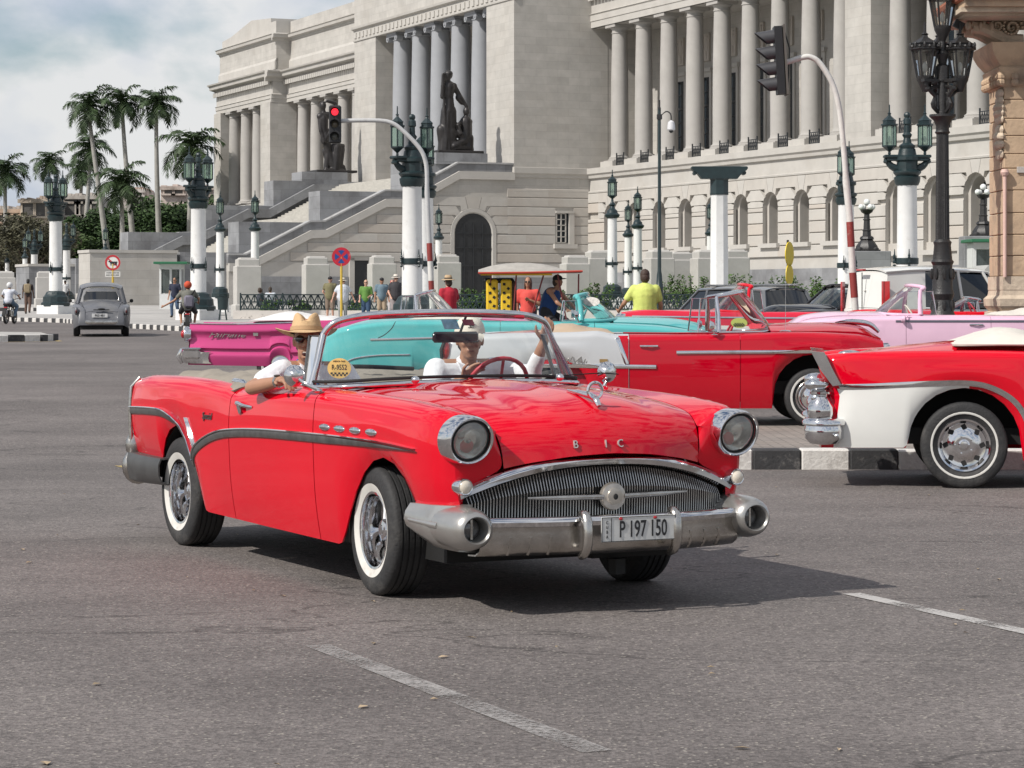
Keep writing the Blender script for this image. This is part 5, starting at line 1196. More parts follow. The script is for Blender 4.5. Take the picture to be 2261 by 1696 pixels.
def under(t, x0, x1, w, z0=.2, z1=.5): return MB().bb(x0, x1, -w, w, z0, z1).build('underbody', BLK, t, None)
def tub(t, x0, x1, w, ztop, m, floor=.42):
    """cockpit: floor and inner side walls"""
    mb = MB(); mb.bb(x0, x1, -w, w, floor-.05, floor); mb.bb(x0, x1, -w, -w+.03, floor, ztop); mb.bb(x0, x1, w-.03, w, floor, ztop); mb.bb(x0-.03, x0, -w, w, floor, ztop-.02); mb.bb(x1, x1+.03, -w, w, floor, ztop-.06); return mb.build('cockpit', m, t, None)
def script_text(t, txt, x, y, z, size, sd, m, shear=.35, wx=1.0, rot=0.0):
    me = text_mesh(txt, size, .003, m, wx, 'CENTER', shear)
    return put('lettering', me, t, (x, y, z), (radians(90), rot, 0 if sd < 0 else pi))

# ------------------------------------------------------------------ main red convertible
def buick():
    hd = Vector((1.412, -2.78, 0)).normalized(); t = empty('red_convertible', (.0128, 14.08, 0), math.atan2(hd.y, hd.x), 'bright red open convertible driving with two men aboard, wide chrome grille and licence plate', 'car', 'classic cars on the square')
    HS = [(-.50, 1.135, -.58, 1.078, .70), (-.2, 1.14, -.2, 1.072, .68), (.2, 1.13, .2, 1.058, .665), (.5, 1.112, .5, 1.038, .65), (.75, 1.08, .72, 1.01, .635), (.92, 1.035, .86, .98, .615), (1.04, .965, .95, .925, .60), (1.10, .885, 1.0, .84, .585), (1.125, .802, 1.012, .735, .575)]
    he = sorted([(h[2], h[3], h[4]) for h in HS[:7]])
    zi_f = [(a, b) for a, b, c in he]; yi_f = [(a, c+.007) for a, b, c in he]
    sp = dict(w=crv([(-4.06, .865), (-3.7, .90), (-3.2, .925), (-2.5, .935), (-1.5, .94), (-.5, .935), (.1, .93), (.5, .93), (.72, .928), (.84, .918), (.91, .90), (.95, .878), (.985, .842)]),
        zt=crv([(-4.06, 1.065), (-3.7, 1.09), (-3.1, 1.098), (-2.5, 1.09), (-2.2, 1.075), (-1.95, 1.055), (-1.7, 1.075), (-1.2, 1.088), (-.65, 1.092), (-.2, 1.085), (.25, 1.072), (.55, 1.058), (.8, 1.040), (.9, 1.028), (.95, 1.014), (.985, .992)]),
        zb=lin([(-4.06, .555), (-3.40, .555), (-3.385, .60), (-3.34, .68), (-3.25, .745), (-3.1, .785), (-2.98, .77), (-2.86, .69), (-2.76, .58), (-2.66, .44), (-2.58, .33), (-2.53, .275), (-2.5, .265), (-.40, .245), (-.36, .255), (-.31, .32), (-.25, .43), (-.17, .55), (-.06, .66), (.06, .73), (.19, .755), (.33, .73), (.46, .665), (.56, .585), (.63, .52), (.70, .50), (.985, .50)]),
        yi=crv([(-4.06, .60), (-2.75, .64), (-2.45, .74), (-2.3, .78), (-.75, .80), (-.62, .72)]+yi_f[1:]), zi=crv([(-4.06, 1.0), (-3.4, 1.06), (-2.75, 1.075), (-2.2, 1.06), (-1.95, 1.045), (-.8, 1.08)]+zi_f),
        side=[(0, .008), (.18, 0), (.4, .004), (.62, .012), (.82, .028), (1, .05)])
    xa = [-3.40, -3.385, -3.34, -3.25, -3.1, -2.98, -2.86, -2.76, -2.66, -2.58, -2.53, -.40, -.36, -.31, -.25, -.17, -.06, .06, .19, .33, .46, .56, .63, .87, .90, .925, .945, .96, .973]
    for sd in (-1, 1):
        side_panel(sp, t, 'front_fender', .985, -.650, P_RED, sd, .04, xa); d = side_panel(sp, t, 'door', -.660, -1.983, P_RED, sd, .06); side_panel(sp, t, 'rear_quarter', -1.993, -4.06, P_RED, sd, .04, xa)
        # nose panel from the fender edge to the grille arch
        A = [Vector((.985, sd*y, z)) for y, z in sec(sp, .985)]; n = len(A)
        B = spline([(.965, sd*.607, .915), (1.0, sd*.592, .82), (1.0, sd*.590, .735), (.985, sd*.70, .675), (.965, sd*.77, .61), (.95, sd*.785, .535), (.94, sd*.79, .50)], n)
        rows = []
        for k in range(9):
            q = k/8; rows.append([a.lerp(b, q)+Vector((.012*sin(pi*q), 0, 0)) for a, b in zip(A, B)])
        MB().grid(rows, flip=sd > 0).build('nose_panel', P_RED, t, 45, thick=.012, recalc=False)
        h = put('door_handle', None, d) if False else None
        hb = MB(); zz = .955; yy = sd*(surf_y(sp, -1.74, zz)+.02)
        hb.tube(spline([(-1.86, yy-sd*.02, zz+.012), (-1.80, yy, zz+.018), (-1.70, yy, zz+.006), (-1.60, yy-sd*.02, zz)], 8), [.012, .016, .014, .013, .012, .011, .010, .008], 8); hb.add([(-1.86, yy-sd*.005, zz+.03), (-1.80, yy+sd*.003, zz+.025), (-1.74, yy, zz-.03), (-1.80, yy-sd*.008, zz-.05)], [(0, 1, 2, 3)]); hb.build('door_handle', CHR, d, 50)
        # flash ornaments on the quarter, ventiports on the fender
        for q in (0, .045):
            rows = []; 
            for f in [i/6 for i in range(7)]:
                x = lerp(-2.80, -2.655, f)+q; z = lerp(.845, .665, f); ys = surf_y(sp, x, z); w = .013*sin(pi*min(max(f, .12), .95))
                rows.append([(x-w, sd*(ys+.001), z), (x, sd*(ys+.012), z), (x+w, sd*(ys+.001), z)])
            MB().grid(rows).build('quarter_blade', CHR, t, 40)
        for x in (-.49, -.285, -.075, .135): MB().ell((x, sd*surf_y(sp, x, .888), .888), (.075, .018, .020), 14, 8).build('fender_port', CHR, t, 60)
        well(sp, t, 0.17, .44, sd); well(sp, t, -3.05, .45, sd)
        # headlamp
        c = Vector((1.0, sd*.79, .885)); R = Matrix.Rotation(radians(90), 3, 'Y'); mb = MB(); rows = []
        for r, dx in ((.130, -.07), (.130, -.03), (.127, .02), (.122, .042), (.116, .054), (.110, .052), (.105, .045), (.103, .02)):
            rows.append([c+Vector((dx+.03+.035*sin(a)*(dx+.12)/.2, r*cos(a)*(1.04), r*sin(a))) for a in [2*pi*k/36 for k in range(36)]])
        mb.grid(rows, True, flip=True); hl = mb.build('headlight', CHR, t, 50)
        mb = MB(); mb.grid([[c+Vector((.065+.03*sin(a), r*cos(a), r*sin(a))) for a in [2*pi*k/36 for k in range(36)]] for r in (.105, .092)], True); mb.build('gasket', BLK, hl, None)
        mb = MB(); mb.grid([[c+Vector((dx+.022+.03*sin(a)*r/.094, r*cos(a), r*sin(a))) for a in [2*pi*k/36 for k in range(36)]] for r, dx in ((.094, .044), (.08, .055), (.055, .066), (.028, .072), (.001, .074))], True); mb.build('lens', glass_mat('headlamp_glass', (.96, .97, .95), 1.6, 1.0, .30, (.62, .62, .58)), hl, 60)
        mb = MB(); mb.grid([[c+Vector((dx+.03*sin(a)*r/.094, r*cos(a), r*sin(a))) for a in [2*pi*k/36 for k in range(36)]] for r, dx in ((.092, .055), (.075, .025), (.05, .005), (.025, -.005), (.001, -.008))], True); mb.build('reflector', mat('reflector', (.80, .80, .78), .22, 1.0, var=.05, scale=20), hl, 60); MB().ell(c+Vector((.03, 0, 0)), (.03, .016, .016), 10, 8).build('lamp_cap', CHR, hl, 60)
        # turn lamp below the headlamp
        q = Vector((1.005, sd*.805, .65)); o = MB().lathe([(.045, -.06), (.045, .03), (.040, .038), (.034, .036)], q, 18, R).build('turn_lamp', CHR, t, 40); MB().lathe([(.037, .03), (.03, .045), (.015, .052), (0, .054)], q, 16, R).build('lens', AMB, o, 60)
        # bullet bumper end
        q = Vector((1.0, sd*.82, .445)); mb = MB(); rows = []
        for r, dx in ((.075, -.30), (.105, -.20), (.119, -.08), (.122, .04), (.117, .12), (.104, .172), (.088, .198), (.074, .205), (.066, .197), (.061, .16), (.059, .10)):
            rows.append([q+Vector((dx, r*cos(a)*(1 if cos(a)*sd > 0 else 1.0), r*sin(a)*.93)) for a in [2*pi*k/32 for k in range(32)]])
        mb.grid(rows, True, flip=True); bl = mb.build('bumper_bullet', SILV, t, 45)
        mb = MB(); mb.lathe([(.060, .11), (.05, .125), (.03, .135), (0, .138)], q, 20, R); mb.build('lens', mat('fog_lens', (.10, .10, .10), .12, .4, coat=1), bl, 60); MB().box(q+Vector((.13, 0, 0)), (.02, .012, .1)).build('lens_bar', CHR2, bl, None)
        # wrap-round bumper side
        rows = []
        for f in [i/10 for i in range(11)]:
            x = lerp(1.03, .60, f); yb = lerp(.89, .945, min(1, f*2.5)); h0, h1 = lerp(.325, .40, f**1.6), lerp(.555, .545, f)
            rows.append([(x, sd*(yb-.12), h1+.005), (x, sd*(yb-.035), h1), (x, sd*(yb-.006), lerp(h0, h1, .72)), (x, sd*(yb+.002), lerp(h0, h1, .45)), (x, sd*(yb-.012), lerp(h0, h1, .2)), (x, sd*(yb-.05), h0), (x, sd*(yb-.16), h0-.01)])
        MB().grid(rows, flip=sd > 0).build('bumper_wrap', SILV, t, 50, thick=.01)
        MB().tube([(.66, sd*.945, .465), (.98, sd*.925, .455)], [.010, .022], 8).build('bumper_rib', SILV, t, 60)
        # rear bumper wrap and fin end
        rows = []
        for f in [i/14 for i in range(15)]:
            x = lerp(-3.30, -4.12, f); yb = lerp(.925, .88, f**2); h0 = lerp(.385, .36, f)
            rows.append([(x, sd*(yb-.10), .557), (x, sd*(yb-.005), .553), (x, sd*(yb+.012), .51), (x, sd*(yb+.010), .44), (x, sd*(yb-.01), h0+.01), (x, sd*(yb-.06), h0-.01)])
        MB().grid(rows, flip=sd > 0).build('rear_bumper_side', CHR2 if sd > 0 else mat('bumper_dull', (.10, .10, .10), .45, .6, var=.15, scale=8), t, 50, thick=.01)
        mb = MB(); mb.ell((-4.10, sd*.80, .46), (.07, .12, .13), 12, 8); mb.ell((-4.10, sd*.82, .60), (.055, .075, .10), 12, 8); mb.build('rear_bumper_end', CHR2, t, 60)
        mb = MB(); mb.tube([(-4.07, sd*.80, 1.06), (-4.085, sd*.855, 1.0), (-4.085, sd*.865, .85), (-4.075, sd*.86, .56)], .016, 8); mb.ell((-4.10, sd*.80, .86), (.06, .05, .07), 10, 7); mb.build('tail_trim', CHR2, t, 60); MB().ell((-4.09, sd*.78, .98), (.03, .045, .06), 10, 7).build('tail_lamp', TLR, t, 60)
    trim(sp, t, 'body_trim', STRIP, [(-4.07, .838), (-3.6, .852), (-3.28, .85), (-3.08, .80), (-2.93, .72), (-2.82, .63), (-2.74, .55)], .045, n=40)
    trim(sp, t, 'body_trim', STRIP, [(-2.75, .55), (-2.64, .63), (-2.45, .70), (-2.2, .755), (-1.9, .785), (-1.46, .805), (-.9, .815), (-.3, .82), (.3, .818), (.72, .815)], .048, n=70, taper=True)
    trim(sp, t, 'trim_edge', CHR, [(-4.07, .864), (-3.6, .878), (-3.27, .875), (-3.06, .822), (-2.905, .735), (-2.80, .645), (-2.73, .575)], .012, n=40, off=.016); trim(sp, t, 'trim_edge', CHR, [(-2.73, .585), (-2.62, .665), (-2.45, .728), (-2.2, .783), (-1.9, .812), (-1.46, .832), (-.9, .842), (-.3, .847), (.3, .843), (.70, .83)], .012, n=70, off=.016, taper=True)
    # hood: crowned panel with front face
    C = spline([(h[0], h[1], 0) for h in HS], 34); E = spline([(h[2], h[3], h[4]) for h in HS], 34); rows = []
    for c, e in zip(C, E):
        r = []
        for q in [-1+i/12 for i in range(25)]:
            a = abs(q); r.append((lerp(c.x, e.x, a**2), e.z*q, lerp(c.y, e.y, a**2.2)+.010*math.exp(-(q*9)**2)*(1 if c.x < 1 else .3)-.012*math.exp(-((a-.62)*8)**2)*(1 if c.x < .95 else .2)))
        rows.append(r)
    hood = MB().grid(rows, flip=True).build('hood', P_RED, t, 50, thick=.012, recalc=False)
    lm = mat('hood_letters', (.62, .60, .56), .3, .6)
    for ch, y in (('B', -.21), ('I', -.04), ('C', .045)): put('letter', text_mesh(ch, .058, .006, lm, .85), hood, (1.118-.105*(y/.58)**2, y, .852), (radians(90-10), 0, radians(90+y*18)))
    mb = MB(); mb.tube(spline([(.62, 0, 1.115), (.80, 0, 1.10), (.92, 0, 1.085), (.97, 0, 1.04)], 10), [.004, .008, .014, .016, .018, .018, .018, .018, .016, .012], 8); mb.lathe([(.045, -.008), (.052, 0), (.045, .008), (.036, .006), (.036, -.006)], (.93, 0, 1.12), 20, Matrix.Rotation(radians(90), 3, 'Y'), close=True); mb.build('hood_ornament', CHR, hood, 50)
    # cowl
    MB().grid([[(-.52-.10*abs(q)**2-.0, .70*q, lerp(1.135, 1.078, abs(q)**2.2)-.004) for q in [-1+i/8 for i in range(17)]], [(-.74-.16*abs(q)**2, .79*q, lerp(1.12, 1.08, abs(q)**2.2)) for q in [-1+i/8 for i in range(17)]]], flip=True).build('cowl', P_RED, t, 50, thick=.01, recalc=False)
    # grille
    ar = lambda y: .772-.155*(abs(y)/.78)**2.3; xg = lambda y: 1.055-.13*(y/.8)**2
    n = 40; Y = [-.83+1.66*i/n for i in range(n+1)]
    rows = [[(xg(y)+dx, y, ar(y)+dz) for y in Y] for dx, dz in ((-.02, .030), (.045, .022), (.060, .0), (.050, -.025), (-.01, -.032))]
    fr = MB().grid(rows).build('grille_frame', CHR, t, 50, thick=.008)
    mb = MB(); Nb = 96
    for i in range(Nb):
        y = -.745+1.49*i/(Nb-1); z1 = ar(y)-.025; z0 = .487
        mb.tube([(xg(y)-.035, y, z1), (xg(y)+.01, y, lerp(z0, z1, .55)), (xg(y)+.005, y, z0)], .0034, 4)
    o = mb.build('grille_bars', mat('grille_chrome', (.52, .51, .49), .25, 1.0, var=.15), t, None); o['kind'] = 'stuff'
    MB().grid([[(xg(y)-.07, y, ar(y)-.0) for y in Y], [(xg(y)-.05, y, .47) for y in Y]]).build('grille_back', BLK, t, None)
    mb = MB(); mb.tube([(1.07, -.47, .585), (1.10, -.30, .583), (1.125, -.06, .582)], [.006, .014, .016], 8); mb.tube([(1.125, .06, .582), (1.10, .30, .585), (1.07, .47, .588)], [.016, .014, .006], 8); mb.build('grille_spear', CHR2, t, 60)
    em = MB().lathe([(.072, -.01), (.074, .0), (.068, .018), (.045, .026), (.043, .034), (.03, .036), (.012, .036)], (1.115, 0, .582), 26, Matrix.Rotation(radians(90), 3, 'Y')).build('grille_emblem', mat('emblem_metal', (.50, .46, .41), .35, .8, var=.2, scale=12), t, 40)
    MB().ell((1.152, 0, .582), (.004, .014, .016), 8, 6).build('emblem_hole', BLK, em)
    # front bumper
    xb = lambda y: 1.285-.16*(abs(y)/.78)**2.2; Y = [-.76+1.52*i/24 for i in range(25)]
    MB().grid([[(xb(y)+dx, y, z) for y in Y] for dx, z in ((-.24, .487), (-.03, .500), (.0, .494), (.012, .475), (.0, .452))]).build('front_bumper', CHR, t, 50, thick=.01)
    MB().grid([[(xb(y)+dx, y, z) for y in Y] for dx, z in ((-.012, .450), (-.018, .42), (-.010, .37), (-.03, .325), (-.075, .30), (-.16, .295))]).build('bumper_valance', CHR2, t, 50, thick=.008)
    for y in (-.62, -.52, -.42, .40, .50, .60): MB().tube([(xb(y)-.012, y, .40), (xb(y)-.016, y, .35), (xb(y)-.05, y, .31)], .008, 6).build('valance_rib', CHR2, t, 60)
    for y in (-.27, .25):
        mb = MB(); mb.tube(spline([(1.27, y, .515), (1.325, y, .50), (1.345, y, .42), (1.33, y, .33), (1.27, y, .295)], 12), [.018, .024, .027, .028, .029, .029, .029, .028, .026, .024, .022, .018], 10, flat=(1, .95, 1)); mb.build('bumper_guard', CHR2, t, 60)
    pl = MB().bevbox((1.352, .02, .435), (.008, .435, .128), .004).build('licence_plate', mat('plate_white', (.60, .60, .58), .45, var=.06, dirt=((.45, .43, .40), 12, .55, .8)), t, None)
    pb = mat('plate_black', (.02, .02, .022), .5); put('plate_text', text_mesh('P 197 150', .118, .001, pb, .60, bold=.0012, space=.98), pl, (1.3575, .045, .430), (radians(90), 0, radians(90)))
    for i, ch in enumerate('CUBA'): put('plate_text', text_mesh(ch, .024, .001, pb, .8), pl, (1.3575, -.165, .470-i*.024), (radians(90), 0, radians(90)))
    mb = MB()
    for a, b, c, d in ((-.196, .236, .4945, .4975), (-.196, .236, .3725, .3755)): mb.bb(1.3565, 1.358, a, b, c, d)
    for a in (-.196, .233, -.142): mb.bb(1.3565, 1.358, a, a+.003, .374, .496)
    mb.build('plate_border', pb, pl, None); mb = MB()
    for y in (-.085, .115): mb.ell((1.358, y, .487), (.005, .012, .008), 8, 5)
    mb.build('plate_bolt', TLR, pl, 60)
    under(t, -3.9, .60, .70, .22, .46); mb = MB(); mb.bb(.6, 1.08, -.50, .50, .345, .45); mb.bb(.75, .90, .0, .45, .24, .32); mb.box((.95, .12, .20), (.05, .08, .08), .4); mb.build('lower_apron', BLK, t, None)
    # cockpit
    tub(t, -2.45, -.7, .80, 1.02, GSEAT); seat(t, -1.62, .78, .74, GSEAT, 'front_seat', .48); seat(t, -2.30, .82, .72, GSEAT, 'rear_seat', .44)
    for sd in (-1, 1): MB().tube([(-.78, sd*.80, 1.075), (-1.4, sd*.80, 1.078), (-1.97, sd*.79, 1.045)], .022, 8).build('door_top_trim', RINT, t, 60)
    MB().tube([(-2.02, -.79, 1.05), (-2.10, -.80, 1.085), (-2.25, -.80, 1.09)], .02, 8).build('rail_bracket', CHR, t, 60)
    extrude_y([(-.72, 1.10), (-.85, 1.105), (-.98, 1.06), (-1.0, .96), (-.95, .86), (-.72, .84)], -.78, .78).build('dashboard', RINT, t, 40)
    steering(t, (-1.02, .40, 1.07), .20, radians(28), RINT)
    dk = crv([(-4.05, .98), (-3.9, 1.04), (-3.4, 1.085), (-2.7, 1.10), (-2.4, 1.095)]); top_panel(sp, t, 'trunk_lid', -2.42, -4.04, P_RED, dk)
    S = sec(sp, -4.06); mb = MB(); ln = [(-4.06, -y, z) for y, z in S[::-1]]+[(-4.06, 0, .99)]+[(-4.06, y, z) for y, z in S]; mb.add(ln, [tuple(range(len(ln)))]); mb.build('tail_panel', P_RED, t, None)
    MB().bb(-4.14, -4.06, -.75, .75, .38, .56).build('rear_bumper', CHR2, t, None)
    boot_cover(t, -1.98, -3.05, .80, 1.075, .075, KHAKI, 3); MB().grid([[(-2.0-.13*i, -.62-.034*j-.012*sin(i*2.3+j), 1.135-.0016*j*j+.012*sin(i*1.7+j*.9)) for j in range(9)] for i in range(11)]).build('cover_flap', KHAKI, t, 60, thick=.01)
    MB().tube(spline([(-2.35, -.45, 1.15), (-2.28, .0, 1.17), (-2.32, .45, 1.15)], 12), .014, 6).build('cover_piping', BLK, t, 60)
    # windscreen
    base = [(-.47, 0, 1.128), (-.49, .28, 1.126), (-.54, .52, 1.118), (-.63, .72, 1.105), (-.76, .80, 1.098), (-.93, .83, 1.095)]
    top = [(-.83, 0, 1.522), (-.845, .28, 1.518), (-.885, .50, 1.506), (-.93, .645, 1.478), (-.96, .705, 1.44), (-.98, .735, 1.395)]
    g = windscreen(t, base, top, CHR, .021, n=41)
    MB().tube(spline([(-.86, -.5, 1.492), (-.85, 0, 1.506), (-.86, .5, 1.492)], 12), .012, 6).build('rail_lining', RINT, g, 60)
    MB().tube(spline([(x-.012, -y, z+.03) for x, y, z in base[:0:-1]]+[(x-.012, y, z+.03) for x, y, z in base], 30), .010, 6).build('base_seal', BLK, g, 60)
    for sd in (-1, 1): vent(t, [(-.95, sd*.825, 1.10), (-1.0, sd*.745, 1.385), (-1.12, sd*.76, 1.385), (-1.06, sd*.825, 1.10)], STRIP, .012)
    # taxi disc and small stickers behind the glass
    yl = mat('taxi_disc_yellow', (.72, .50, .17), .5); bx = Vector((-.76, -.73, 1.205)); M3 = Matrix.Rotation(radians(58), 3, 'Z') @ Matrix.Rotation(radians(90), 3, 'X')
    ds = MB().lathe([(0, 0), (.068, 0), (.068, -.004), (0, -.004)], bx, 28, Matrix.Rotation(radians(-32), 3, 'Z') @ Matrix.Rotation(radians(-90), 3, 'Y') @ Matrix.Diagonal((.85, 1, 1)).to_3x3()).build('taxi_disc', yl, g, 40)
    rz = radians(-32-90); put('disc_text', text_mesh('R-9552', .042, .0006, pb, .72), ds, bx+Vector((.0045, -.003, .005)), (radians(90), 0, radians(58)))
    mb = MB(); ux = Vector((cos(radians(58)), sin(radians(58)), 0))
    for r in range(2):
        for q in range(9):
            if (q+r) % 2 == 0: mb.box(bx+Vector((.004, -.003, -.028-r*.010))+ux*(-.044+q*.011), (.011, .001, .010), radians(58))
    mb.build('disc_checks', pb, ds, None); put('disc_text', text_mesh('AGENCIA TAXIS', .012, .0006, pb, .8), ds, bx+Vector((.0045, -.003, .040)), (radians(90), 0, radians(58)))
    MB().box((-.79, -.015, 1.452), (.002, .10, .075), M=Matrix.Rotation(radians(-42), 3, 'Y')).build('blue_sticker', mat('sticker_blue', (.30, .52, .66), .5, var=.3, scale=30), g, None); MB().box((-.79, .10, 1.462), (.002, .07, .045), M=Matrix.Rotation(radians(-42), 3, 'Y')).build('red_sticker', mat('sticker_red', (.35, .04, .07), .5, var=.4, scale=40), g, None)
    mb = MB(); mb.tube([(-.86, .12, 1.50), (-.90, .10, 1.40)], .008, 6); mr = mb.build('rear_view_mirror', BLK, t, 60); MB().bevbox((-.90, .07, 1.375), (.03, .30, .065), .014).build('mirror_body', mat('mirror_dark', (.02, .018, .022), .15), mr, 40)
    mirror(t, (-.66, -.895, 1.085), (-.80, -.99, 1.165)); mirror(t, (-.60, .90, 1.08), (-.62, .93, 1.165)); 
    for y, x in ((-.42, -.40), (.52, -.44)): 
        o = MB().ell((x, y, 1.145), (.03, .025, .022), 10, 6).build('wiper', CHR, t, 60); MB().tube([(x, y, 1.155), (x-.05, y+.30, 1.165), (x-.09, y+.44, 1.155)], .0035, 5).build('wiper_arm', BLK, o, 60)
    script_text(t, 'Special', -2.37, -(surf_y(sp, -2.37, .87)+.004), .87, .062, -1, STRIP)
    for x in (0, -3.118):
        for sd in (-1, 1): wheel(t, x, sd*.755, .35, .225, 'spoke', .205, (.212, .253), steer=radians(-3) if x == 0 else 0)
    for sd in (-1, 1): MB().cyl((0, sd*.45, .35), (0, sd*.7, .35), .12, n=14).build('brake_drum', BLK, t, 50)
    return t
buick()
# ------------------------------------------------------------------ other parked cars
def roadster(name, label, X, D, rz, pm, K, z=None):
    """open 1950s car built from keyed curves; x = 0 at the front axle"""
    t = empty(name, (X, D, gz(D) if z is None else z), rz, label, 'car', 'classic cars on the square'); wb = K.get('wb', 2.92); r = K.get('r', .33); xf, xr = K['xf'], K['xr']; dx0, dx1 = K['door']; xc = K['cowl']; xd = K['deck']; sill = K.get('sill', .22)
    ar = K.get('arch', (.42, .42)); zb = lin(arch_keys(-wb, ar[1], K.get('rz', .36), sill, .34)+arch_keys(0, ar[0], .36, sill, None, .36)+[(xf, K.get('fb', .40)), (xr, K.get('rb', .40))])
    sp = dict(w=crv(K['w']), zt=crv(K['zt']), zb=zb, yi=crv(K['yi']), zi=crv(K['zi']), side=K.get('side', [(0, .012), (.2, 0), (.5, .0), (.8, .02), (1, .05)]), cr=K.get('cr', .10))
    ex = [k for k, _ in arch_keys(-wb, ar[1], .36, sill)+arch_keys(0, ar[0], .36, sill)]
    for sd in (-1, 1):
        side_panel(sp, t, 'front_fender', xf, dx0+.003, pm, sd, .07, ex); dr = side_panel(sp, t, 'door', dx0-.003, dx1+.003, pm, sd, .12); side_panel(sp, t, 'rear_quarter', dx1-.003, xr, K.get('qm', pm), sd, .07, ex)
        zz = K.get('hz', sp['zt']((dx0+dx1)/2)-.13); xx = dx1+.22; MB().tube([(xx-.10, sd*(surf_y(sp, xx, zz)+.012), zz), (xx, sd*(surf_y(sp, xx, zz)+.028), zz), (xx+.10, sd*(surf_y(sp, xx, zz)+.012), zz)], .012, 6).build('door_handle', CHR, dr, 60)
        well(sp, t, 0, ar[0]+.03, sd); well(sp, t, -wb, ar[1]+.03, sd)
        wheel(t, 0, sd*(sp['w'](0)-.13), r, .19, K.get('ws', 'cap'), r*.60, K.get('ww', (r*.68, r*.80)), rimmat=K.get('rim')); wheel(t, -wb, sd*(sp['w'](-wb)-.14), r, .19, K.get('ws', 'cap'), r*.60, K.get('ww', (r*.68, r*.80)), rimmat=K.get('rim'))
    hz = crv(K['hood']); dz = crv(K['trunk']); top_panel(sp, t, 'hood', xf, xc, pm, hz); top_panel(sp, t, 'trunk_lid', xd, xr, pm, dz)
    for x, nm, zc in ((xf, 'front_panel', hz), (xr, 'tail_panel', dz)):
        S = sec(sp, x); yi, zi = sp['yi'](x), sp['zi'](x); top = [(-y, z) for y, z in S[::-1]]+[(yi*q, zi+(zc(x)-zi)*(1-abs(q)**2.2)) for q in (-.75, -.5, -.25, 0, .25, .5, .75)]+list(S)
        rows = []; b = .10 if x > 0 else -.06
        for k in range(7):
            f = k/6; rows.append([(x+b*sin(pi*f*.5+0)*(1-(y/1.0)**4)*.8 if k else x, y*(1-.0*f), lerp(zz, min(zz, S[-1][1]), f)) for y, zz in top])
        MB().grid(rows, flip=x > 0).build(nm, pm, t, 50)
    # bumpers
    for x, sg, nm in ((xf, 1, 'front_bumper'), (xr, -1, 'rear_bumper')):
        if sg < 0 and K.get('norb'): continue
        w = sp['w'](x)+.02; P = [(x-sg*.30, -w-.02), (x-sg*.05, -w-.01), (x+sg*.08, -w+.12), (x+sg*.16, -.35), (x+sg*.18, 0), (x+sg*.16, .35), (x+sg*.08, w-.12), (x-sg*.05, w+.01), (x-sg*.30, w+.02)]
        Q = spline([(a, b, .46) for a, b in P], 26); rows = [[q+Vector((o*sg*.03, 0, h)) for q in Q] for o, h in ((-.6, .085), (.6, .07), (1, .0), (.6, -.06), (-.6, -.08))]; MB().grid(rows).build(nm, CHR, t, 50, thick=.01)
        for y in (-.38, .38): MB().tube([(x+sg*.17, y, .37), (x+sg*.22, y, .46), (x+sg*.17, y, .58)], [.03, .045, .03], 8).build('bumper_guard', CHR, t, 60)
    for sd in (-1, 1):
        c = (xf+.02, sd*(sp['w'](xf)-.17), sp['zt'](xf)-.15); o = MB().lathe([(.125, -.1), (.125, .05), (.105, .07), (.095, .05)], c, 20, Matrix.Rotation(radians(90), 3, 'Y')).build('headlight', CHR, t, 50); MB().lathe([(.10, .045), (.06, .07), (0, .078)], c, 18, Matrix.Rotation(radians(90), 3, 'Y')).build('lens', lens_mat(), o, 60)
    g = MB().bb(xf+.02, xf+.12, -.55, .55, .52, .72).build('grille', BLK, t, None); mb = MB()
    for i in range(12): mb.box((xf+.125, -.52+i*.0945, .62), (.012, .03, .2))
    mb.build('grille_bars', CHR, g, None); MB().tube([(xf+.10, -.6, .74), (xf+.14, 0, .76), (xf+.10, .6, .74)], .025, 8).build('grille_rim', CHR, g, 60)
    under(t, xr+.5, xf-.3, .62, .36, .5); tub(t, xd, xc-.25, sp['w'](-1.5)-.12, sp['zt'](-1.5)-.06, K['int']); zs = sp['zt'](-1.5)
    seat(t, dx1+.42, zs-.28, .66, K['seat'], 'front_seat', .50); seat(t, dx1-.38, zs-.26, .64, K['seat'], 'rear_seat', .46)
    extrude_y([(xc-.05, zs), (xc-.25, zs), (xc-.33, zs-.06), (xc-.30, zs-.2), (xc-.05, zs-.25)], -.72, .72).build('dashboard', K['int'], t, 40); steering(t, (xc-.42, .36, zs-.02), .20, radians(30), K.get('swm', K['int']))
    W = K['ws_']; windscreen(t, W['base'], W['top'], W.get('m', CHR), W.get('fr', .02), n=25, rail_m=W.get('rail'))
    if 'vent' in W:
        for sd in (-1, 1): vent(t, [(x, sd*y, z) for x, y, z in W['vent']], W.get('vm', CHR))
    if 'boot' in K: b = K['boot']; boot_cover(t, *b)
    if K.get('mir'): 
        for sd in (-1, 1): mirror(t, (K['mir'], sd*(sp['w'](K['mir'])-.03), zs), (K['mir']-.05, sd*(sp['w'](K['mir'])+.02), zs+.10), .055)
    return t, sp
def WS(xb, xp, yb, zb, zt, lean=.36, yt=None):
    yt = yt or yb-.12
    return dict(base=[(xb, 0, zb+.03), (xb-.05, yb*.55, zb+.02), (xb-.22, yb*.9, zb+.005), (xp, yb, zb)], top=[(xb-lean, 0, zt), (xb-lean-.03, yt*.6, zt-.006), (xb-lean-.14, yt*.95, zt-.035), (xp-.02, yt, zt-.07)],
        vent=[(xp-.03, yb-.01, zb), (xp-.03, yt, zt-.09), (xp-.20, yt, zt-.09), (xp-.24, yb-.01, zb)])
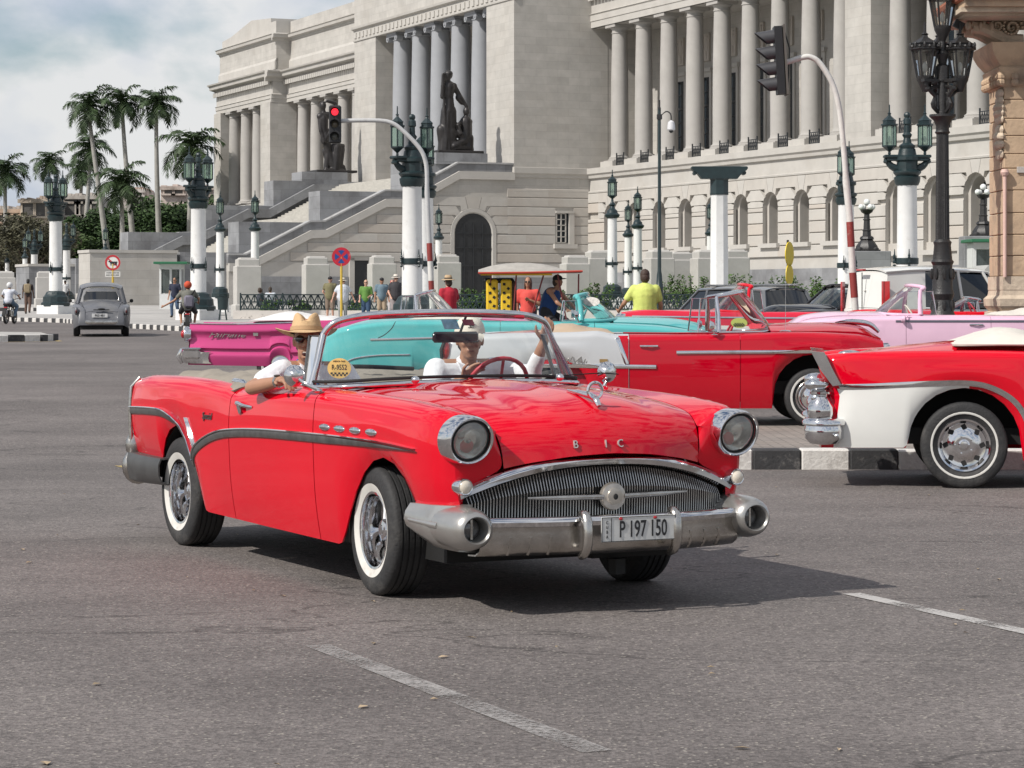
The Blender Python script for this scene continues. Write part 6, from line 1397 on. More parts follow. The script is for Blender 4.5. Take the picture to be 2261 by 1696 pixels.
# red and white 1950s convertible at right, seen from its side
K = dict(xf=.85, xr=-4.36, wb=3.1, r=.365, door=(-.6, -1.95), cowl=-.5, deck=-2.55, sill=.24, arch=(.44, .47), rz=.38, w=[(-4.36, .80), (-4.1, .87), (-3.6, .92), (-3.1, .94), (-1.5, .945), (0, .94), (.85, .86)], zt=[(-4.36, 1.02), (-4.28, 1.12), (-4.0, 1.145), (-3.6, 1.16), (-3.0, 1.165), (-2.3, 1.15), (-1.5, 1.12), (-.5, 1.12), (.3, 1.09), (.85, 1.0)], yi=[(-4.36, .58), (-2.8, .64), (-2.4, .78), (-.7, .80), (-.5, .68), (.85, .6)], zi=[(-4.36, .98), (-4.1, 1.06), (-3.2, 1.15), (-2.3, 1.14), (-.7, 1.11), (.3, 1.07), (.85, .95)],
    hood=[(-.5, 1.17), (.4, 1.13), (.7, 1.05), (.85, .93)], trunk=[(-4.36, .96), (-4.2, 1.06), (-3.6, 1.18), (-2.9, 1.235), (-2.5, 1.24)], int=RINT, seat=CREAM, ws='slot', ww=(.265, .283), ws_=WS(-.42, -1.05, .82, 1.13, 1.54), boot=(-2.10, -3.18, .80, 1.215, .13, CREAM, 8), mir=-.9, rb=.33, norb=True)
t, sp = roadster('red_white_convertible', 'red and white convertible with chrome wheel arches, parked in front of the painted kerb', 6.994, 21.913, radians(-6.5), P_RED, K)
patch(sp, t, 'white_panel', P_WHT, -4.28, -3.06, lambda x: sp['zb'](x)+.003, lambda x: max(sp['zb'](x)+.006, min(.835+.03*(x+4.3), .87)), d=.03, nz=8)
trim(sp, t, 'side_trim', CHR, [(-4.25, .85), (-3.9, .86), (-3.4, .885), (-3.05, .888), (-2.85, .84), (-2.68, .73), (-2.58, .56), (-2.54, .34)], .055, n=50)
trim(sp, t, 'side_trim', CHR, [(-2.4, .70), (-1.5, .80), (-.3, .84), (.6, .84)], .04)
MB().bevbox((-4.38, 0, .50), (.10, 1.3, .13), .03).build('rear_bumper', CHR, t, 30)
for sd in (-1, 1):
    lo, hi = sorted((sd*.74, sd*.885)); extrude_y([(-4.385, 1.155), (-4.27, 1.145), (-4.20, 1.0), (-4.13, .87), (-4.20, .86), (-4.30, .99)], lo, hi).build('tail_lamp', CHR, t, 30); MB().ell((-4.265, sd*.82, .95), (.03, .05, .085), 10, 8, Matrix.Rotation(-.5, 3, 'Y')).build('tail_lens', TLR, t, 60)
    mb = MB(); mb.lathe([(.02, 0), (.12, .015), (.165, .06), (.17, .13), (.16, .165), (.188, .175), (.19, .205), (.17, .225), (.06, .235)], (-4.27, sd*.79, .355), 24); mb.build('bumper_pod', CHR, t, 50); MB().ell((-4.17, sd*.945, .44), .025, 8, 6).build('pod_bolt', CHR, t, 60)
    mb = MB(); mb.ell((-4.33, sd*.80, .87), (.115, .10, .055), 14, 8); mb.ell((-4.30, sd*.80, .80), (.095, .09, .035), 14, 7); mb.lathe([(.09, .54), (.115, .62), (.115, .68), (.085, .74), (.06, .78)], (-4.30, sd*.80, 0), 16); mb.ell((-4.34, sd*.82, .755), .045, 10, 7); mb.build('bumper_stack', CHR, t, 50)
    for z in (.65, .69, .73): MB().tube([(-4.36, sd*.80, z), (-4.36, sd*.1, z)], .012, 6).build('rear_grille_bar', CHR, t, 60)
for o in t.children:      # tail leans: the fin reaches further back than the panel below it
    if o.type == 'MESH' and o.name.split('.')[0] in ('rear_quarter', 'white_panel', 'tail_panel', 'trunk_lid', 'side_trim'):
        for v in o.data.vertices:
            if v.co.x < -3.6: v.co.x += .42*min(1, (-3.6-v.co.x)/.7)**1.5*(max(0, 1.13-v.co.z) if v.co.z > .78 else .35-.30*max(0, .78-v.co.z))
MB().ell((-4.05, -.55, 1.13), (.10, .05, .03), 12, 7).build('tail_ornament', CHR, t, 60)
# red and white two-tone on the median
K = dict(qm=mat('paint_silver_white', (.55, .56, .57), .32, .2, var=.04, scale=1.5, coat=.6), xf=.80, xr=-4.16, wb=2.92, r=.325, door=(-.83, -2.08), cowl=-.46, deck=-2.75, sill=.20, arch=(.45, .40), w=[(-4.16, .78), (-3.9, .85), (-3.3, .90), (-2, .92), (-.5, .92), (.2, .90), (.8, .80)], zt=[(-4.16, .95), (-4.0, 1.02), (-3.4, 1.05), (-2.7, 1.06), (-2.45, 1.075), (-2.2, 1.03), (-1.9, 1.03), (-.9, 1.04), (-.2, 1.06), (.5, 1.03), (.8, .96)], yi=[(-4.16, .55), (-2.95, .62), (-2.6, .74), (-.7, .78), (-.46, .66), (.8, .56)], zi=[(-4.16, .90), (-3.4, 1.02), (-2.5, 1.04), (-.7, 1.03), (-.3, 1.06), (.5, 1.05), (.8, .97)],
    hood=[(-.46, 1.14), (.2, 1.15), (.6, 1.12), (.8, 1.0)], trunk=[(-4.16, .90), (-3.9, 1.0), (-3.0, 1.07), (-2.7, 1.08)], int=RINT, seat=TAN, swm=RINT, ww=(.24, .265), rim=CHR2, ws_=WS(-.39, -1.06, .80, 1.055, 1.53, .34), boot=(-2.25, -3.15, .74, 1.045, .10, TAN, 5), mir=-1.12, rb=.36)
t, sp = roadster('two_tone_convertible', 'red convertible with silver-white rear panel and tan seats, parked on the brick median', 3.40, 29.45, 0, P_RED2, K, .165)
patch(sp, t, 'lower_panel', P_RED2, -4.10, -2.09, lambda x: sp['zb'](x)+.002, lambda x: .672, d=.04, nz=8)
patch(sp, t, 'front_corner_panel', P_RED2, -2.20, -2.09, lambda x: max(.672, 1.01-3.2*(x+2.20)), lambda x: sp['zt'](x)-.012, d=.015, nz=8)
trim(sp, t, 'side_trim', CHR, [(-4.14, .675), (-3, .68), (-2.2, .675), (-1.9, .672), (-1.78, .67)], .05, off=.014); trim(sp, t, 'side_trim', CHR, [(-1.55, .832), (-.8, .838), (0, .84), (.7, .835)], .042, off=.014)
trim(sp, t, 'side_trim', CHR, [(-2.215, 1.0), (-2.18, .90), (-2.14, .79), (-2.11, .70)], .055, off=.012)
put('lettering', text_mesh('Bel Air', .105, .004, CHR2, 1.3, 'CENTER', .4), t, (-2.72, -(surf_y(sp, -2.7, .735)+.022), .745), (radians(90), 0, 0)); MB().box((-2.37, -(surf_y(sp, -2.37, .74)+.006), .74), (.09, .008, .035)).build('badge', mat('badge_gold', (.42, .28, .12), .4, .6), t, None)
for sd in (-1, 1): MB().ell((-4.15, sd*.78, .86), (.05, .05, .11), 10, 8).build('tail_lamp', TLR, t, 60); MB().tube([(-4.19, sd*.83, .74), (-4.20, sd*.83, .86), (-4.15, sd*.82, .99)], .02, 6).build('tail_lamp_rim', BLK, t, 60)
MB().tube([(-.30, -.70, 1.06), (-.30, -.70, 1.75)], [.004, .002], 4).build('aerial', CHR, t, 60); MB().ell((-.30, -.70, 1.07), (.07, .03, .012), 10, 5).build('aerial_foot', CHR, t, 60)
mb = MB(); mb.tube(spline([(.35, 0, 1.155), (.55, 0, 1.17), (.75, 0, 1.14), (.86, 0, 1.05)], 10), [.01, .02, .03, .035, .035, .035, .03, .03, .025, .02], 8); mb.add([(.30, -.10, 1.19), (.74, -.02, 1.16), (.30, .10, 1.19), (.2, 0, 1.20)], [(0, 1, 2, 3)]); mb.build('hood_ornament', CHR, t, 60)
o = MB().lathe([(0, 0), (.095, 0), (.095, -.006), (0, -.006)], (-.80, -.42, 1.16), 22, Matrix.Rotation(radians(78), 3, 'X') @ Matrix.Diagonal((1, .62, 1)).to_3x3()).build('taxi_disc', mat('taxi_disc_green', (.42, .46, .10), .5), t, 40)
mb = MB()
for q in range(9):
    for r in range(3):
        if (q+r) % 2: mb.box((-.86+q*.014, -.43-.002, 1.125+r*.014), (.014, .004, .014))
mb.build('disc_checks', BLK, o, None)
# turquoise convertible
K = dict(xf=.85, xr=-4.22, wb=2.92, r=.33, door=(-.75, -1.95), cowl=-.50, deck=-2.6, arch=(.40, .14), w=[(-4.22, .62), (-4.1, .76), (-3.7, .87), (-3, .91), (-1.5, .91), (0, .90), (.85, .80)], zt=[(-4.22, .86), (-4.1, .97), (-3.7, 1.07), (-3.2, 1.11), (-2.6, 1.11), (-2.0, 1.08), (-.8, 1.07), (0, 1.04), (.85, .92)], yi=[(-4.22, .45), (-2.8, .60), (-2.5, .74), (-.7, .76), (-.5, .64), (.85, .5)], zi=[(-4.22, .82), (-4, .95), (-3.2, 1.09), (-2.2, 1.08), (-.7, 1.07), (0, 1.05), (.85, .90)], cr=.16,
    hood=[(-.5, 1.14), (.2, 1.12), (.6, 1.06), (.85, .92)], trunk=[(-4.22, .84), (-4.05, .98), (-3.5, 1.12), (-2.9, 1.16), (-2.6, 1.16)], int=mat('interior_turquoise', (.08, .30, .30), .5), seat=CREAM, ws_=WS(-.42, -.92, .78, 1.09, 1.44, .40), boot=(-2.2, -3.1, .72, 1.12, .09, CREAM, 11), mir=-.95)
K['ws_'].update(m=P_TRQ, fr=.032, vm=CHR)
t, sp = roadster('turquoise_convertible', 'turquoise open car with rounded tail parked behind the two-tone convertible', 1.80, 33.1, 0, P_TRQ, K)
trim(sp, t, 'side_trim', CHR, [(-3.6, .86), (-2, .90), (-.8, .90), (.6, .88)], .03); trim(sp, t, 'panel_seam', BLK, [(-3.28, 1.09), (-3.33, 1.0), (-3.42, .92), (-3.5, .88)], .010, off=.002); trim(sp, t, 'fender_rim', CHR, [(-3.95, .55), (-3.8, .62), (-3.5, .66), (-3.1, .67)], .02)
o = MB().lathe([(0, 0), (.085, 0), (.085, -.005), (0, -.005)], (-.78, -.55, 1.34), 22, Matrix.Rotation(radians(60), 3, 'X') @ Matrix.Diagonal((1.25, .8, 1)).to_3x3()).build('taxi_disc', mat('disc_white', (.55, .52, .48), .5, var=.3, scale=30), t, 40)
# fuchsia convertible with tail fins
K = dict(xf=.85, xr=-4.25, wb=2.95, r=.34, door=(-.8, -2.1), cowl=-.5, deck=-2.7, arch=(.42, .14), w=[(-4.25, .86), (-3.8, .90), (-3, .92), (-1.5, .92), (0, .91), (.85, .84)], zt=[(-4.25, .965), (-3.6, .955), (-3, .965), (-2.3, 1.0), (-1.5, 1.02), (0, 1.0), (.85, .93)], yi=[(-4.25, .60), (-2.9, .64), (-2.5, .76), (-.7, .78), (-.5, .66), (.85, .55)], zi=[(-4.25, .86), (-3.4, .90), (-2.4, .97), (-.7, 1.0), (0, 1.0), (.85, .90)], cr=.05, side=[(0, .0), (.1, .03), (.22, .045), (.38, .02), (.5, .0), (.53, .03), (.62, .03), (.7, .0), (.85, .015), (1, .04)],
    hood=[(-.5, 1.06), (.4, 1.05), (.85, .88)], trunk=[(-4.25, .88), (-3.6, .95), (-2.7, 1.0)], int=mat('interior_white', (.6, .58, .56), .5), seat=CREAM, ws_=WS(-.40, -1.0, .80, 1.01, 1.43, .36), boot=(-2.1, -3.4, .74, 1.0, .12, mat('boot_white', (.70, .68, .66), .6), 13), rb=.36)
t, sp = roadster('fuchsia_convertible', 'fuchsia open car with long flat tail fins and white folded top', -.38, 37.3, 0, P_FUC, K)
MB().box((-4.0, 0, .0), (.01, .01, .01))
for sd in (-1, 1):
    MB().lathe([(.02, -.06), (.09, -.04), (.115, .02), (.10, .06), (.03, .07)], (-4.27, sd*.80, .80), 20, Matrix.Rotation(radians(-90), 3, 'Y')).build('tail_lamp_rim', CHR, t, 50); MB().ell((-4.35, sd*.80, .80), (.04, .06, .06), 10, 7).build('tail_lamp', TLR, t, 60)
    MB().bevbox((-4.22, sd*.84, .515), (.26, .20, .15), .03).build('bumper_end', CHR, t, 30); MB().bevbox((-4.22, sd*.845, .595), (.28, .22, .03), .012).build('bumper_lip', CHR, t, 30)
trim(sp, t, 'fin_edge', CHR, [(-4.25, .955), (-3.6, .948), (-2.6, .975)], .014)
put('lettering', text_mesh('Fairlane', .11, .004, CHR2, 1.55, 'CENTER', .45), t, (-3.72, -(surf_y(sp, -3.7, .79)+.004), .79), (radians(90), 0, 0)); MB().box((-3.30, -(surf_y(sp, -3.3, .80)+.01), .80), (.07, .01, .045)).build('badge', CHR2, t, None)
# light pink convertible, facing the other way
K = dict(xf=.90, xr=-4.1, wb=2.95, r=.34, door=(-.75, -2.0), cowl=-.5, deck=-2.6, w=[(-4.1, .80), (-3.4, .90), (-1.5, .92), (0, .91), (.6, .86), (.9, .72)], zt=[(-4.1, .95), (-3.4, 1.05), (-2.2, 1.05), (-.8, 1.05), (0, 1.04), (.6, 1.0), (.9, .92)], yi=[(-4.1, .55), (-2.8, .62), (-2.5, .76), (-.7, .78), (-.5, .66), (.9, .45)], zi=[(-4.1, .9), (-3.4, 1.0), (-2.4, 1.03), (-.7, 1.04), (0, 1.05), (.6, 1.0), (.9, .9)], cr=.15,
    hood=[(-.5, 1.10), (.2, 1.10), (.65, 1.05), (.9, .92)], trunk=[(-4.1, .92), (-3.4, 1.03), (-2.6, 1.07)], int=mat('interior_pink', (.62, .40, .50), .5), seat=CREAM, swm=mat('wheel_ivory', (.62, .56, .50), .4), ws_=WS(-.42, -.98, .79, 1.06, 1.50, .50), boot=(-2.2, -3.2, .74, 1.06, .1, CREAM, 17), mir=None)
K['ws_'].update(m=P_PNK, fr=.03)
t, sp = roadster('pink_convertible', 'pale pink open car parked behind the red and white convertible', px(1870, 38.2), 38.2, pi, P_PNK, K)
patch(sp, t, 'side_stripe', mat('grey_stripe', (.14, .14, .17), .4, .5), -4.0, -.6, lambda x: .955, lambda x: .985); mirror(t, (-.78, .88, 1.06), (-.72, .95, 1.0), .05, P_PNK)
# red open car, facing left, behind the turquoise one
K = dict(xf=1.0, xr=-4.2, wb=3.0, r=.34, door=(-.8, -2.1), cowl=-.6, deck=-2.7, w=[(-4.2, .88), (-3, .93), (-1, .93), (.5, .92), (1.0, .85)], zt=[(-4.2, 1.10), (-3, 1.06), (-1, 1.06), (0, 1.08), (.6, 1.10), (1.0, 1.06)], yi=[(-4.2, .6), (-2.9, .66), (-2.6, .78), (-.8, .80), (-.6, .68), (1.0, .6)], zi=[(-4.2, .95), (-3, 1.02), (-.8, 1.04), (0, 1.02), (1.0, .95)], cr=.06, hood=[(-.6, 1.10), (.5, 1.08), (1.0, .95)], trunk=[(-4.2, .95), (-3, 1.04), (-2.7, 1.05)], int=RINT, seat=RINT, ws_=WS(-.5, -1.0, .82, 1.07, 1.52, .42), mir=None)
K['ws_'].update(m=P_RED, fr=.03)
t, sp = roadster('red_finned_car', 'red open car with pale side flash parked behind the turquoise one', px(1510, 42.0), 42.0, pi, paint('paint_coral_red', (.62, .02, .05)), K)
patch(sp, t, 'side_flash', P_WHT, -4.0, .9, lambda x: .80+.02*x, lambda x: .86+.02*x)
trim(sp, t, 'side_trim', CHR, [(-4.1, 1.0), (-2, .97), (.9, 1.0)], .03)
# another low red open car between the pink one and the van
K2 = dict(K); K2['ws_'] = WS(-.5, -1.0, .8, 1.02, 1.3, .42); t, sp = roadster('low_red_convertible', 'red open car mostly hidden between the pale pink car and the white van', px(2010, 43), 43.0, pi, P_RED, K2)
# ------------------------------------------------------------------ closed vehicles
def closed(name, label, cat, X, D, rz, pm, K, z=None):
    t = empty(name, (X, D, gz(D) if z is None else z), rz, label, cat, K.get('group', 'classic cars on the square')); wb = K['wb']; r = K.get('r', .33); xf, xr = K['xf'], K['xr']; sill = K.get('sill', .24); ar = K.get('arch', .42)
    zb = lin(arch_keys(-wb, ar, .36, sill)+arch_keys(0, ar, .36, sill)+[(xf, .36), (xr, .36)]); sp = dict(w=crv(K['w']), zt=crv(K['zt']), zb=zb, yi=crv(K['yi']), zi=crv(K['zi']), side=K.get('side', [(0, .012), (.2, 0), (.5, 0), (.8, .02), (1, .05)]), cr=K.get('cr', .1))
    ex = [k for k, _ in arch_keys(-wb, ar, .36, sill)+arch_keys(0, ar, .36, sill)]; dd = K['doors']
    for sd in (-1, 1):
        xs = [xf]+list(dd)+[xr]
        for i, (a, b) in enumerate(zip(xs, xs[1:])): side_panel(sp, t, 'front_fender' if i == 0 else 'rear_quarter' if i == len(xs)-2 else 'door', a-(.003 if i else 0), b+.003, pm, sd, .08, ex)
        well(sp, t, 0, ar+.02, sd); well(sp, t, -wb, ar+.02, sd); wheel(t, 0, sd*(sp['w'](0)-.13), r, .19, 'cap', r*.6, K.get('ww', (r*.62, r*.64)), rimmat=K.get('rim')); wheel(t, -wb, sd*(sp['w'](-wb)-.13), r, .19, 'cap', r*.6, K.get('ww', (r*.62, r*.64)), rimmat=K.get('rim'))
    hz, dz = crv(K['hood']), crv(K['trunk']); top_panel(sp, t, 'hood', xf, K['cowl'], pm, hz); top_panel(sp, t, 'trunk_lid', K['deck'], xr, pm, dz)
    for x, nm, zc in ((xf, 'front_panel', hz), (xr, 'tail_panel', dz)):
        S = sec(sp, x); yi, zi = sp['yi'](x), sp['zi'](x); top = [(-y, q) for y, q in S[::-1]]+[(yi*q, zi+(zc(x)-zi)*(1-abs(q)**2.2)) for q in (-.75, -.5, -.25, 0, .25, .5, .75)]+list(S); rows = []; b = K.get('bulge', .10) if x > 0 else -K.get('rbulge', .10)
        for k in range(7): f = k/6; rows.append([(x+b*sin(pi*f*.6)*(1-(abs(y)/1.0)**4), y, lerp(q, min(q, S[-1][1]), f)) for y, q in top])
        MB().grid(rows, flip=x > 0).build(nm, pm, t, 50)
        sg = 1 if x > 0 else -1; w = sp['w'](x); Q = spline([(x-sg*.2, -w-.02, .45), (x+sg*.04, -w+.04, .45), (x+sg*.14, -.4, .45), (x+sg*.15, 0, .45), (x+sg*.14, .4, .45), (x+sg*.04, w-.04, .45), (x-sg*.2, w+.02, .45)], 20); MB().grid([[q+Vector((o*sg*.03, 0, h)) for q in Q] for o, h in ((-.5, .07), (.6, .06), (1, 0), (.6, -.06), (-.5, -.07))]).build('front_bumper' if x > 0 else 'rear_bumper', K.get('bm', CHR), t, 50, thick=.01)
    for sd in (-1, 1):
        c = (xf+.02, sd*(sp['w'](xf)-.17), sp['zt'](xf)-.16); o = MB().lathe([(.12, -.1), (.12, .05), (.10, .07), (.09, .05)], c, 18, Matrix.Rotation(radians(90), 3, 'Y')).build('headlight', CHR, t, 50); MB().lathe([(.10, .045), (.06, .07), (0, .078)], c, 16, Matrix.Rotation(radians(90), 3, 'Y')).build('lens', lens_mat(), o, 60)
    # greenhouse: belt loop to roof loop
    Bl, Rf = K['belt'], K['roof']; zr = K['zr']; zbelt = lambda x: sp['zt'](x)-.01; n = len(Bl); gm = K.get('glass', DGL)
    for sd in (-1, 1):
        for i in range(n-1):
            a, b = Bl[i], Bl[i+1]; c, d = Rf[i], Rf[i+1]; A = Vector((a[0], sd*a[1], zbelt(a[0]))); B = Vector((b[0], sd*b[1], zbelt(b[0]))); Cc = Vector((d[0], sd*d[1], zr(d[0])-.04)); Dd = Vector((c[0], sd*c[1], zr(c[0])-.04))
            solid = i in K.get('solid', ()); gmb = MB(); 
            if solid: gmb.add([A, B, Cc, Dd], [(0, 1, 2, 3)]); gmb.build('body_panel', pm, t, None, thick=.01); continue
            k = .06; q = [A.lerp(Dd, .05), B.lerp(Cc, .05), B.lerp(Cc, .93), A.lerp(Dd, .93)]; gmb.add(q, [(0, 1, 2, 3)]); gmb.build('side_window', gm, t, None)
            MB().tube([A, Dd], .035, 6).build('pillar', pm, t, 60); 
            if i == n-2: MB().tube([B, Cc], .05, 6).build('pillar', pm, t, 60)
    def loop(P, zf, x): return x
    for (i, nm) in ((0, 'windscreen'), (-1, 'rear_window')):
        a, c = Bl[i], Rf[i]; bow = .10 if i == 0 else -K.get('rbow', .10); rows = []
        for k in range(6):
            f = k/5; y = lerp(a[1], c[1], f); zz = lerp(zbelt(a[0]), zr(c[0])-.03, f); rows.append([(lerp(a[0], c[0], f)+bow*(1-q*q)*(1-f*.5), y*q, zz+.02*(1-q*q)) for q in [-1+j/5 for j in range(11)]])
        o = K.get('rw') if i == -1 else None
        if o:   # small rear window inside a body panel
            MB().grid(rows).build('rear_roof_panel', pm, t, 60, thick=.02); s = o; rr = []
            for k in range(5):
                f = lerp(s[1], s[2], k/4); y = lerp(a[1], c[1], f); zz = lerp(zbelt(a[0]), zr(c[0])-.03, f); g = s[0]*(1-.10*abs(k-2)/2*(1 if k > 2 else .3)); rr.append([(lerp(a[0], c[0], f)+bow*(1-(q*g)**2)*(1-f*.5)-.018, y*q*g, zz+.02*(1-(q*g)**2)) for q in [-1+j/5 for j in range(11)]])
            w = MB().grid(rr).build('rear_window', DKG, t, 60); ed = rr[0]+[r[-1] for r in rr[1:]]+rr[-1][::-1][1:]+[r[0] for r in rr[::-1][1:]]; MB().tube([Vector(p) for p in ed], .016, 6).build('window_rim', CHR2, w, 60)
        else: w = MB().grid(rows).build(nm, K.get('wsg', GLS) if i == 0 else gm, t, 60); MB().tube([Vector(p) for p in rows[0]], .018, 6).build('window_rim', CHR, w, 60)
    xs = frange(Rf[0][0]+.06, Rf[-1][0]-.04, .12); ry = crv([(p[0], p[1]) for p in sorted(Rf)]); cw = K.get('crown', .07); rows = []
    for x in xs: y = ry(x); rows.append([(x, y*q*1.03, zr(x)-.055+cw*(1-abs(q)**3)) for q in [-1+j/8 for j in range(17)]])
    MB().grid(rows, flip=True).build('roof', K.get('roofm', pm), t, 60, thick=.03, recalc=False)
    under(t, xr+.1, xf-.1, .66, .22, .5); MB().bb(Bl[-1][0]+.1, Bl[0][0]-.1, -.6, .6, .5, .75).build('interior', BLK, t, None); seat(t, Bl[0][0]-1.15, .85, .6, GSEAT, 'front_seat', .5)
    return t, sp
# grey old sedan driving away at left
zt0 = [(-4.05, .78), (-3.9, .90), (-3.4, 1.0), (-2.4, 1.04), (-1, 1.05), (0, 1.03), (.8, .95)]
K = dict(xf=.80, xr=-4.02, wb=2.92, r=.35, doors=(-.7, -1.7, -2.5), cowl=-.6, deck=-2.75, w=[(-4.02, .70), (-3.8, .80), (-3.3, .90), (-2, .90), (-1, .88), (0, .88), (.8, .78)], zt=zt0, yi=[(-4.02, .50), (-3.3, .60), (-2.6, .70), (-.6, .66), (.8, .4)], zi=[(-4.02, .76), (-3.7, .92), (-2.7, 1.08), (-.6, 1.06), (.8, .9)], cr=.2, hood=[(-.6, 1.14), (.4, 1.1), (.8, .95)], trunk=[(-4.02, .80), (-3.85, .93), (-3.4, 1.08), (-2.75, 1.18)], zr=crv([(-3.0, 1.46), (-2.4, 1.60), (-1.7, 1.64), (-1.0, 1.57)]), belt=[(-.62, .72), (-1.15, .76), (-1.75, .78), (-2.35, .78), (-2.95, .72)], roof=[(-1.05, .58), (-1.2, .62), (-1.75, .64), (-2.3, .64), (-2.75, .60)], rw=(.82, .22, .80), rbow=.16, crown=.10, rbulge=.16, bm=CHR2, ww=(.21, .215))
t, sp = closed('grey_sedan', 'old matt grey sedan driving away towards the palace stairs', 'car', px(213, 80)+.0, 80.5, radians(99.5), P_GRY, K)
t.location = (px(214, 80)-.35, 82.9, gz(80))
pl = MB().bevbox((-4.17, .05, .66), (.012, .48, .12), .004).build('licence_plate', mat('plate_pale', (.55, .55, .55), .5), t, None); put('plate_text', text_mesh('P051481', .11, .002, BLK, .8), pl, (-4.18, .05, .66), (radians(90), 0, radians(-90)))
mb = MB(); mb.bevbox((-4.10, 0, .84), (.05, .5, .03), .01); mb.ell((-4.10, 0, .865), (.04, .12, .03), 10, 6); mb.build('trunk_handle', BLK, t, 50)
for sd in (-1, 1):
    MB().ell((-3.98, sd*.77, .80), (.10, .07, .13), 12, 8).build('tail_lamp_pod', P_GRY, t, 60); MB().ell((-4.055, sd*.77, .79), (.04, .035, .06), 10, 7).build('tail_lamp', mat('tail_lens_dark', (.07, .012, .012), .25), t, 60); mirror(t, (-.75, sd*.86, 1.05), (-.80, sd*.98, 1.12), .06, BLK)
MB().tube([(-3.95, .3, .27), (-3.3, .3, .3)], .04, 8).build('exhaust', BLK, t, 60)
# black old sedan, windscreen towards the left
zt1 = [(-4.0, .85), (-3.4, 1.0), (-1, 1.05), (0, 1.04), (.8, .95)]
K = dict(xf=.85, xr=-4.0, wb=2.9, r=.35, doors=(-.7, -1.7, -2.5), cowl=-.6, deck=-2.75, w=[(-4.0, .70), (-3.3, .90), (0, .90), (.85, .76)], zt=zt1, yi=[(-4.0, .5), (-2.6, .7), (-.6, .66), (.85, .42)], zi=[(-4.0, .8), (-2.7, 1.06), (-.6, 1.06), (.85, .9)], cr=.18, hood=[(-.6, 1.14), (.4, 1.12), (.85, .95)], trunk=[(-4, .82), (-3.4, 1.06), (-2.75, 1.15)], zr=crv([(-2.9, 1.40), (-2.2, 1.52), (-1.1, 1.50)]), belt=[(-.55, .74), (-1.2, .78), (-2.2, .78), (-2.95, .72)], roof=[(-1.02, .60), (-1.2, .62), (-2.1, .62), (-2.7, .58)], ww=(.24, .27))
closed('black_sedan', 'glossy black old sedan with pale windscreen parked beside the van', 'car', px(1835, 50)-.75, 49.7, radians(202), P_BLK, K)
# dark silver estate with roof bars
K = dict(xf=.80, xr=-3.45, wb=2.6, r=.31, doors=(-.6, -1.55, -2.45), cowl=-.45, deck=-3.3, w=[(-3.45, .80), (-3, .85), (0, .86), (.8, .74)], zt=[(-3.45, .95), (-1, .95), (0, .90), (.8, .75)], yi=[(-3.45, .6), (-.5, .7), (.8, .5)], zi=[(-3.45, .93), (-.5, .95), (.8, .74)], hood=[(-.45, .98), (.8, .76)], trunk=[(-3.45, .95), (-3.3, .96)], zr=crv([(-3.35, 1.42), (-2, 1.48), (-.9, 1.45)]), belt=[(-.35, .74), (-1.3, .80), (-2.2, .80), (-2.95, .80), (-3.4, .74)], roof=[(-.95, .62), (-1.3, .65), (-2.2, .65), (-2.85, .64), (-3.2, .60)], glass=DKG, wsg=DKG, bm=P_SLV, group='modern cars parked behind the classics')
t, sp = closed('dark_estate', 'dark grey estate car with black windows and a roof bar', 'car', px(1880, 57), 57.0, pi*0, P_SLV, K)
t.rotation_euler.z = radians(125); t.location = (px(1775, 56)-2.2, 59.2, gz(57))
for x in (-1.3, -2.6): MB().tube([(x, -.72, 1.52), (x, .72, 1.52)], .025, 8).build('roof_bar', CHR2, t, 60)
MB().tube([(-1.0, -.66, 1.53), (-2.9, -.66, 1.53)], .03, 8).build('roof_rail', CHR2, t, 60)
# white van, tail to the left
K = dict(xf=.75, xr=-3.35, wb=2.7, r=.31, doors=(-.55, -1.6, -2.4), cowl=-.30, deck=-3.3, w=[(-3.35, .84), (-2.5, .88), (0, .88), (.75, .76)], zt=[(-3.35, 1.08), (-1.2, 1.06), (-.3, 1.0), (.75, .78)], yi=[(-3.35, .7), (-.4, .7), (.75, .5)], zi=[(-3.35, 1.06), (-.3, 1.0), (.75, .76)], hood=[(-.3, 1.03), (.75, .78)], trunk=[(-3.35, 1.07), (-3.3, 1.07)], zr=crv([(-3.35, 1.78), (-2.5, 1.83), (-1.2, 1.80), (-.9, 1.74)]), belt=[(-.05, .74), (-.8, .82), (-1.7, .84), (-2.5, .84), (-3.32, .82)], roof=[(-1.05, .64), (-1.2, .66), (-1.75, .70), (-2.45, .72), (-3.25, .74)], solid=(3,), glass=DKG, rw=(.01, .45, .46), bm=mat('bumper_grey', (.25, .25, .26), .6), rbow=.03, rbulge=.03, group='modern cars parked behind the classics')
t, sp = closed('white_van', 'white van with tall red tail lamp and dark side windows', 'van', 0, 48, radians(20), paint('paint_van_white', (.68, .68, .65), .4), K)
t.location = (9.78, 48.94, gz(48))
for sd in (-1, 1): MB().grid([[(-3.40+a*.0, sd*(.855-b), z) for b, a in ((0, 0), (.07, 0))] + [(-3.28, sd*.895, z)] for z in (.78, .9, 1.2, 1.5, 1.58)]).build('tail_lamp', TLR, t, 50, thick=.03)
MB().bb(-3.395, -3.385, -.01, .01, .6, 1.75).build('rear_door_seam', BLK, t, None); MB().box((-3.42, 0, 1.80), (.06, .3, .03)).build('brake_lamp', TLR, t, None)
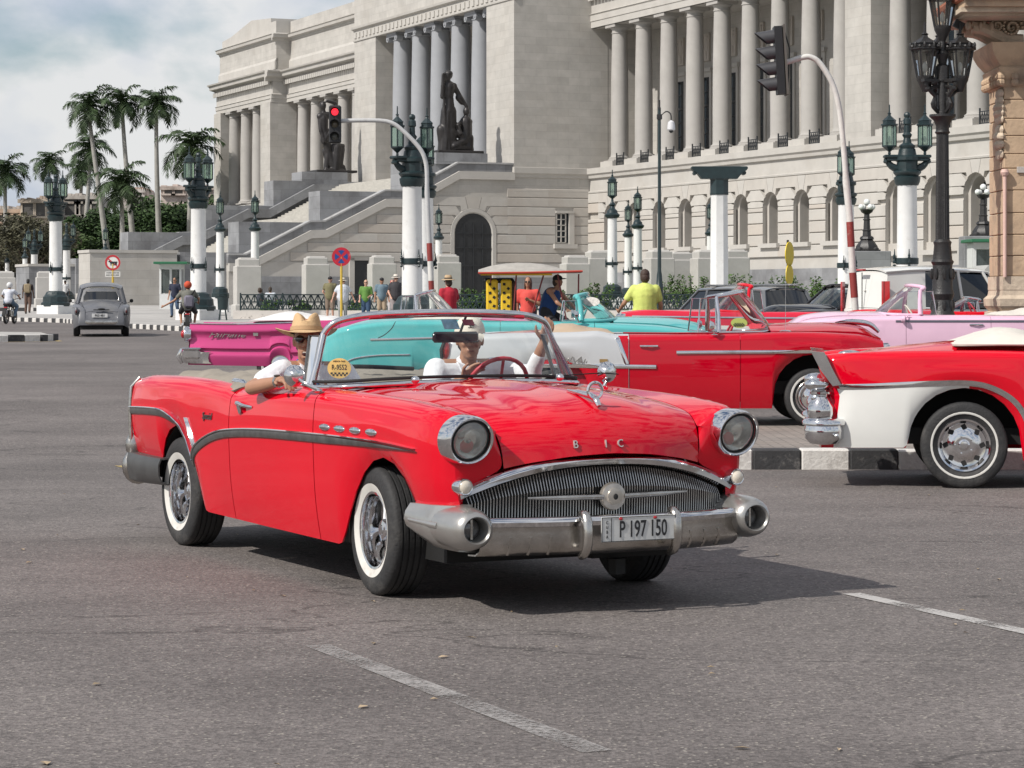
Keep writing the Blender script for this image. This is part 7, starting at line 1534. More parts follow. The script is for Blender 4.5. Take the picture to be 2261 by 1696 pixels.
# green off-road car with grey roof
def offroad():
    D = 58; t = empty('offroad_car', (px(2108, D), D, gz(D)), pi, 'boxy green off-road car with grey roof and a driver inside', 'car', 'modern cars parked behind the classics')
    t.rotation_euler = (0, 0, pi); W = .84
    MB().bb(-3.4, .5, -W, W, .55, 1.02).build('body', P_GRN, t, None); MB().bb(-.3, 1.0, -W, W, .6, 1.08).build('hood', P_GRN, t, None); MB().bb(-3.38, -1.35, -W+.01, W-.01, 1.02, 1.78).build('rear_body', P_LRG, t, None)
    mb = MB(); mb.prism([(-.45, 1.78), (-.62, 1.98), (-3.42, 2.0), (-3.42, 1.78)], -W-.02, W+.02, Matrix(((1, 0, 0, 0), (0, 0, 1, 0), (0, 1, 0, 0), (0, 0, 0, 1)))); mb.build('roof', P_LRG, t, None)
    for sd in (-1, 1):
        MB().box((-2.35, sd*(W-.005), 1.42), (1.3, .02, .5)).build('rear_window', DKG, t, None); MB().box((-2.4, sd*(W+.015), 1.89), (1.2, .02, .12)).build('roof_window', DKG, t, None)
        d = MB(); d.bb(-1.35, -1.28, sd*W-.03, sd*W+.03, 1.0, 1.79); d.bb(-.42, -.35, sd*W-.03, sd*W+.03, 1.0, 1.79); d.bb(-1.35, -.35, sd*W-.03, sd*W+.03, 1.72, 1.79); d.build('door_frame', P_GRN, t, None)
        for x in (.2, -2.5): wheel(t, x, sd*.72, .38, .2, 'cap', .2, (.205, .207), rimmat=P_LRG)
    MB().bb(-.42, -.36, -W, W, 1.05, 1.78).build('windscreen', GLS, t, None); MB().bb(-3.4, .9, -.6, .6, .35, .6).build('chassis', BLK, t, None); MB().bb(1.0, 1.12, -W, W, .5, .65).build('bumper', P_LRG, t, None); seat(t, -1.2, 1.05, .6, BLK, 'seat', .5)
    return t
offroad()
# ================================================================== people
SKN = {'fair': (.52, .30, .22), 'tan': (.36, .19, .12), 'brown': (.36, .19, .12), 'dark': (.10, .05, .032)}
def cloth(col, n=''): return mat('cloth_%.2f_%.2f_%.2f' % tuple(col), col, .85, var=.10, scale=9, bump=.35, bscale=14)
def skin_m(k): return mat('skin_'+k, SKN[k], .5, var=.05, scale=8, spec=.4)
def hand(mb, w, d, up, s=1.0, curl=.5, side=1):
    """palm with four unequal bent fingers and a thumb leaving the side of the palm"""
    w = Vector(w); d = Vector(d).normalized(); up = (Vector(up)-d*Vector(up).dot(d)).normalized(); sd = d.cross(up)*side
    for q in (-.026, -.009, .009, .026): mb.cap(w+d*.02*s+sd*q*s*.7, w+d*.085*s+sd*q*s, .015*s, .0135*s, 7)
    for q, L in ((-.030, .060), (-.010, .074), (.011, .070), (.031, .054)):
        a = w+d*.088*s+sd*q*s; dn = (d*(1-curl*.45)-up*curl*.8).normalized(); b = a+dn*L*.52*s; dn2 = (d*(1-curl*1.2)-up*curl*1.5).normalized(); c = b+dn2*L*.5*s
        mb.cap(a, b, .0105*s, .0095*s, 7); mb.cap(b, c, .0095*s, .0075*s, 7)
    a = w+d*.03*s-sd*.030*s; b = a+(d*.6-sd*.75-up*.15).normalized()*.042*s; c = b+(d*.95-sd*.25-up*.2).normalized()*.034*s; mb.cap(a, b, .014*s, .011*s, 7); mb.cap(b, c, .011*s, .0085*s, 7)
DJ = dict(pel=(0, 0, .96), che=(0, .01, 1.27), nec=(0, .0, 1.46), head=(0, -.015, 1.615), sl=(-.185, .01, 1.405), sr=(.185, .01, 1.405), el=(-.25, .03, 1.12), er=(.25, .03, 1.12), wl=(-.27, -.05, .88), wr=(.27, -.05, .88), hl=(-.09, 0, .93), hr=(.09, 0, .93), kl=(-.10, -.02, .51), kr=(.10, -.02, .51), al=(-.11, .03, .09), ar=(.11, .03, .09))
def person(label, loc, rz, h=1.75, J=None, skin='fair', top=(.5, .5, .5), sleeve=.55, legs='long', bot=(.1, .12, .2), hair=(.05, .035, .025), hat=None, fat=1.0, vox=.02, longhair=False, shoe=(.04, .035, .03), glasses=True, group=None, tank=False):
    """standing or posed figure: continuous body, shirt, trousers, shoes, hair or hat; faces local -y"""
    t = empty('person', loc, rz, label, 'person', group); j = dict(DJ); j.update(J or {}); k = h/1.75; V = {n: Vector(p)*k for n, p in j.items()}; f = fat
    hd = V['head']; mb = MB(); sk = skin_m(skin)
    mb.ell(hd+Vector((0, .01, .02))*k, (.074*k, .092*k, .108*k)); mb.ell(hd+Vector((0, -.025, -.05))*k, (.052*k, .06*k, .065*k)); mb.ell(hd+Vector((0, -.092, -.01))*k, (.012*k, .018*k, .022*k))
    for s in (-1, 1): mb.ell(hd+Vector((s*.075, .012, .0))*k, (.012*k, .02*k, .032*k), 6, 5)
    mb.cap(V['nec']-Vector((0, 0, .05))*k, hd-Vector((0, -.005, .06))*k, .056*k, .052*k); mb.cap(V['che'], V['pel'], .13*k*f, .125*k*f); mb.cap(V['sl'], V['sr'], .07*k, .07*k)
    for s in 'lr':
        mb.cap(V['s'+s], V['e'+s], .052*k, .042*k); mb.cap(V['e'+s], V['w'+s], .042*k, .029*k); d = (V['w'+s]-V['e'+s]).normalized(); hand(mb, V['w'+s], d, Vector((0, 1, .2)) if abs(d.y) < .9 else (0, 0, 1), k, .5, 1 if s == 'l' else -1)
        mb.cap(V['h'+s], V['k'+s], .082*k*f**.5, .056*k); mb.cap(V['k'+s], V['a'+s], .054*k, .036*k); fd = Vector((0, -1, 0)); mb.cap(V['a'+s]-Vector((0, 0, .04))*k, V['a'+s]+Vector((0, -.14, -.055))*k, .035*k, .028*k)
    put('body', fused(mb, vox, sk, 'body', 2), t)
    g = .014*k; mb = MB(); mb.cap(V['che']+Vector((0, 0, .04))*k, V['pel']+Vector((0, 0, .02))*k, .155*k*f+g, .148*k*f+g, 14); mb.cap(V['che']+Vector((-.05, 0, .04))*k, V['che']+Vector((.05, 0, .04))*k, .13*k*f+g, .13*k*f+g); mb.cap(V['pel']+Vector((-.04, 0, .05))*k, V['pel']+Vector((.04, 0, .05))*k, .135*k*f+g, .135*k*f+g)
    if not tank:
        mb.cap(V['sl']-Vector((-.02, 0, .02))*k, V['sr']-Vector((.02, 0, .02))*k, .078*k+g, .078*k+g)
        for s in 'lr':
            e = V['s'+s].lerp(V['e'+s], min(1, sleeve)); mb.cap(V['s'+s], e, .064*k+g, .062*k+g*.6)
            if sleeve > 1: mb.cap(V['e'+s], V['e'+s].lerp(V['w'+s], sleeve-1), .05*k+g, .04*k+g)
    put('shirt', fused(mb, vox, cloth(top), 'shirt', 2), t)
    mb = MB(); mb.cap(V['hl']+Vector((.02, 0, .06))*k, V['hr']+Vector((-.02, 0, .06))*k, .115*k*f+g, .115*k*f+g)
    for s in 'lr':
        mb.cap(V['h'+s], V['k'+s] if legs != 'short' else V['h'+s].lerp(V['k'+s], .95), .092*k*f**.5+g, .07*k+g)
        if legs == 'long': mb.cap(V['k'+s], V['a'+s]+Vector((0, 0, .02))*k, .062*k+g, .05*k+g)
    put('trousers', fused(mb, vox, cloth(bot), 'trousers', 2), t)
    for s in 'lr': m = MB(); m.ell(V['a'+s]+Vector((0, -.055, -.045))*k, (.048*k, .125*k, .045*k), 12, 8); m.build('shoe', cloth(shoe), t, 60)
    hc = mat('hair_%.2f_%.2f' % hair[:2], hair, .7, var=.2, scale=20, bump=.4, bscale=40)
    m = MB()
    for a, b, c, r in ((0, .025, .035, .088), (0, .045, -.02, .075)): m.ell(hd+Vector((a, b, c))*k, (.082*k, r*k, .095*k))
    if longhair: m.cap(hd+Vector((0, .05, 0))*k, hd+Vector((0, .06, -.17))*k, .085*k, .07*k); m.ell(hd+Vector((-.06, .0, -.06))*k, (.03*k, .05*k, .1*k)); m.ell(hd+Vector((.06, .0, -.06))*k, (.03*k, .05*k, .1*k))
    m.build('hair', hc, t, 70)
    if glasses:
        m = MB(); 
        for s in (-1, 1): m.ell(hd+Vector((s*.032, -.086, .016))*k, (.027*k, .012*k, .02*k), 8, 6)
        m.build('sunglasses', BLK, t, 70)
    if hat:
        kind, col = hat; hm = cloth(col); c = hd+Vector((0, .01, .06))*k
        if kind == 'brim': MB().lathe([(.0, .11*k), (.06*k, .115*k), (.085*k, .09*k), (.095*k, .02*k), (.17*k, .0), (.172*k, -.008*k), (.09*k, .0)], c, 20).build('hat', hm, t, 50); MB().lathe([(.096*k, .02*k), (.097*k, .045*k), (.09*k, .05*k)], c, 20, caps=False).build('hat_band', BLK, t, 50)
        elif kind == 'cap': m = MB(); m.ell(c+Vector((0, .005, -.01))*k, (.09*k, .102*k, .075*k)); m.ell(c+Vector((0, -.11, -.012))*k, (.065*k, .075*k, .012*k)); m.build('cap', hm, t, 60)
        elif kind == 'helmet': m = MB(); m.ell(c+Vector((0, .01, -.03))*k, (.125*k, .14*k, .125*k), 16, 12); m.build('helmet', hm, t, 60)
    return t
def at(u, D, lift=.15): return (px(u, D), D, gz(D)+lift)
PG = 'people walking by the fence'
person('man in olive shirt and brown shorts wearing a dark cap by the fence', at(729, 99), radians(-10), 1.80, dict(el=(-.30, .08, 1.14), wl=(-.16, .14, .98), wr=(.20, .12, .95)), 'fair', (.16, .145, .075), .5, 'short', (.19, .145, .11), hat=('cap', (.03, .028, .03)), fat=1.2, group=PG)
person('man in white shirt and pale hat walking behind the yellow sign post', at(757, 97), radians(8), 1.70, dict(el=(-.34, .0, 1.16), wl=(-.42, -.06, .92), er=(.34, .0, 1.16), wr=(.44, -.04, .92), kl=(-.12, -.08, .52)), 'fair', (.52, .55, .60), .6, 'long', (.26, .27, .27), hat=('brim', (.62, .56, .46)), fat=1.45, group=PG)
person('woman in green top and blue jeans with a camera round her neck', at(808, 97), radians(-4), 1.66, dict(el=(-.24, .0, 1.13), wl=(-.24, -.12, .92), er=(.23, .02, 1.13), wr=(.14, -.18, 1.05)), 'fair', (.10, .22, .045), .8, 'long', (.035, .07, .13), hair=(.42, .30, .17), fat=1.05, group=PG)
person('man in grey-blue T-shirt, khaki shorts and dark cap beside the fence', at(843, 98), radians(5), 1.75, None, 'tan', (.13, .19, .235), .6, 'short', (.40, .31, .22), hat=('cap', (.02, .02, .022)), fat=1.1, group=PG)
person('man in black shirt, grey shorts and straw-white hat beside the white column', at(874, 97), radians(12), 1.82, dict(el=(-.28, -.02, 1.14), wl=(-.22, -.20, .96)), 'fair', (.035, .033, .038), .6, 'short', (.27, .235, .235), hat=('brim', (.66, .60, .53)), fat=1.35, group=PG)
person('red-haired woman half hidden behind the man in black shirt', at(866, 99.5), radians(0), 1.66, None, 'fair', (.45, .42, .40), .5, 'long', (.45, .42, .42), hair=(.42, .03, .04), longhair=True, group=PG)
SIT = dict(pel=(0, 0, .50), che=(0, .0, .80), nec=(0, .0, .99), head=(0, -.01, 1.14), sl=(-.185, 0, .935), sr=(.185, 0, .935), el=(-.25, -.05, .68), er=(.25, -.05, .68), wl=(-.16, -.25, .58), wr=(.16, -.25, .58), hl=(-.10, -.02, .48), hr=(.10, -.02, .48), kl=(-.14, -.42, .50), kr=(.14, -.42, .50), al=(-.13, -.42, .09), ar=(.13, -.42, .09))
person('person in pale blue shirt sitting low behind the fence', at(597, 113, .25), radians(160), 1.75, SIT, 'brown', (.45, .48, .52), .6, 'long', (.05, .06, .08), glasses=False); person('person in dark clothes sitting low beside the one in pale blue', at(574, 113, .25), radians(100), 1.7, SIT, 'dark', (.05, .055, .07), .6, 'long', (.04, .05, .06), glasses=False)
person('person in red shirt and straw hat seen from behind, beside the striped pole', at(990, 60, .0), radians(215), 1.74, dict(el=(-.30, -.08, 1.18), wl=(-.24, -.28, 1.26)), 'fair', (.38, .012, .03), .7, 'long', (.2, .18, .16), hat=('brim', (.46, .33, .20)), fat=1.2)
person('woman in coral top with shoulder bag standing by the pedal taxi', at(1166, 53, .0), radians(-8), 1.70, dict(er=(.24, -.04, 1.15), wr=(.06, -.16, 1.24), wl=(-.22, -.16, .98)), 'tan', (.62, .075, .06), .6, 'short', (.05, .03, .04), hair=(.07, .03, .02), longhair=True)
person('man in lime yellow T-shirt seen from behind, leaning on a car', at(1424, 44.2, .0), pi, 1.80, dict(er=(.36, -.0, 1.15), wr=(.42, -.18, 1.05), el=(-.27, -.02, 1.13), wl=(-.26, -.14, .92)), 'tan', (.55, .62, .16), .6, 'long', (.1, .1, .12), hair=(.05, .03, .022), fat=1.25, glasses=False)
person('man in navy polo and blue jeans walking in front of the white booth', at(386, 112), radians(-15), 1.78, dict(kl=(-.10, -.12, .52), al=(-.11, -.05, .10), kr=(.10, .02, .5), ar=(.11, .18, .12)), 'tan', (.018, .022, .045), .6, 'long', (.06, .10, .17), hat=None)
person('walker in dark top with tan backpack on the far pavement', at(62, 126), pi, 1.75, dict(kl=(-.10, .05, .5), al=(-.1, .2, .14)), 'dark', (.03, .022, .022), .6, 'long', (.10, .06, .045), hair=(.01, .01, .01), glasses=False)
MB().bevbox((0, 0, 1.27), (.34, .2, .46), .06).build('backpack', cloth((.24, .19, .12)), tag(empty('backpack', (px(62, 126), 125.8, gz(126)+.15), 0), 'tan backpack worn by the walker in dark top', 'backpack'), 40)
for u, lb in ((104, 'guard in white shirt and black trousers beside the white column lamp'), (144, 'guard in white shirt and black trousers standing by the grey wall')): person(lb, at(u, 168), radians(20), 1.75, None, 'dark', (.55, .55, .55), .6, 'long', (.015, .015, .018), hat=('cap', (.02, .02, .02)), fat=.95)
# ---- motorcycles with riders, seen from behind
def motorcycle(u, D, rz, col, label):
    t = empty('motorcycle', (px(u, D), D, gz(D)), rz, label, 'motorcycle'); pm = paint('bike_'+label[:6], col)   # travels along local -y
    for y in (.62, -.66):
        R = Matrix.Rotation(radians(90), 3, 'Y'); m = MB(); m.lathe([(.235, -.045), (.29, -.05), (.31, 0), (.29, .05), (.235, .045)], (0, y, .31), 26, R, close=True); w = m.build('wheel', RUB, t, 40); q = MB(); q.lathe([(.225, -.03), (.24, 0), (.225, .03)], (0, y, .31), 26, R, close=True)
        for k in range(8): a = pi*k/4; q.cyl((0, y, .31), (0, y+.23*cos(a), .31+.23*sin(a)), .007, n=4)
        q.cyl((-.08, y, .31), (.08, y, .31), .035, n=8); q.build('rim', CHR2, w, 40)
    m = MB(); m.tube([(0, -.66, .31), (0, -.48, .85), (0, -.44, 1.0)], .03, 8); m.tube([(0, -.45, .85), (0, -.1, .35), (0, .25, .35), (0, .62, .31)], .028, 8); m.tube([(0, -.42, .80), (0, .1, .72), (0, .6, .72)], .025, 8); m.tube([(.1, .62, .31), (.1, .45, .72)], .025, 8); m.tube([(-.1, .62, .31), (-.1, .45, .72)], .025, 8); m.build('frame', BLK, t, 60)
    MB().bevbox((0, .0, .42), (.26, .34, .3), .05).build('engine', CHR2, t, 30); MB().ell((0, -.17, .80), (.13, .26, .12), 14, 10).build('fuel_tank', pm, t, 60); MB().bevbox((0, .33, .80), (.24, .66, .09), .035).build('saddle', BLK, t, 30)
    m = MB(); m.tube(spline([(-.36, -.36, 1.05), (-.2, -.44, 1.04), (0, -.46, .99), (.2, -.44, 1.04), (.36, -.36, 1.05)], 14), .015, 6); m.build('handlebar', BLK, t, 60)
    for s in (-1, 1): o = MB().tube([(s*.24, -.42, 1.04), (s*.30, -.40, 1.20)], .006, 5).build('mirror', BLK, t, 60); MB().ell((s*.31, -.40, 1.23), (.06, .015, .04), 10, 6).build('mirror_glass', CHR, o, 60)
    MB().bevbox((0, .66, .66), (.16, .10, .07), .02).build('tail_lamp', TLR, t, 30); pl = MB().bevbox((0, .76, .50), (.2, .01, .15), .004).build('licence_plate', mat('plate_pale', (.55, .55, .55), .5), t, None); MB().grid([[(x, .62+.36*cos(a), .31+.36*sin(a)) for x in (-.07, 0, .07)] for a in [radians(q) for q in range(0, 121, 15)]]).build('mudguard', BLK, t, 60, thick=.006); MB().tube([(.14, .0, .33), (.16, .4, .33), (.16, .8, .36)], .04, 8).build('exhaust', CHR, t, 60)
    return t
RID = dict(pel=(0, .22, .92), che=(0, .14, 1.22), nec=(0, .08, 1.41), head=(0, .03, 1.56), sl=(-.185, .10, 1.35), sr=(.185, .10, 1.35), el=(-.34, -.05, 1.15), er=(.34, -.05, 1.15), wl=(-.33, -.28, 1.06), wr=(.33, -.28, 1.06), hl=(-.12, .18, .89), hr=(.12, .18, .89), kl=(-.24, -.20, .72), kr=(.24, -.20, .72), al=(-.20, .02, .33), ar=(.20, .02, .33))
D = 104.; ang = radians(176); motorcycle(22, D, ang, (.02, .02, .025), 'black motorcycle ridden by the man in white shirt')
person('motorcycle rider in white T-shirt, jeans and white helmet', (px(22, D), D, gz(D)), ang, 1.75, RID, 'brown', (.58, .60, .66), .6, 'long', (.10, .15, .21), hat=('helmet', (.6, .6, .6)), glasses=False)
D = 82.; ang = radians(186); motorcycle(415, D, ang, (.25, .02, .02), 'red motorcycle ridden by the man in orange helmet')
R2 = dict(RID); R2.update(er=(.42, .06, 1.10), wr=(.74, -.02, .93))
person('motorcycle rider in grey T-shirt and patterned orange helmet holding one arm out', (px(415, D), D, gz(D)), ang, 1.78, R2, 'tan', (.14, .14, .12), .6, 'short', (.03, .03, .035), hat=('helmet', (.50, .07, .03)), glasses=False, fat=1.1, shoe=(.5, .5, .5))
bp = tag(empty('backpack', (px(418, D)+.04, D-.42, gz(D)), .15), 'grey-violet rucksack slung on the back of the rider in orange helmet', 'backpack'); MB().bevbox((0, 0, 1.08), (.32, .18, .40), .06).build('sack', cloth((.16, .15, .19)), bp, 40); MB().tube([(-.16, .05, 1.0), (.05, .08, 1.25), (.20, .16, 1.45)], .025, 6).build('strap', BLK, bp, 60)
# ---- pedal taxi
def pedal_taxi(D=50.):
    x0 = px(1165, D); t = empty('pedal_taxi', (x0, D, gz(D)), 0, 'three-wheeled pedal taxi with flat canopy and yellow patterned seats', 'pedal taxi'); X = lambda u: px(u, D)-x0; Z = lambda v: pz(v, D)-gz(D); ye = mat('taxi_yellow', (.70, .46, .02), .6, var=.08)
    cv = mat('canopy_grey', (.36, .34, .31), .8, var=.15, scale=6); rows = []
    for i in range(9):
        f = i/8; u = lerp(1057, 1284, f); rows.append([(X(u), y, lerp(Z(604), Z(600), f)+.20*sin(pi*min(1, f*1.15+.05))**.5*(1-.45*abs(y)**1.5) if abs(y) < .75 else lerp(Z(604), Z(600), f)) for y in (-.8, -.5, 0, .5, .8)])
    c = MB().grid(rows).build('canopy', cv, t, 50, thick=.02)
    MB().tube([(X(1057), -.82, Z(604)), (X(1170), -.82, Z(603)), (X(1284), -.82, Z(600))], .022, 6).build('canopy_edge', mat('edge_red', (.42, .05, .03), .6), c, 60); MB().box((X(1140), -.78, Z(607)), (X(1230)-X(1075), .02, .035)).build('canopy_trim', ye, c, None)
    m = MB()
    for a, b, yy in ((1140, 1132, -.7), (1200, 1166, -.6), (1230, 1252, -.6), (1276, 1274, -.6), (1140, 1132, .7), (1085, 1080, -.6)): m.tube([(X(a), yy, Z(606)), (X(b), yy*.9, Z(720))], .016, 6)
    m.build('canopy_post', mat('frame_maroon', (.18, .03, .03), .5), t, 60)
    for a, b in ((1074, 1100), (1106, 1130)):
        MB().bevbox(((X(a)+X(b))/2, -.55, (Z(618)+Z(690))/2), (X(b)-X(a), .10, Z(618)-Z(690)), .03).build('seat_back', ye, t, 30); p = MB()
        for k in range(7): p.box(((X(a)+X(b))/2+(.04 if k % 2 else -.04), -.605, Z(628)-k*.085), (.05, .006, .05), M=Matrix.Rotation(k*.7, 3, 'Y'))
        p.build('seat_pattern', BLK, t, None)
    MB().bevbox((X(1102), -.45, Z(620)), (.6, .2, .10), .04).build('seat_top', BLK, t, 30); MB().bevbox((X(1104), -.1, .55), (.62, .9, .12), .04).build('seat_base', BLK, t, 30); MB().bevbox((X(1134), -.35, Z(660)), (.12, .12, .7), .03).build('arm_panel', mat('panel_brown', (.09, .05, .04), .6), t, 30)
    for x, y in ((X(1100), -.62), (X(1100), .62), (X(1262), 0)):
        R = Matrix.Rotation(radians(90), 3, 'X'); m = MB(); m.lathe([(.29, -.02), (.325, 0), (.29, .02)], (x, y, .33), 28, R, close=True); w = m.build('wheel', RUB, t, 50); q = MB()
        for k in range(12): a = pi*k/6; q.cyl((x, y, .33), (x+.29*cos(a), y, .33+.29*sin(a)), .004, n=4)
        q.build('spokes', CHR2, w, None)
    m = MB(); m.tube([(X(1100), 0, .4), (X(1180), 0, .42), (X(1210), 0, .85), (X(1245), 0, .9), (X(1262), 0, .33)], .022, 8); m.tube([(X(1200), 0, .45), (X(1245), 0, .88)], .02, 8); m.tube([(X(1238), -.28, 1.05), (X(1245), 0, 1.0), (X(1238), .28, 1.05)], .015, 6); m.build('frame', mat('frame_maroon', (.18, .03, .03), .5), t, 60); MB().ell((X(1205), 0, .90), (.14, .09, .05), 10, 6).build('saddle', BLK, t, 60)
    return t
pedal_taxi()
B = dict(SIT); up = .44
PED = {k: (v[0], v[1], v[2]+up) for k, v in SIT.items()}; PED.update(che=(0, -.10, 1.24), nec=(0, -.18, 1.42), head=(0, -.24, 1.565), sl=(-.19, -.15, 1.37), sr=(.19, -.15, 1.37), el=(-.26, -.36, 1.14), er=(.26, -.36, 1.14), wl=(-.2, -.5, 1.04), wr=(.2, -.5, 1.04), kl=(-.12, -.34, .66), al=(-.11, -.22, .30), kr=(.12, -.36, .78), ar=(.11, -.24, .44))
person('pedal taxi driver in blue tank top and black cap leaning over the handlebar', (px(1208, 50), 49.9, gz(50)), radians(62), 1.78, PED, 'brown', (.012, .05, .17), .3, 'short', (.02, .02, .025), hat=('cap', (.02, .018, .02)), tank=True, fat=1.05, glasses=False)
LR = {k: (v[0], v[1], v[2]+.55) for k, v in SIT.items()}; person('driver sitting inside the green off-road car', (px(2150, 58), 57.9, gz(58)), radians(-90), 1.7, LR, 'brown', (.25, .10, .08), .6, 'long', (.1, .1, .1), glasses=False)
# ---- the two men in the red convertible (car frame: x forward, y left)
CARM = Matrix.Translation((.0128, 14.08, 0)) @ Matrix.Rotation(math.atan2(-2.78, 1.412), 4, 'Z')
def rider(label, P, yaw, skin, hat, arms, mouth):
    base = CARM @ Vector((P['pel'][0], P['pel'][1], 0)); t = empty('person', (base.x, base.y, .42), math.atan2(-2.78, 1.412), label, 'person', 'men riding in the red convertible'); o = Vector((P['pel'][0], P['pel'][1], .42)); V = {k: Vector(p)-o for k, p in P.items()}; sk = skin_m(skin); hd = V['head']; Y = Matrix.Rotation(yaw, 3, 'Z'); H = lambda x, y, z: hd+Y @ Vector((x, y, z))
    mb = MB(); mb.ell(H(-.005, 0, .025), (.098, .076, .112), 16, 12, Y); mb.ell(H(.030, 0, -.055), (.058, .054, .060), 12, 10, Y); mb.ell(H(.052, 0, -.09), (.028, .032, .024), 10, 8, Y); mb.cap(H(.085, 0, .02), H(.105, 0, -.018), .009, .016); mb.ell(H(.09, .014, -.022), (.012, .011, .009)); mb.ell(H(.09, -.014, -.022), (.012, .011, .009)); mb.ell(H(.078, 0, .038), (.02, .052, .012), 10, 6, Y)
    for s in (-1, 1): mb.ell(H(-.005, s*.078, .0), (.022, .010, .034), 8, 6, Y); mb.ell(H(.062, s*.035, -.02), (.025, .022, .022))
    if mouth: mb.ell(H(.078, 0, -.050), (.018, .030, .009), 10, 6, Y); mb.ell(H(.070, 0, -.092), (.018, .028, .009), 10, 6, Y)
    else: mb.ell(H(.080, 0, -.058), (.014, .028, .012), 10, 6, Y)
    mb.cap(V['nec']-Vector((0, 0, .06)), hd-Vector((.01, 0, .07)), .058, .054); mb.cap(V['che'], V['pel'], .13, .14); mb.cap(V['sl'], V['sr'], .07, .07)
    for s in 'lr': mb.cap(V['s'+s], V['e'+s], .052, .044, 12); mb.cap(V['e'+s], V['e'+s].lerp(V['w'+s], .4), .044, .042, 12); mb.cap(V['e'+s].lerp(V['w'+s], .4), V['w'+s], .042, .029, 12); hand(mb, V['w'+s], arms[s][0], arms[s][1], 1.05, arms[s][2], 1 if s == 'l' else -1)
    for s in (-1, 1): mb.cap((.02, s*.1, .28), (.42, s*.13, .34), .085, .06); mb.cap((.42, s*.13, .34), (.5, s*.13, .05), .055, .04)
    put('body', fused(mb, .0062, sk, 'body', 3), t)
    mb = MB(); g = .014; mb.cap(V['che']+Vector((0, -.06, .02)), V['pel']+Vector((0, -.04, .05)), .135, .15, 14); mb.cap(V['che']+Vector((0, .06, .02)), V['pel']+Vector((0, .04, .05)), .135, .15, 14); mb.cap(V['sl']-Vector((0, .02, .025)), V['sr']-Vector((0, -.02, .025)), .088, .088, 14); mb.cap(V['nec']+Vector((-.01, 0, -.075)), V['nec']+Vector((-.005, 0, -.035)), .078, .070, 14)
    for s in 'lr':
        e = V['s'+s].lerp(V['e'+s], arms[s][3]); mb.cap(V['s'+s], e, .078, .070, 14)
        if arms[s][4]: mb.cap(V['e'+s], V['e'+s].lerp(V['w'+s], arms[s][4]), .058, .046, 12)
        d = (V['e'+s]-V['s'+s]).normalized()
        for k in range(5): q = V['s'+s].lerp(e, .25+.17*k); mb.ell(q+Vector((.02*sin(k*2.1), .02*cos(k*1.7), .012)), (.068, .068, .03), 8, 6)
    put('shirt', fused(mb, .010, mat('shirt_white', (.68, .69, .72), .85, var=.05, scale=10, bump=.5, bscale=16), 'shirt', 3), t)
    mb = MB()
    for s in (-1, 1): mb.cap((.0, s*.1, .27), (.42, s*.13, .34), .105, .08); mb.cap((.42, s*.13, .34), (.5, s*.13, .05), .075, .06)
    put('trousers', fused(mb, .02, cloth((.05, .06, .09)), 'trousers', 2), t)
    for s in (-1, 1): MB().ell((.56, s*.13, .03), (.13, .05, .045), 12, 8).build('shoe', BLK, t, 60)
    col = MB()
    for s in (-1, 1): col.add([V['nec']+Vector(p) for p in ((.055, s*.012, -.055), (.035, s*.075, -.02), (.0, s*.085, -.015), (.075, s*.06, -.095))], [(0, 1, 2, 3)])
    col.build('collar', mat('shirt_white', (.7, .7, .7)), t, None, thick=.006)
    m = MB()
    for s in (-1, 1): m.ell(H(.088, s*.034, .016), (.014, .031, .024), 12, 8, Y @ Matrix.Rotation(s*.25, 3, 'Z')); m.cyl(H(.08, s*.062, .022), H(-.0, s*.08, .012), .004, n=6)
    m.cyl(H(.10, -.012, .022), H(.10, .012, .022), .004, n=6); m.build('sunglasses', mat('shades', (.01, .009, .008), .08, coat=1), t, 60)
    if mouth: MB().ell(H(.080, 0, -.071), (.012, .024, .013), 12, 8, Y).build('mouth', mat('mouth_dark', (.06, .012, .012), .5), t, 60); MB().box(H(.090, 0, -.0615), (.006, .034, .007), M=Y).build('teeth', mat('teeth', (.6, .57, .5), .4), t, None)
    else: MB().ell(H(.091, 0, -.062), (.004, .022, .004), 10, 6, Y).build('mouth', mat('lips', (.20, .07, .05), .5), t, 60)
    hc = mat('hair_dark', (.02, .016, .014), .7, bump=.4, bscale=60); m = MB(); m.ell(H(-.03, 0, .045), (.088, .082, .09), 14, 10, Y); m.ell(H(-.055, 0, -.02), (.055, .074, .065), 12, 8, Y); m.build('hair', hc, t, 60)
    if hat == 'fedora':
        hm = mat('felt_tan', (.52, .35, .19), .9, var=.06, scale=20, bump=.2, bscale=80); rows = []; n = 36
        Hh = lambda x, y, z: hd+Vector((-.01, 0, .055))+Y @ (Matrix.Rotation(radians(-6), 3, 'Y') @ Vector((x, y, z)))
        for r, z in ((.0, .108), (.02, .110), (.04, .116), (.056, .119), (.067, .112), (.075, .096), (.084, .06), (.092, .026), (.097, .004), (.115, -.001), (.15, -.004), (.182, -.003), (.185, -.006), (.182, -.010), (.15, -.010), (.11, -.008), (.095, -.006)):
            rows.append([Hh(r*cos(a)*1.15-.006*(z > .02), r*sin(a)*(1 if z < .02 else 1-.16*max(0, cos(a))*min(1, z/.08)), z+((.030*abs(sin(a))**2.5-.014*cos(a)**2)*(max(0, r-.1)/.085)**1.3 if z < .02 else 0)-(.034*math.exp(-(r*sin(a)/.026)**2) if z > .09 else 0)-(.020*max(0, cos(a))**2 if z > .08 else 0)) for a in [2*pi*k/n for k in range(n)]])
        MB().grid(rows, True).build('hat', hm, t, 60); MB().grid([[Hh(r*cos(a)*1.14, r*sin(a), z) for a in [2*pi*k/n for k in range(n)]] for r, z in ((.0985, .008), (.0955, .032))], True).build('hat_band', mat('band_tan', (.40, .26, .14), .8), t, 60)
    else:
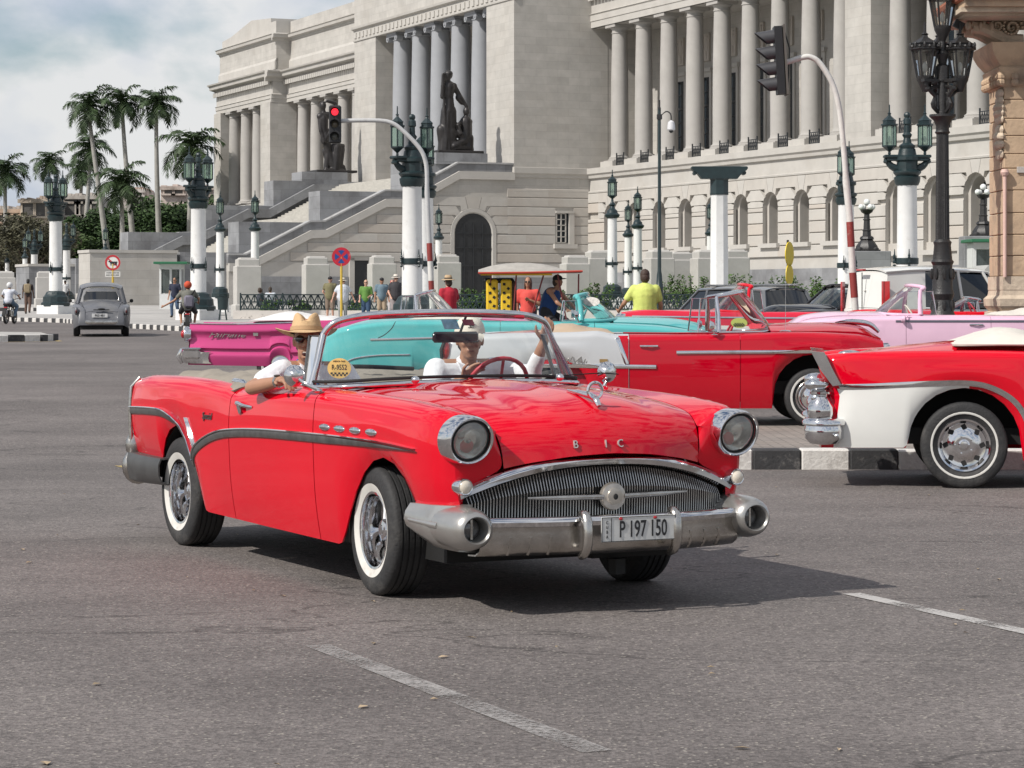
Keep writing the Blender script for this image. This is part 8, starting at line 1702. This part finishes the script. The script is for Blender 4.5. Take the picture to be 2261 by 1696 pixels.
        hm = mat('cap_cream', (.66, .62, .53), .9, var=.05, scale=18, bump=.2, bscale=60); Hc = lambda x, y, z: H(x, y, z); rows = []; n = 28
        for r, z in ((.001, .150), (.035, .146), (.065, .130), (.085, .100), (.094, .062), (.095, .045)): rows.append([Hc(-.005+r*cos(a)*1.16, r*sin(a), z) for a in [2*pi*k/n for k in range(n)]])
        c = MB().grid(rows, True).build('cap', hm, t, 60); rows = []
        for k in range(6): f = k/5; rows.append([Hc(.085+.085*f*(1-.35*q*q), .085*q*(1-.25*f), .052-.028*f-.03*q*q*(.5+f*.5)) for q in [-1+j/6 for j in range(13)]])
        MB().grid(rows).build('cap_peak', hm, c, 60, thick=.005); m = MB(); e = lambda x, y, z, r: m.ell(H(x, y, z), r, 7, 5)
        e(.098, .004, .104, (.006, .012, .008)); e(.094, -.004, .113, (.006, .006, .009)); e(.099, .013, .097, (.005, .004, .009)); e(.099, -.006, .096, (.005, .004, .010)); e(.096, .014, .111, (.006, .005, .006)); m.build('cap_emblem', BLK, c, 60); m = MB(); [m.box(H(.1005, y, .082), (.003, .006, .005), M=Y) for y in (-.014, -.005, .004, .013)]; m.build('cap_letters', BLK, c, None)
    return t, V
drv = dict(pel=(-1.50, .40, .74), che=(-1.47, .40, 1.04), nec=(-1.43, .40, 1.235), head=(-1.385, .40, 1.345), sr=(-1.46, .21, 1.165), sl=(-1.46, .59, 1.165), er=(-1.30, .10, 1.00), wr=(-1.13, .225, 1.115), el=(-1.27, .76, 1.12), wl=(-1.165, .795, 1.335))
rider('driver in white shirt, cream cap and dark glasses at the red steering wheel', drv, radians(-22), 'brown', 'cap', dict(r=((.3, .55, .55), (-.6, .3, .7), .35, .95, .5), l=((.35, .1, .9), (.8, -.1, -.3), .55, 1, .55)), False)
pas = dict(pel=(-1.56, -.47, .74), che=(-1.54, -.54, 1.05), nec=(-1.51, -.60, 1.235), head=(-1.475, -.635, 1.345), sr=(-1.54, -.76, 1.165), sl=(-1.51, -.39, 1.155), er=(-1.50, -.975, 1.075), wr=(-1.13, -.935, 1.125), el=(-1.34, -.33, .96), wl=(-1.15, -.42, .92))
t, V = rider('laughing passenger in tan felt hat and white shirt resting an arm on the door', pas, radians(-27), 'brown', 'fedora', dict(r=((1, .05, .02), (0, 0, 1), .55, .60, 0), l=((1, 0, -.1), (0, 0, 1), .4, .9, 0)), True)
a, b = V['er'], V['wr']; d = (b-a).normalized(); q = a.lerp(b, .90); m = MB(); m.tube([q-d*.013, q+d*.013], .036, 14); m.build('wristwatch', CHR2, t, 40); MB().ell(q+Vector((0, -.01, .034)), (.02, .02, .008), 12, 6).build('watch_face', mat('watch_dark', (.05, .04, .03), .2), t, 60)
m = MB(); e = V['nec']; m.tube(spline([e+Vector(p) for p in ((-.03, -.07, .0), (.035, -.05, -.05), (.085, -.0, -.11), (.12, .03, -.25))], 10), .008, 6); m.build('lanyard', mat('lanyard_blue', (.02, .10, .32), .7), t, 60)
# ================================================================== palms, trees, shrubs
M_PLEAF = mat('palm_leaf', (.036, .062, .023), .6, var=.25, scale=1.2, island=.35, spec=.4); M_PTR = mat('palm_trunk', (.30, .29, .27), .85, var=.15, scale=2, bump=.3, bscale=5); M_PSH = mat('palm_crownshaft', (.10, .15, .05), .6); M_BARK = mat('bark', (.10, .08, .06), .9, var=.3, scale=3, bump=.6)
def palm(u0, v0, u1, v1, D, R, label, seed, dead=0):
    """royal palm: leaning trunk from (u0, v0) up to the crown at (u1, v1)"""
    rnd = random.Random(seed); zg = gz(D); base = Vector((px(u0, D), D, zg)); topz = pz(v1, D); bz = max(zg, pz(v0, D)); dxdz = (px(u1, D)-px(u0, D))/max(topz-bz, 1); base.x = px(u0, D)-dxdz*(bz-zg); H = topz-zg
    t = empty('palm_tree', base, 0, label, 'palm tree', 'royal palms beside the palace'); P = [Vector((dxdz*H*f+(.2*sin(f*3+seed)), 0, H*f)) for f in [i/10 for i in range(11)]]
    MB().tube(P, [.33, .34, .36, .35, .33, .31, .29, .27, .25, .23, .21], 12).build('trunk', M_PTR, t, 60); top = P[-1]; MB().tube([top-Vector((0, 0, .1)), top+Vector((0, 0, .7)), top+Vector((0, 0, 1.5))], [.24, .22, .10], 10).build('crownshaft', M_PSH, t, 60); cr = MB(); c = top+Vector((0, 0, 1.3)); n = 17
    for i in range(n):
        az = i*2.399+rnd.uniform(-.2, .2); f = i/n; el = radians(lerp(78, -36, f**.85)+rnd.uniform(-8, 8)); L = R*rnd.uniform(.85, 1.1); d = Vector((cos(az), sin(az), 0)); pts = []; p = c.copy(); ang = el; st = L/9
        for k in range(10): pts.append(p.copy()); p = p+(d*cos(ang)+Vector((0, 0, sin(ang))))*st; ang -= radians(lerp(7, 19, k/9))
        cr.tube(pts, [.05-.0045*k for k in range(10)], 4); side = d.cross(Vector((0, 0, 1))).normalized(); m = 30
        for k in range(2, m):
            q = k/m*9; i0 = min(int(q), 8); pp = pts[i0].lerp(pts[i0+1], q-i0); tg = (pts[i0+1]-pts[i0]).normalized(); nn = side.cross(tg); ln = R*.34*(sin(pi*(k/m)**.75)*.85+.25)
            for s in (-1, 1):
                dirn = (side*s*.85+tg*.45+nn*rnd.uniform(-.15, .45)-Vector((0, 0, .35))).normalized(); w = tg*.058*(R/3.2); a = pp; b = pp+dirn*ln*.55+Vector((0, 0, .02)); e = pp+dirn*ln-Vector((0, 0, ln*.28)); cr.add([a-w, a+w, b+w*.9, b-w*.9, e], [(0, 1, 2, 3), (3, 2, 4)])
    cr.build('crown', M_PLEAF, t, None, recalc=False)
    if dead: m = MB(); [m.tube(spline([c-Vector((0, 0, .8)), c+Vector((.8*cos(q), .8*sin(q), -1.4)), c+Vector((1.0*cos(q), 1.0*sin(q), -3.4))], 8), [.1, .2, .25, .25, .2, .15, .1, .05], 6, flat=(1, .3, 1)) for q in (2.2, 4.0, 5.0)]; m.build('dead_frond', mat('dead_frond', (.22, .13, .07), .9), t, 60)
    sp = MB(); sp.tube([c+Vector((0, 0, .3)), c+Vector((-.15, 0, R*.5))], [.04, .008], 5); sp.build('spear_leaf', M_PSH, t, 60)
    return t
palm(230, 532, 200, 262, 290, 4.0, 'tall royal palm leaning over the pale stone block, left of three', 1); palm(292, 514, 274, 252, 290, 3.8, 'tall royal palm with slightly bent trunk, middle of the three tallest', 2); palm(354, 514, 346, 255, 290, 3.8, 'tall straight royal palm nearest the palace wing', 3)
palm(421, 510, 419, 352, 285, 4.6, 'royal palm with a brown hanging frond half behind the palace corner', 4, 1); palm(184, 558, 196, 350, 330, 4.0, 'royal palm behind the tall leaning one, above the old house', 5); palm(266, 554, 266, 432, 280, 4.3, 'short royal palm between the tall trunks', 6); palm(110, 560, 110, 380, 370, 3.6, 'royal palm showing above the white column lamp', 7); palm(12, 600, 15, 402, 330, 4.4, 'royal palm at the end of the avenue by the old house', 8); palm(178, 558, 182, 398, 350, 3.6, 'lower royal palm beside the old house', 9)
def leaves(mb, c, r, n, size, rnd):
    for _ in range(n):
        while True:
            p = Vector((rnd.uniform(-1, 1), rnd.uniform(-1, 1), rnd.uniform(-1, 1)))
            if .35 < p.length < 1: break
        p = Vector((p.x*r[0], p.y*r[1], p.z*r[2]))+Vector(c); a = Vector((rnd.gauss(0, 1), rnd.gauss(0, 1), rnd.gauss(0, .6))).normalized(); b = a.orthogonal().normalized()*.45; s = size*rnd.uniform(.6, 1.3); mb.add([p-a*s, p+b*s, p+a*s, p-b*s], [(0, 1, 2, 3)])
def tree(u, D, v_top, w, label, seed, col, size=.30, dens=1.0, vb=560):
    rnd = random.Random(seed); zg = gz(D); zt = pz(v_top, D)-zg; t = empty('leafy_tree', (px(u, D), D, zg), 0, label, 'tree', 'trees along the avenue'); m = MB(); m.tube([(0, 0, 0), (.2, 0, zt*.2), (.1, 0, zt*.4), (.4, 0, zt*.7)], [.5, .42, .34, .15], 10)
    cl = []
    for i in range(15): a = rnd.uniform(0, 2*pi); q = rnd.uniform(.25, .85); z = zt*rnd.uniform(.38, .86); c = Vector((w*q*cos(a), w*q*sin(a)*.8, z)); cl.append(c); m.tube([(.1, 0, zt*.35), c*.6+Vector((0, 0, zt*.15)), c], [.16, .09, .04], 6)
    m.build('trunk', M_BARK, t, 60); cr = MB()
    for c in cl: r = w*rnd.uniform(.28, .42); leaves(cr, c, (r, r, r*.75), int(520*dens), size, rnd)
    leaves(cr, (0, 0, zt*.62), (w*.8, w*.7, zt*.3), int(1600*dens), size, rnd); cr.build('crown', mat('leaf_'+label[:7], col, .65, var=.2, scale=.5, island=.45, spec=.3), t, None, recalc=False)
tree(195, 330, 470, 5.5, 'broad dark green tree below the tall palms on the left', 21, (.030, .060, .016)); tree(255, 315, 440, 6.5, 'wide dark green tree behind the short palm', 22, (.028, .055, .015)); tree(330, 310, 428, 7.0, 'wide dark green tree behind the straight palm trunk', 23, (.026, .052, .014)); tree(410, 305, 425, 7.0, 'dark green tree beside the palace corner', 24, (.028, .056, .014)); tree(455, 300, 450, 5.0, 'dark tree in the gap between lamp and palace corner', 25, (.030, .058, .016)); tree(150, 300, 505, 4.5, 'mid green tree left of the tall palms', 26, (.045, .075, .022))
tree(62, 250, 462, 4.6, 'thin grey-green tree in front of the old house', 27, (.070, .068, .040), .22, .55); tree(15, 265, 490, 4.0, 'sparse grey-green tree at the start of the avenue', 28, (.070, .066, .042), .22, .5); tree(105, 270, 500, 3.6, 'sparse olive tree behind the white column lamp', 29, (.062, .066, .034), .22, .6)
# shrubs behind the fence
M_SHR = mat('shrub_leaf', (.055, .105, .022), .6, var=.2, scale=1, island=.4, spec=.3)
def shrub(x, D, w, h, label, seed, size=.075):
    rnd = random.Random(seed); t = empty('shrub', (x, D, gz(D)+.15), 0, label, 'shrub', 'shrubs behind the iron fence'); m = MB(); c = MB()
    for i in range(6): a = rnd.uniform(-w, w)*.8; q = rnd.uniform(-.3, .3); z = h*rnd.uniform(.45, .75); m.tube([(a*.4, q*.3, 0), (a, q, z)], [.03, .012], 5); leaves(c, (a, q, z), (w*.42, .45, h*.38), 190, size, rnd)
    for i in range(5): a = rnd.uniform(-w, w)*.8; m.tube([(a, 0, h*.5), (a+.05, 0, h*1.25)], [.012, .005], 4); leaves(c, (a+.04, 0, h*1.1), (.12, .12, h*.22), 26, size, rnd)
    m.build('stem', M_BARK, t, 60); c.build('foliage', M_SHR, t, None, recalc=False)
SHL = [(1500, 1.1, 1.5, 'leafy shrub between the camera pole and the eight-sided column'), (1552, .9, 1.4, 'leafy shrub just left of the eight-sided column'), (1650, 1.0, 1.5, 'leafy shrub just right of the eight-sided column'), (1715, 1.0, 1.45, 'leafy shrub left of the yellow signs'), (1775, 1.0, 1.4, 'leafy shrub right of the yellow signs'), (1835, 1.0, 1.4, 'leafy shrub behind the black sedan'), (1030, .9, 1.0, 'low green shrub at the foot of the dark archway'), (1085, .9, .95, 'low green shrub behind the pedal taxi seats'), (1250, .9, .95, 'low green shrub behind the pedal taxi front'), (1320, .8, 1.2, 'low green shrub by the slim lamp base near the pedal taxi'), (602,.6, .62, 'low green shrub near the open end of the fence'), (790,.6, .62, 'low green shrub behind the woman in green'), (655,.6, .62, 'low green shrub by the second pier'), (890,.6, .62, 'low green shrub behind the tall white column')]
for i, (u, w, h, lb) in enumerate(SHL): shrub(px(u, 110.5), 110.5+(i % 3)*.5, w, h, lb, 50+i)
# ================================================================== old houses far behind
def house(u0, u1, vt, D, label, col, wins, roofc=None, seed=1):
    x0, x1 = px(u0, D), px(u1, D); zg = gz(D); h = pz(vt, D)-zg; t = empty('old_house', ((x0+x1)/2, D, zg), 0, label, 'building', 'old houses beyond the avenue'); w = x1-x0; pm = mat('plaster_'+label[:9], col, .9, var=.2, scale=.5, dirt=((.20, .16, .13), .35, .45, .7), bump=.4, bscale=3)
    MB().bb(-w/2, w/2, 0, 12, 0, h).build('wall', pm, t, None); MB().bb(-w/2-.3, w/2+.3, -.4, .3, h-.5, h).build('cornice', pm, t, None); rr = random.Random(seed); m = MB()
    for k in range(9): a = -w/2+w*k/9; m.bb(a, a+w/9-.05, .1, 11, h, h+rr.uniform(.05, .5))
    m.build('parapet', mat('rubble_'+label[:9], roofc or (.44, .40, .36), .9, var=.3, scale=.7), t, None)
    for (uu, v0, v1, ww, arch) in wins:
        x = px(uu, D)-(x0+x1)/2; a, b = pz(v1, D)-zg, pz(v0, D)-zg; W = MB().box((x, -.02, (a+b)/2), (ww, .1, b-a)).build('window', mat('old_window', (.09, .085, .08), .6), t, None); f = MB(); f.bb(x-ww/2-.2, x-ww/2, -.2, .1, a, b); f.bb(x+ww/2, x+ww/2+.2, -.2, .1, a, b); f.bb(x-ww/2-.3, x+ww/2+.3, -.3, .1, b, b+.3); f.bb(x-ww/2-.5, x+ww/2+.5, -.6, .1, a-.25, a); f.build('frame', pm, W, None)
        if arch: MB().lathe([(ww/2, 0), (0, 0)], (x, -.08, b), 16, Matrix.Rotation(radians(90), 3, 'X'), caps=False).build('arch_head', mat('old_window', (.09, .085, .08), .6), W, None)
house(142, 212, 432, 345, 'roofless grey house with arched windows behind the palms', (.46, .43, .39), ((159, 450, 476, 1.9, 1), (184, 450, 474, 1.9, 1), (202, 450, 474, 1.6, 1), (159, 490, 515, 1.9, 0), (184, 490, 515, 1.9, 0)), seed=3)
MB().bb(0, 0, 0, 0, 0, 0)
house(45, 108, 440, 335, 'crumbling cream house with tall narrow windows', (.52, .45, .37), ((90, 449, 478, 1.2, 0), (62, 449, 476, 1.4, 0), (75, 490, 520, 1.3, 0), (60, 490, 520, 1.4, 0)), (.42, .34, .28), 4)
house(-30, 44, 462, 340, 'peach-coloured house at the end of the avenue', (.46, .34, .25), ((6, 475, 490, 1.6, 0), (28, 475, 492, 1.6, 0), (10, 505, 530, 1.6, 0)), None, 5)
house(272, 318, 418, 380, 'distant white house showing above the dark trees', (.52, .48, .45), ((290, 424, 432, 1.2, 0), (305, 424, 432, 1.2, 0)), (.55, .42, .36), 6); house(355, 470, 412, 380, 'distant long pale house with pinkish roof edge above the trees', (.55, .47, .42), ((372, 420, 428, 1.2, 0), (395, 420, 428, 1.2, 0), (440, 420, 428, 1.2, 0)), (.55, .45, .40), 7); house(108, 142, 446, 350, 'narrow grey wall between the two ruined houses', (.34, .31, .27), ((125, 455, 470, 1.2, 0),), None, 8)
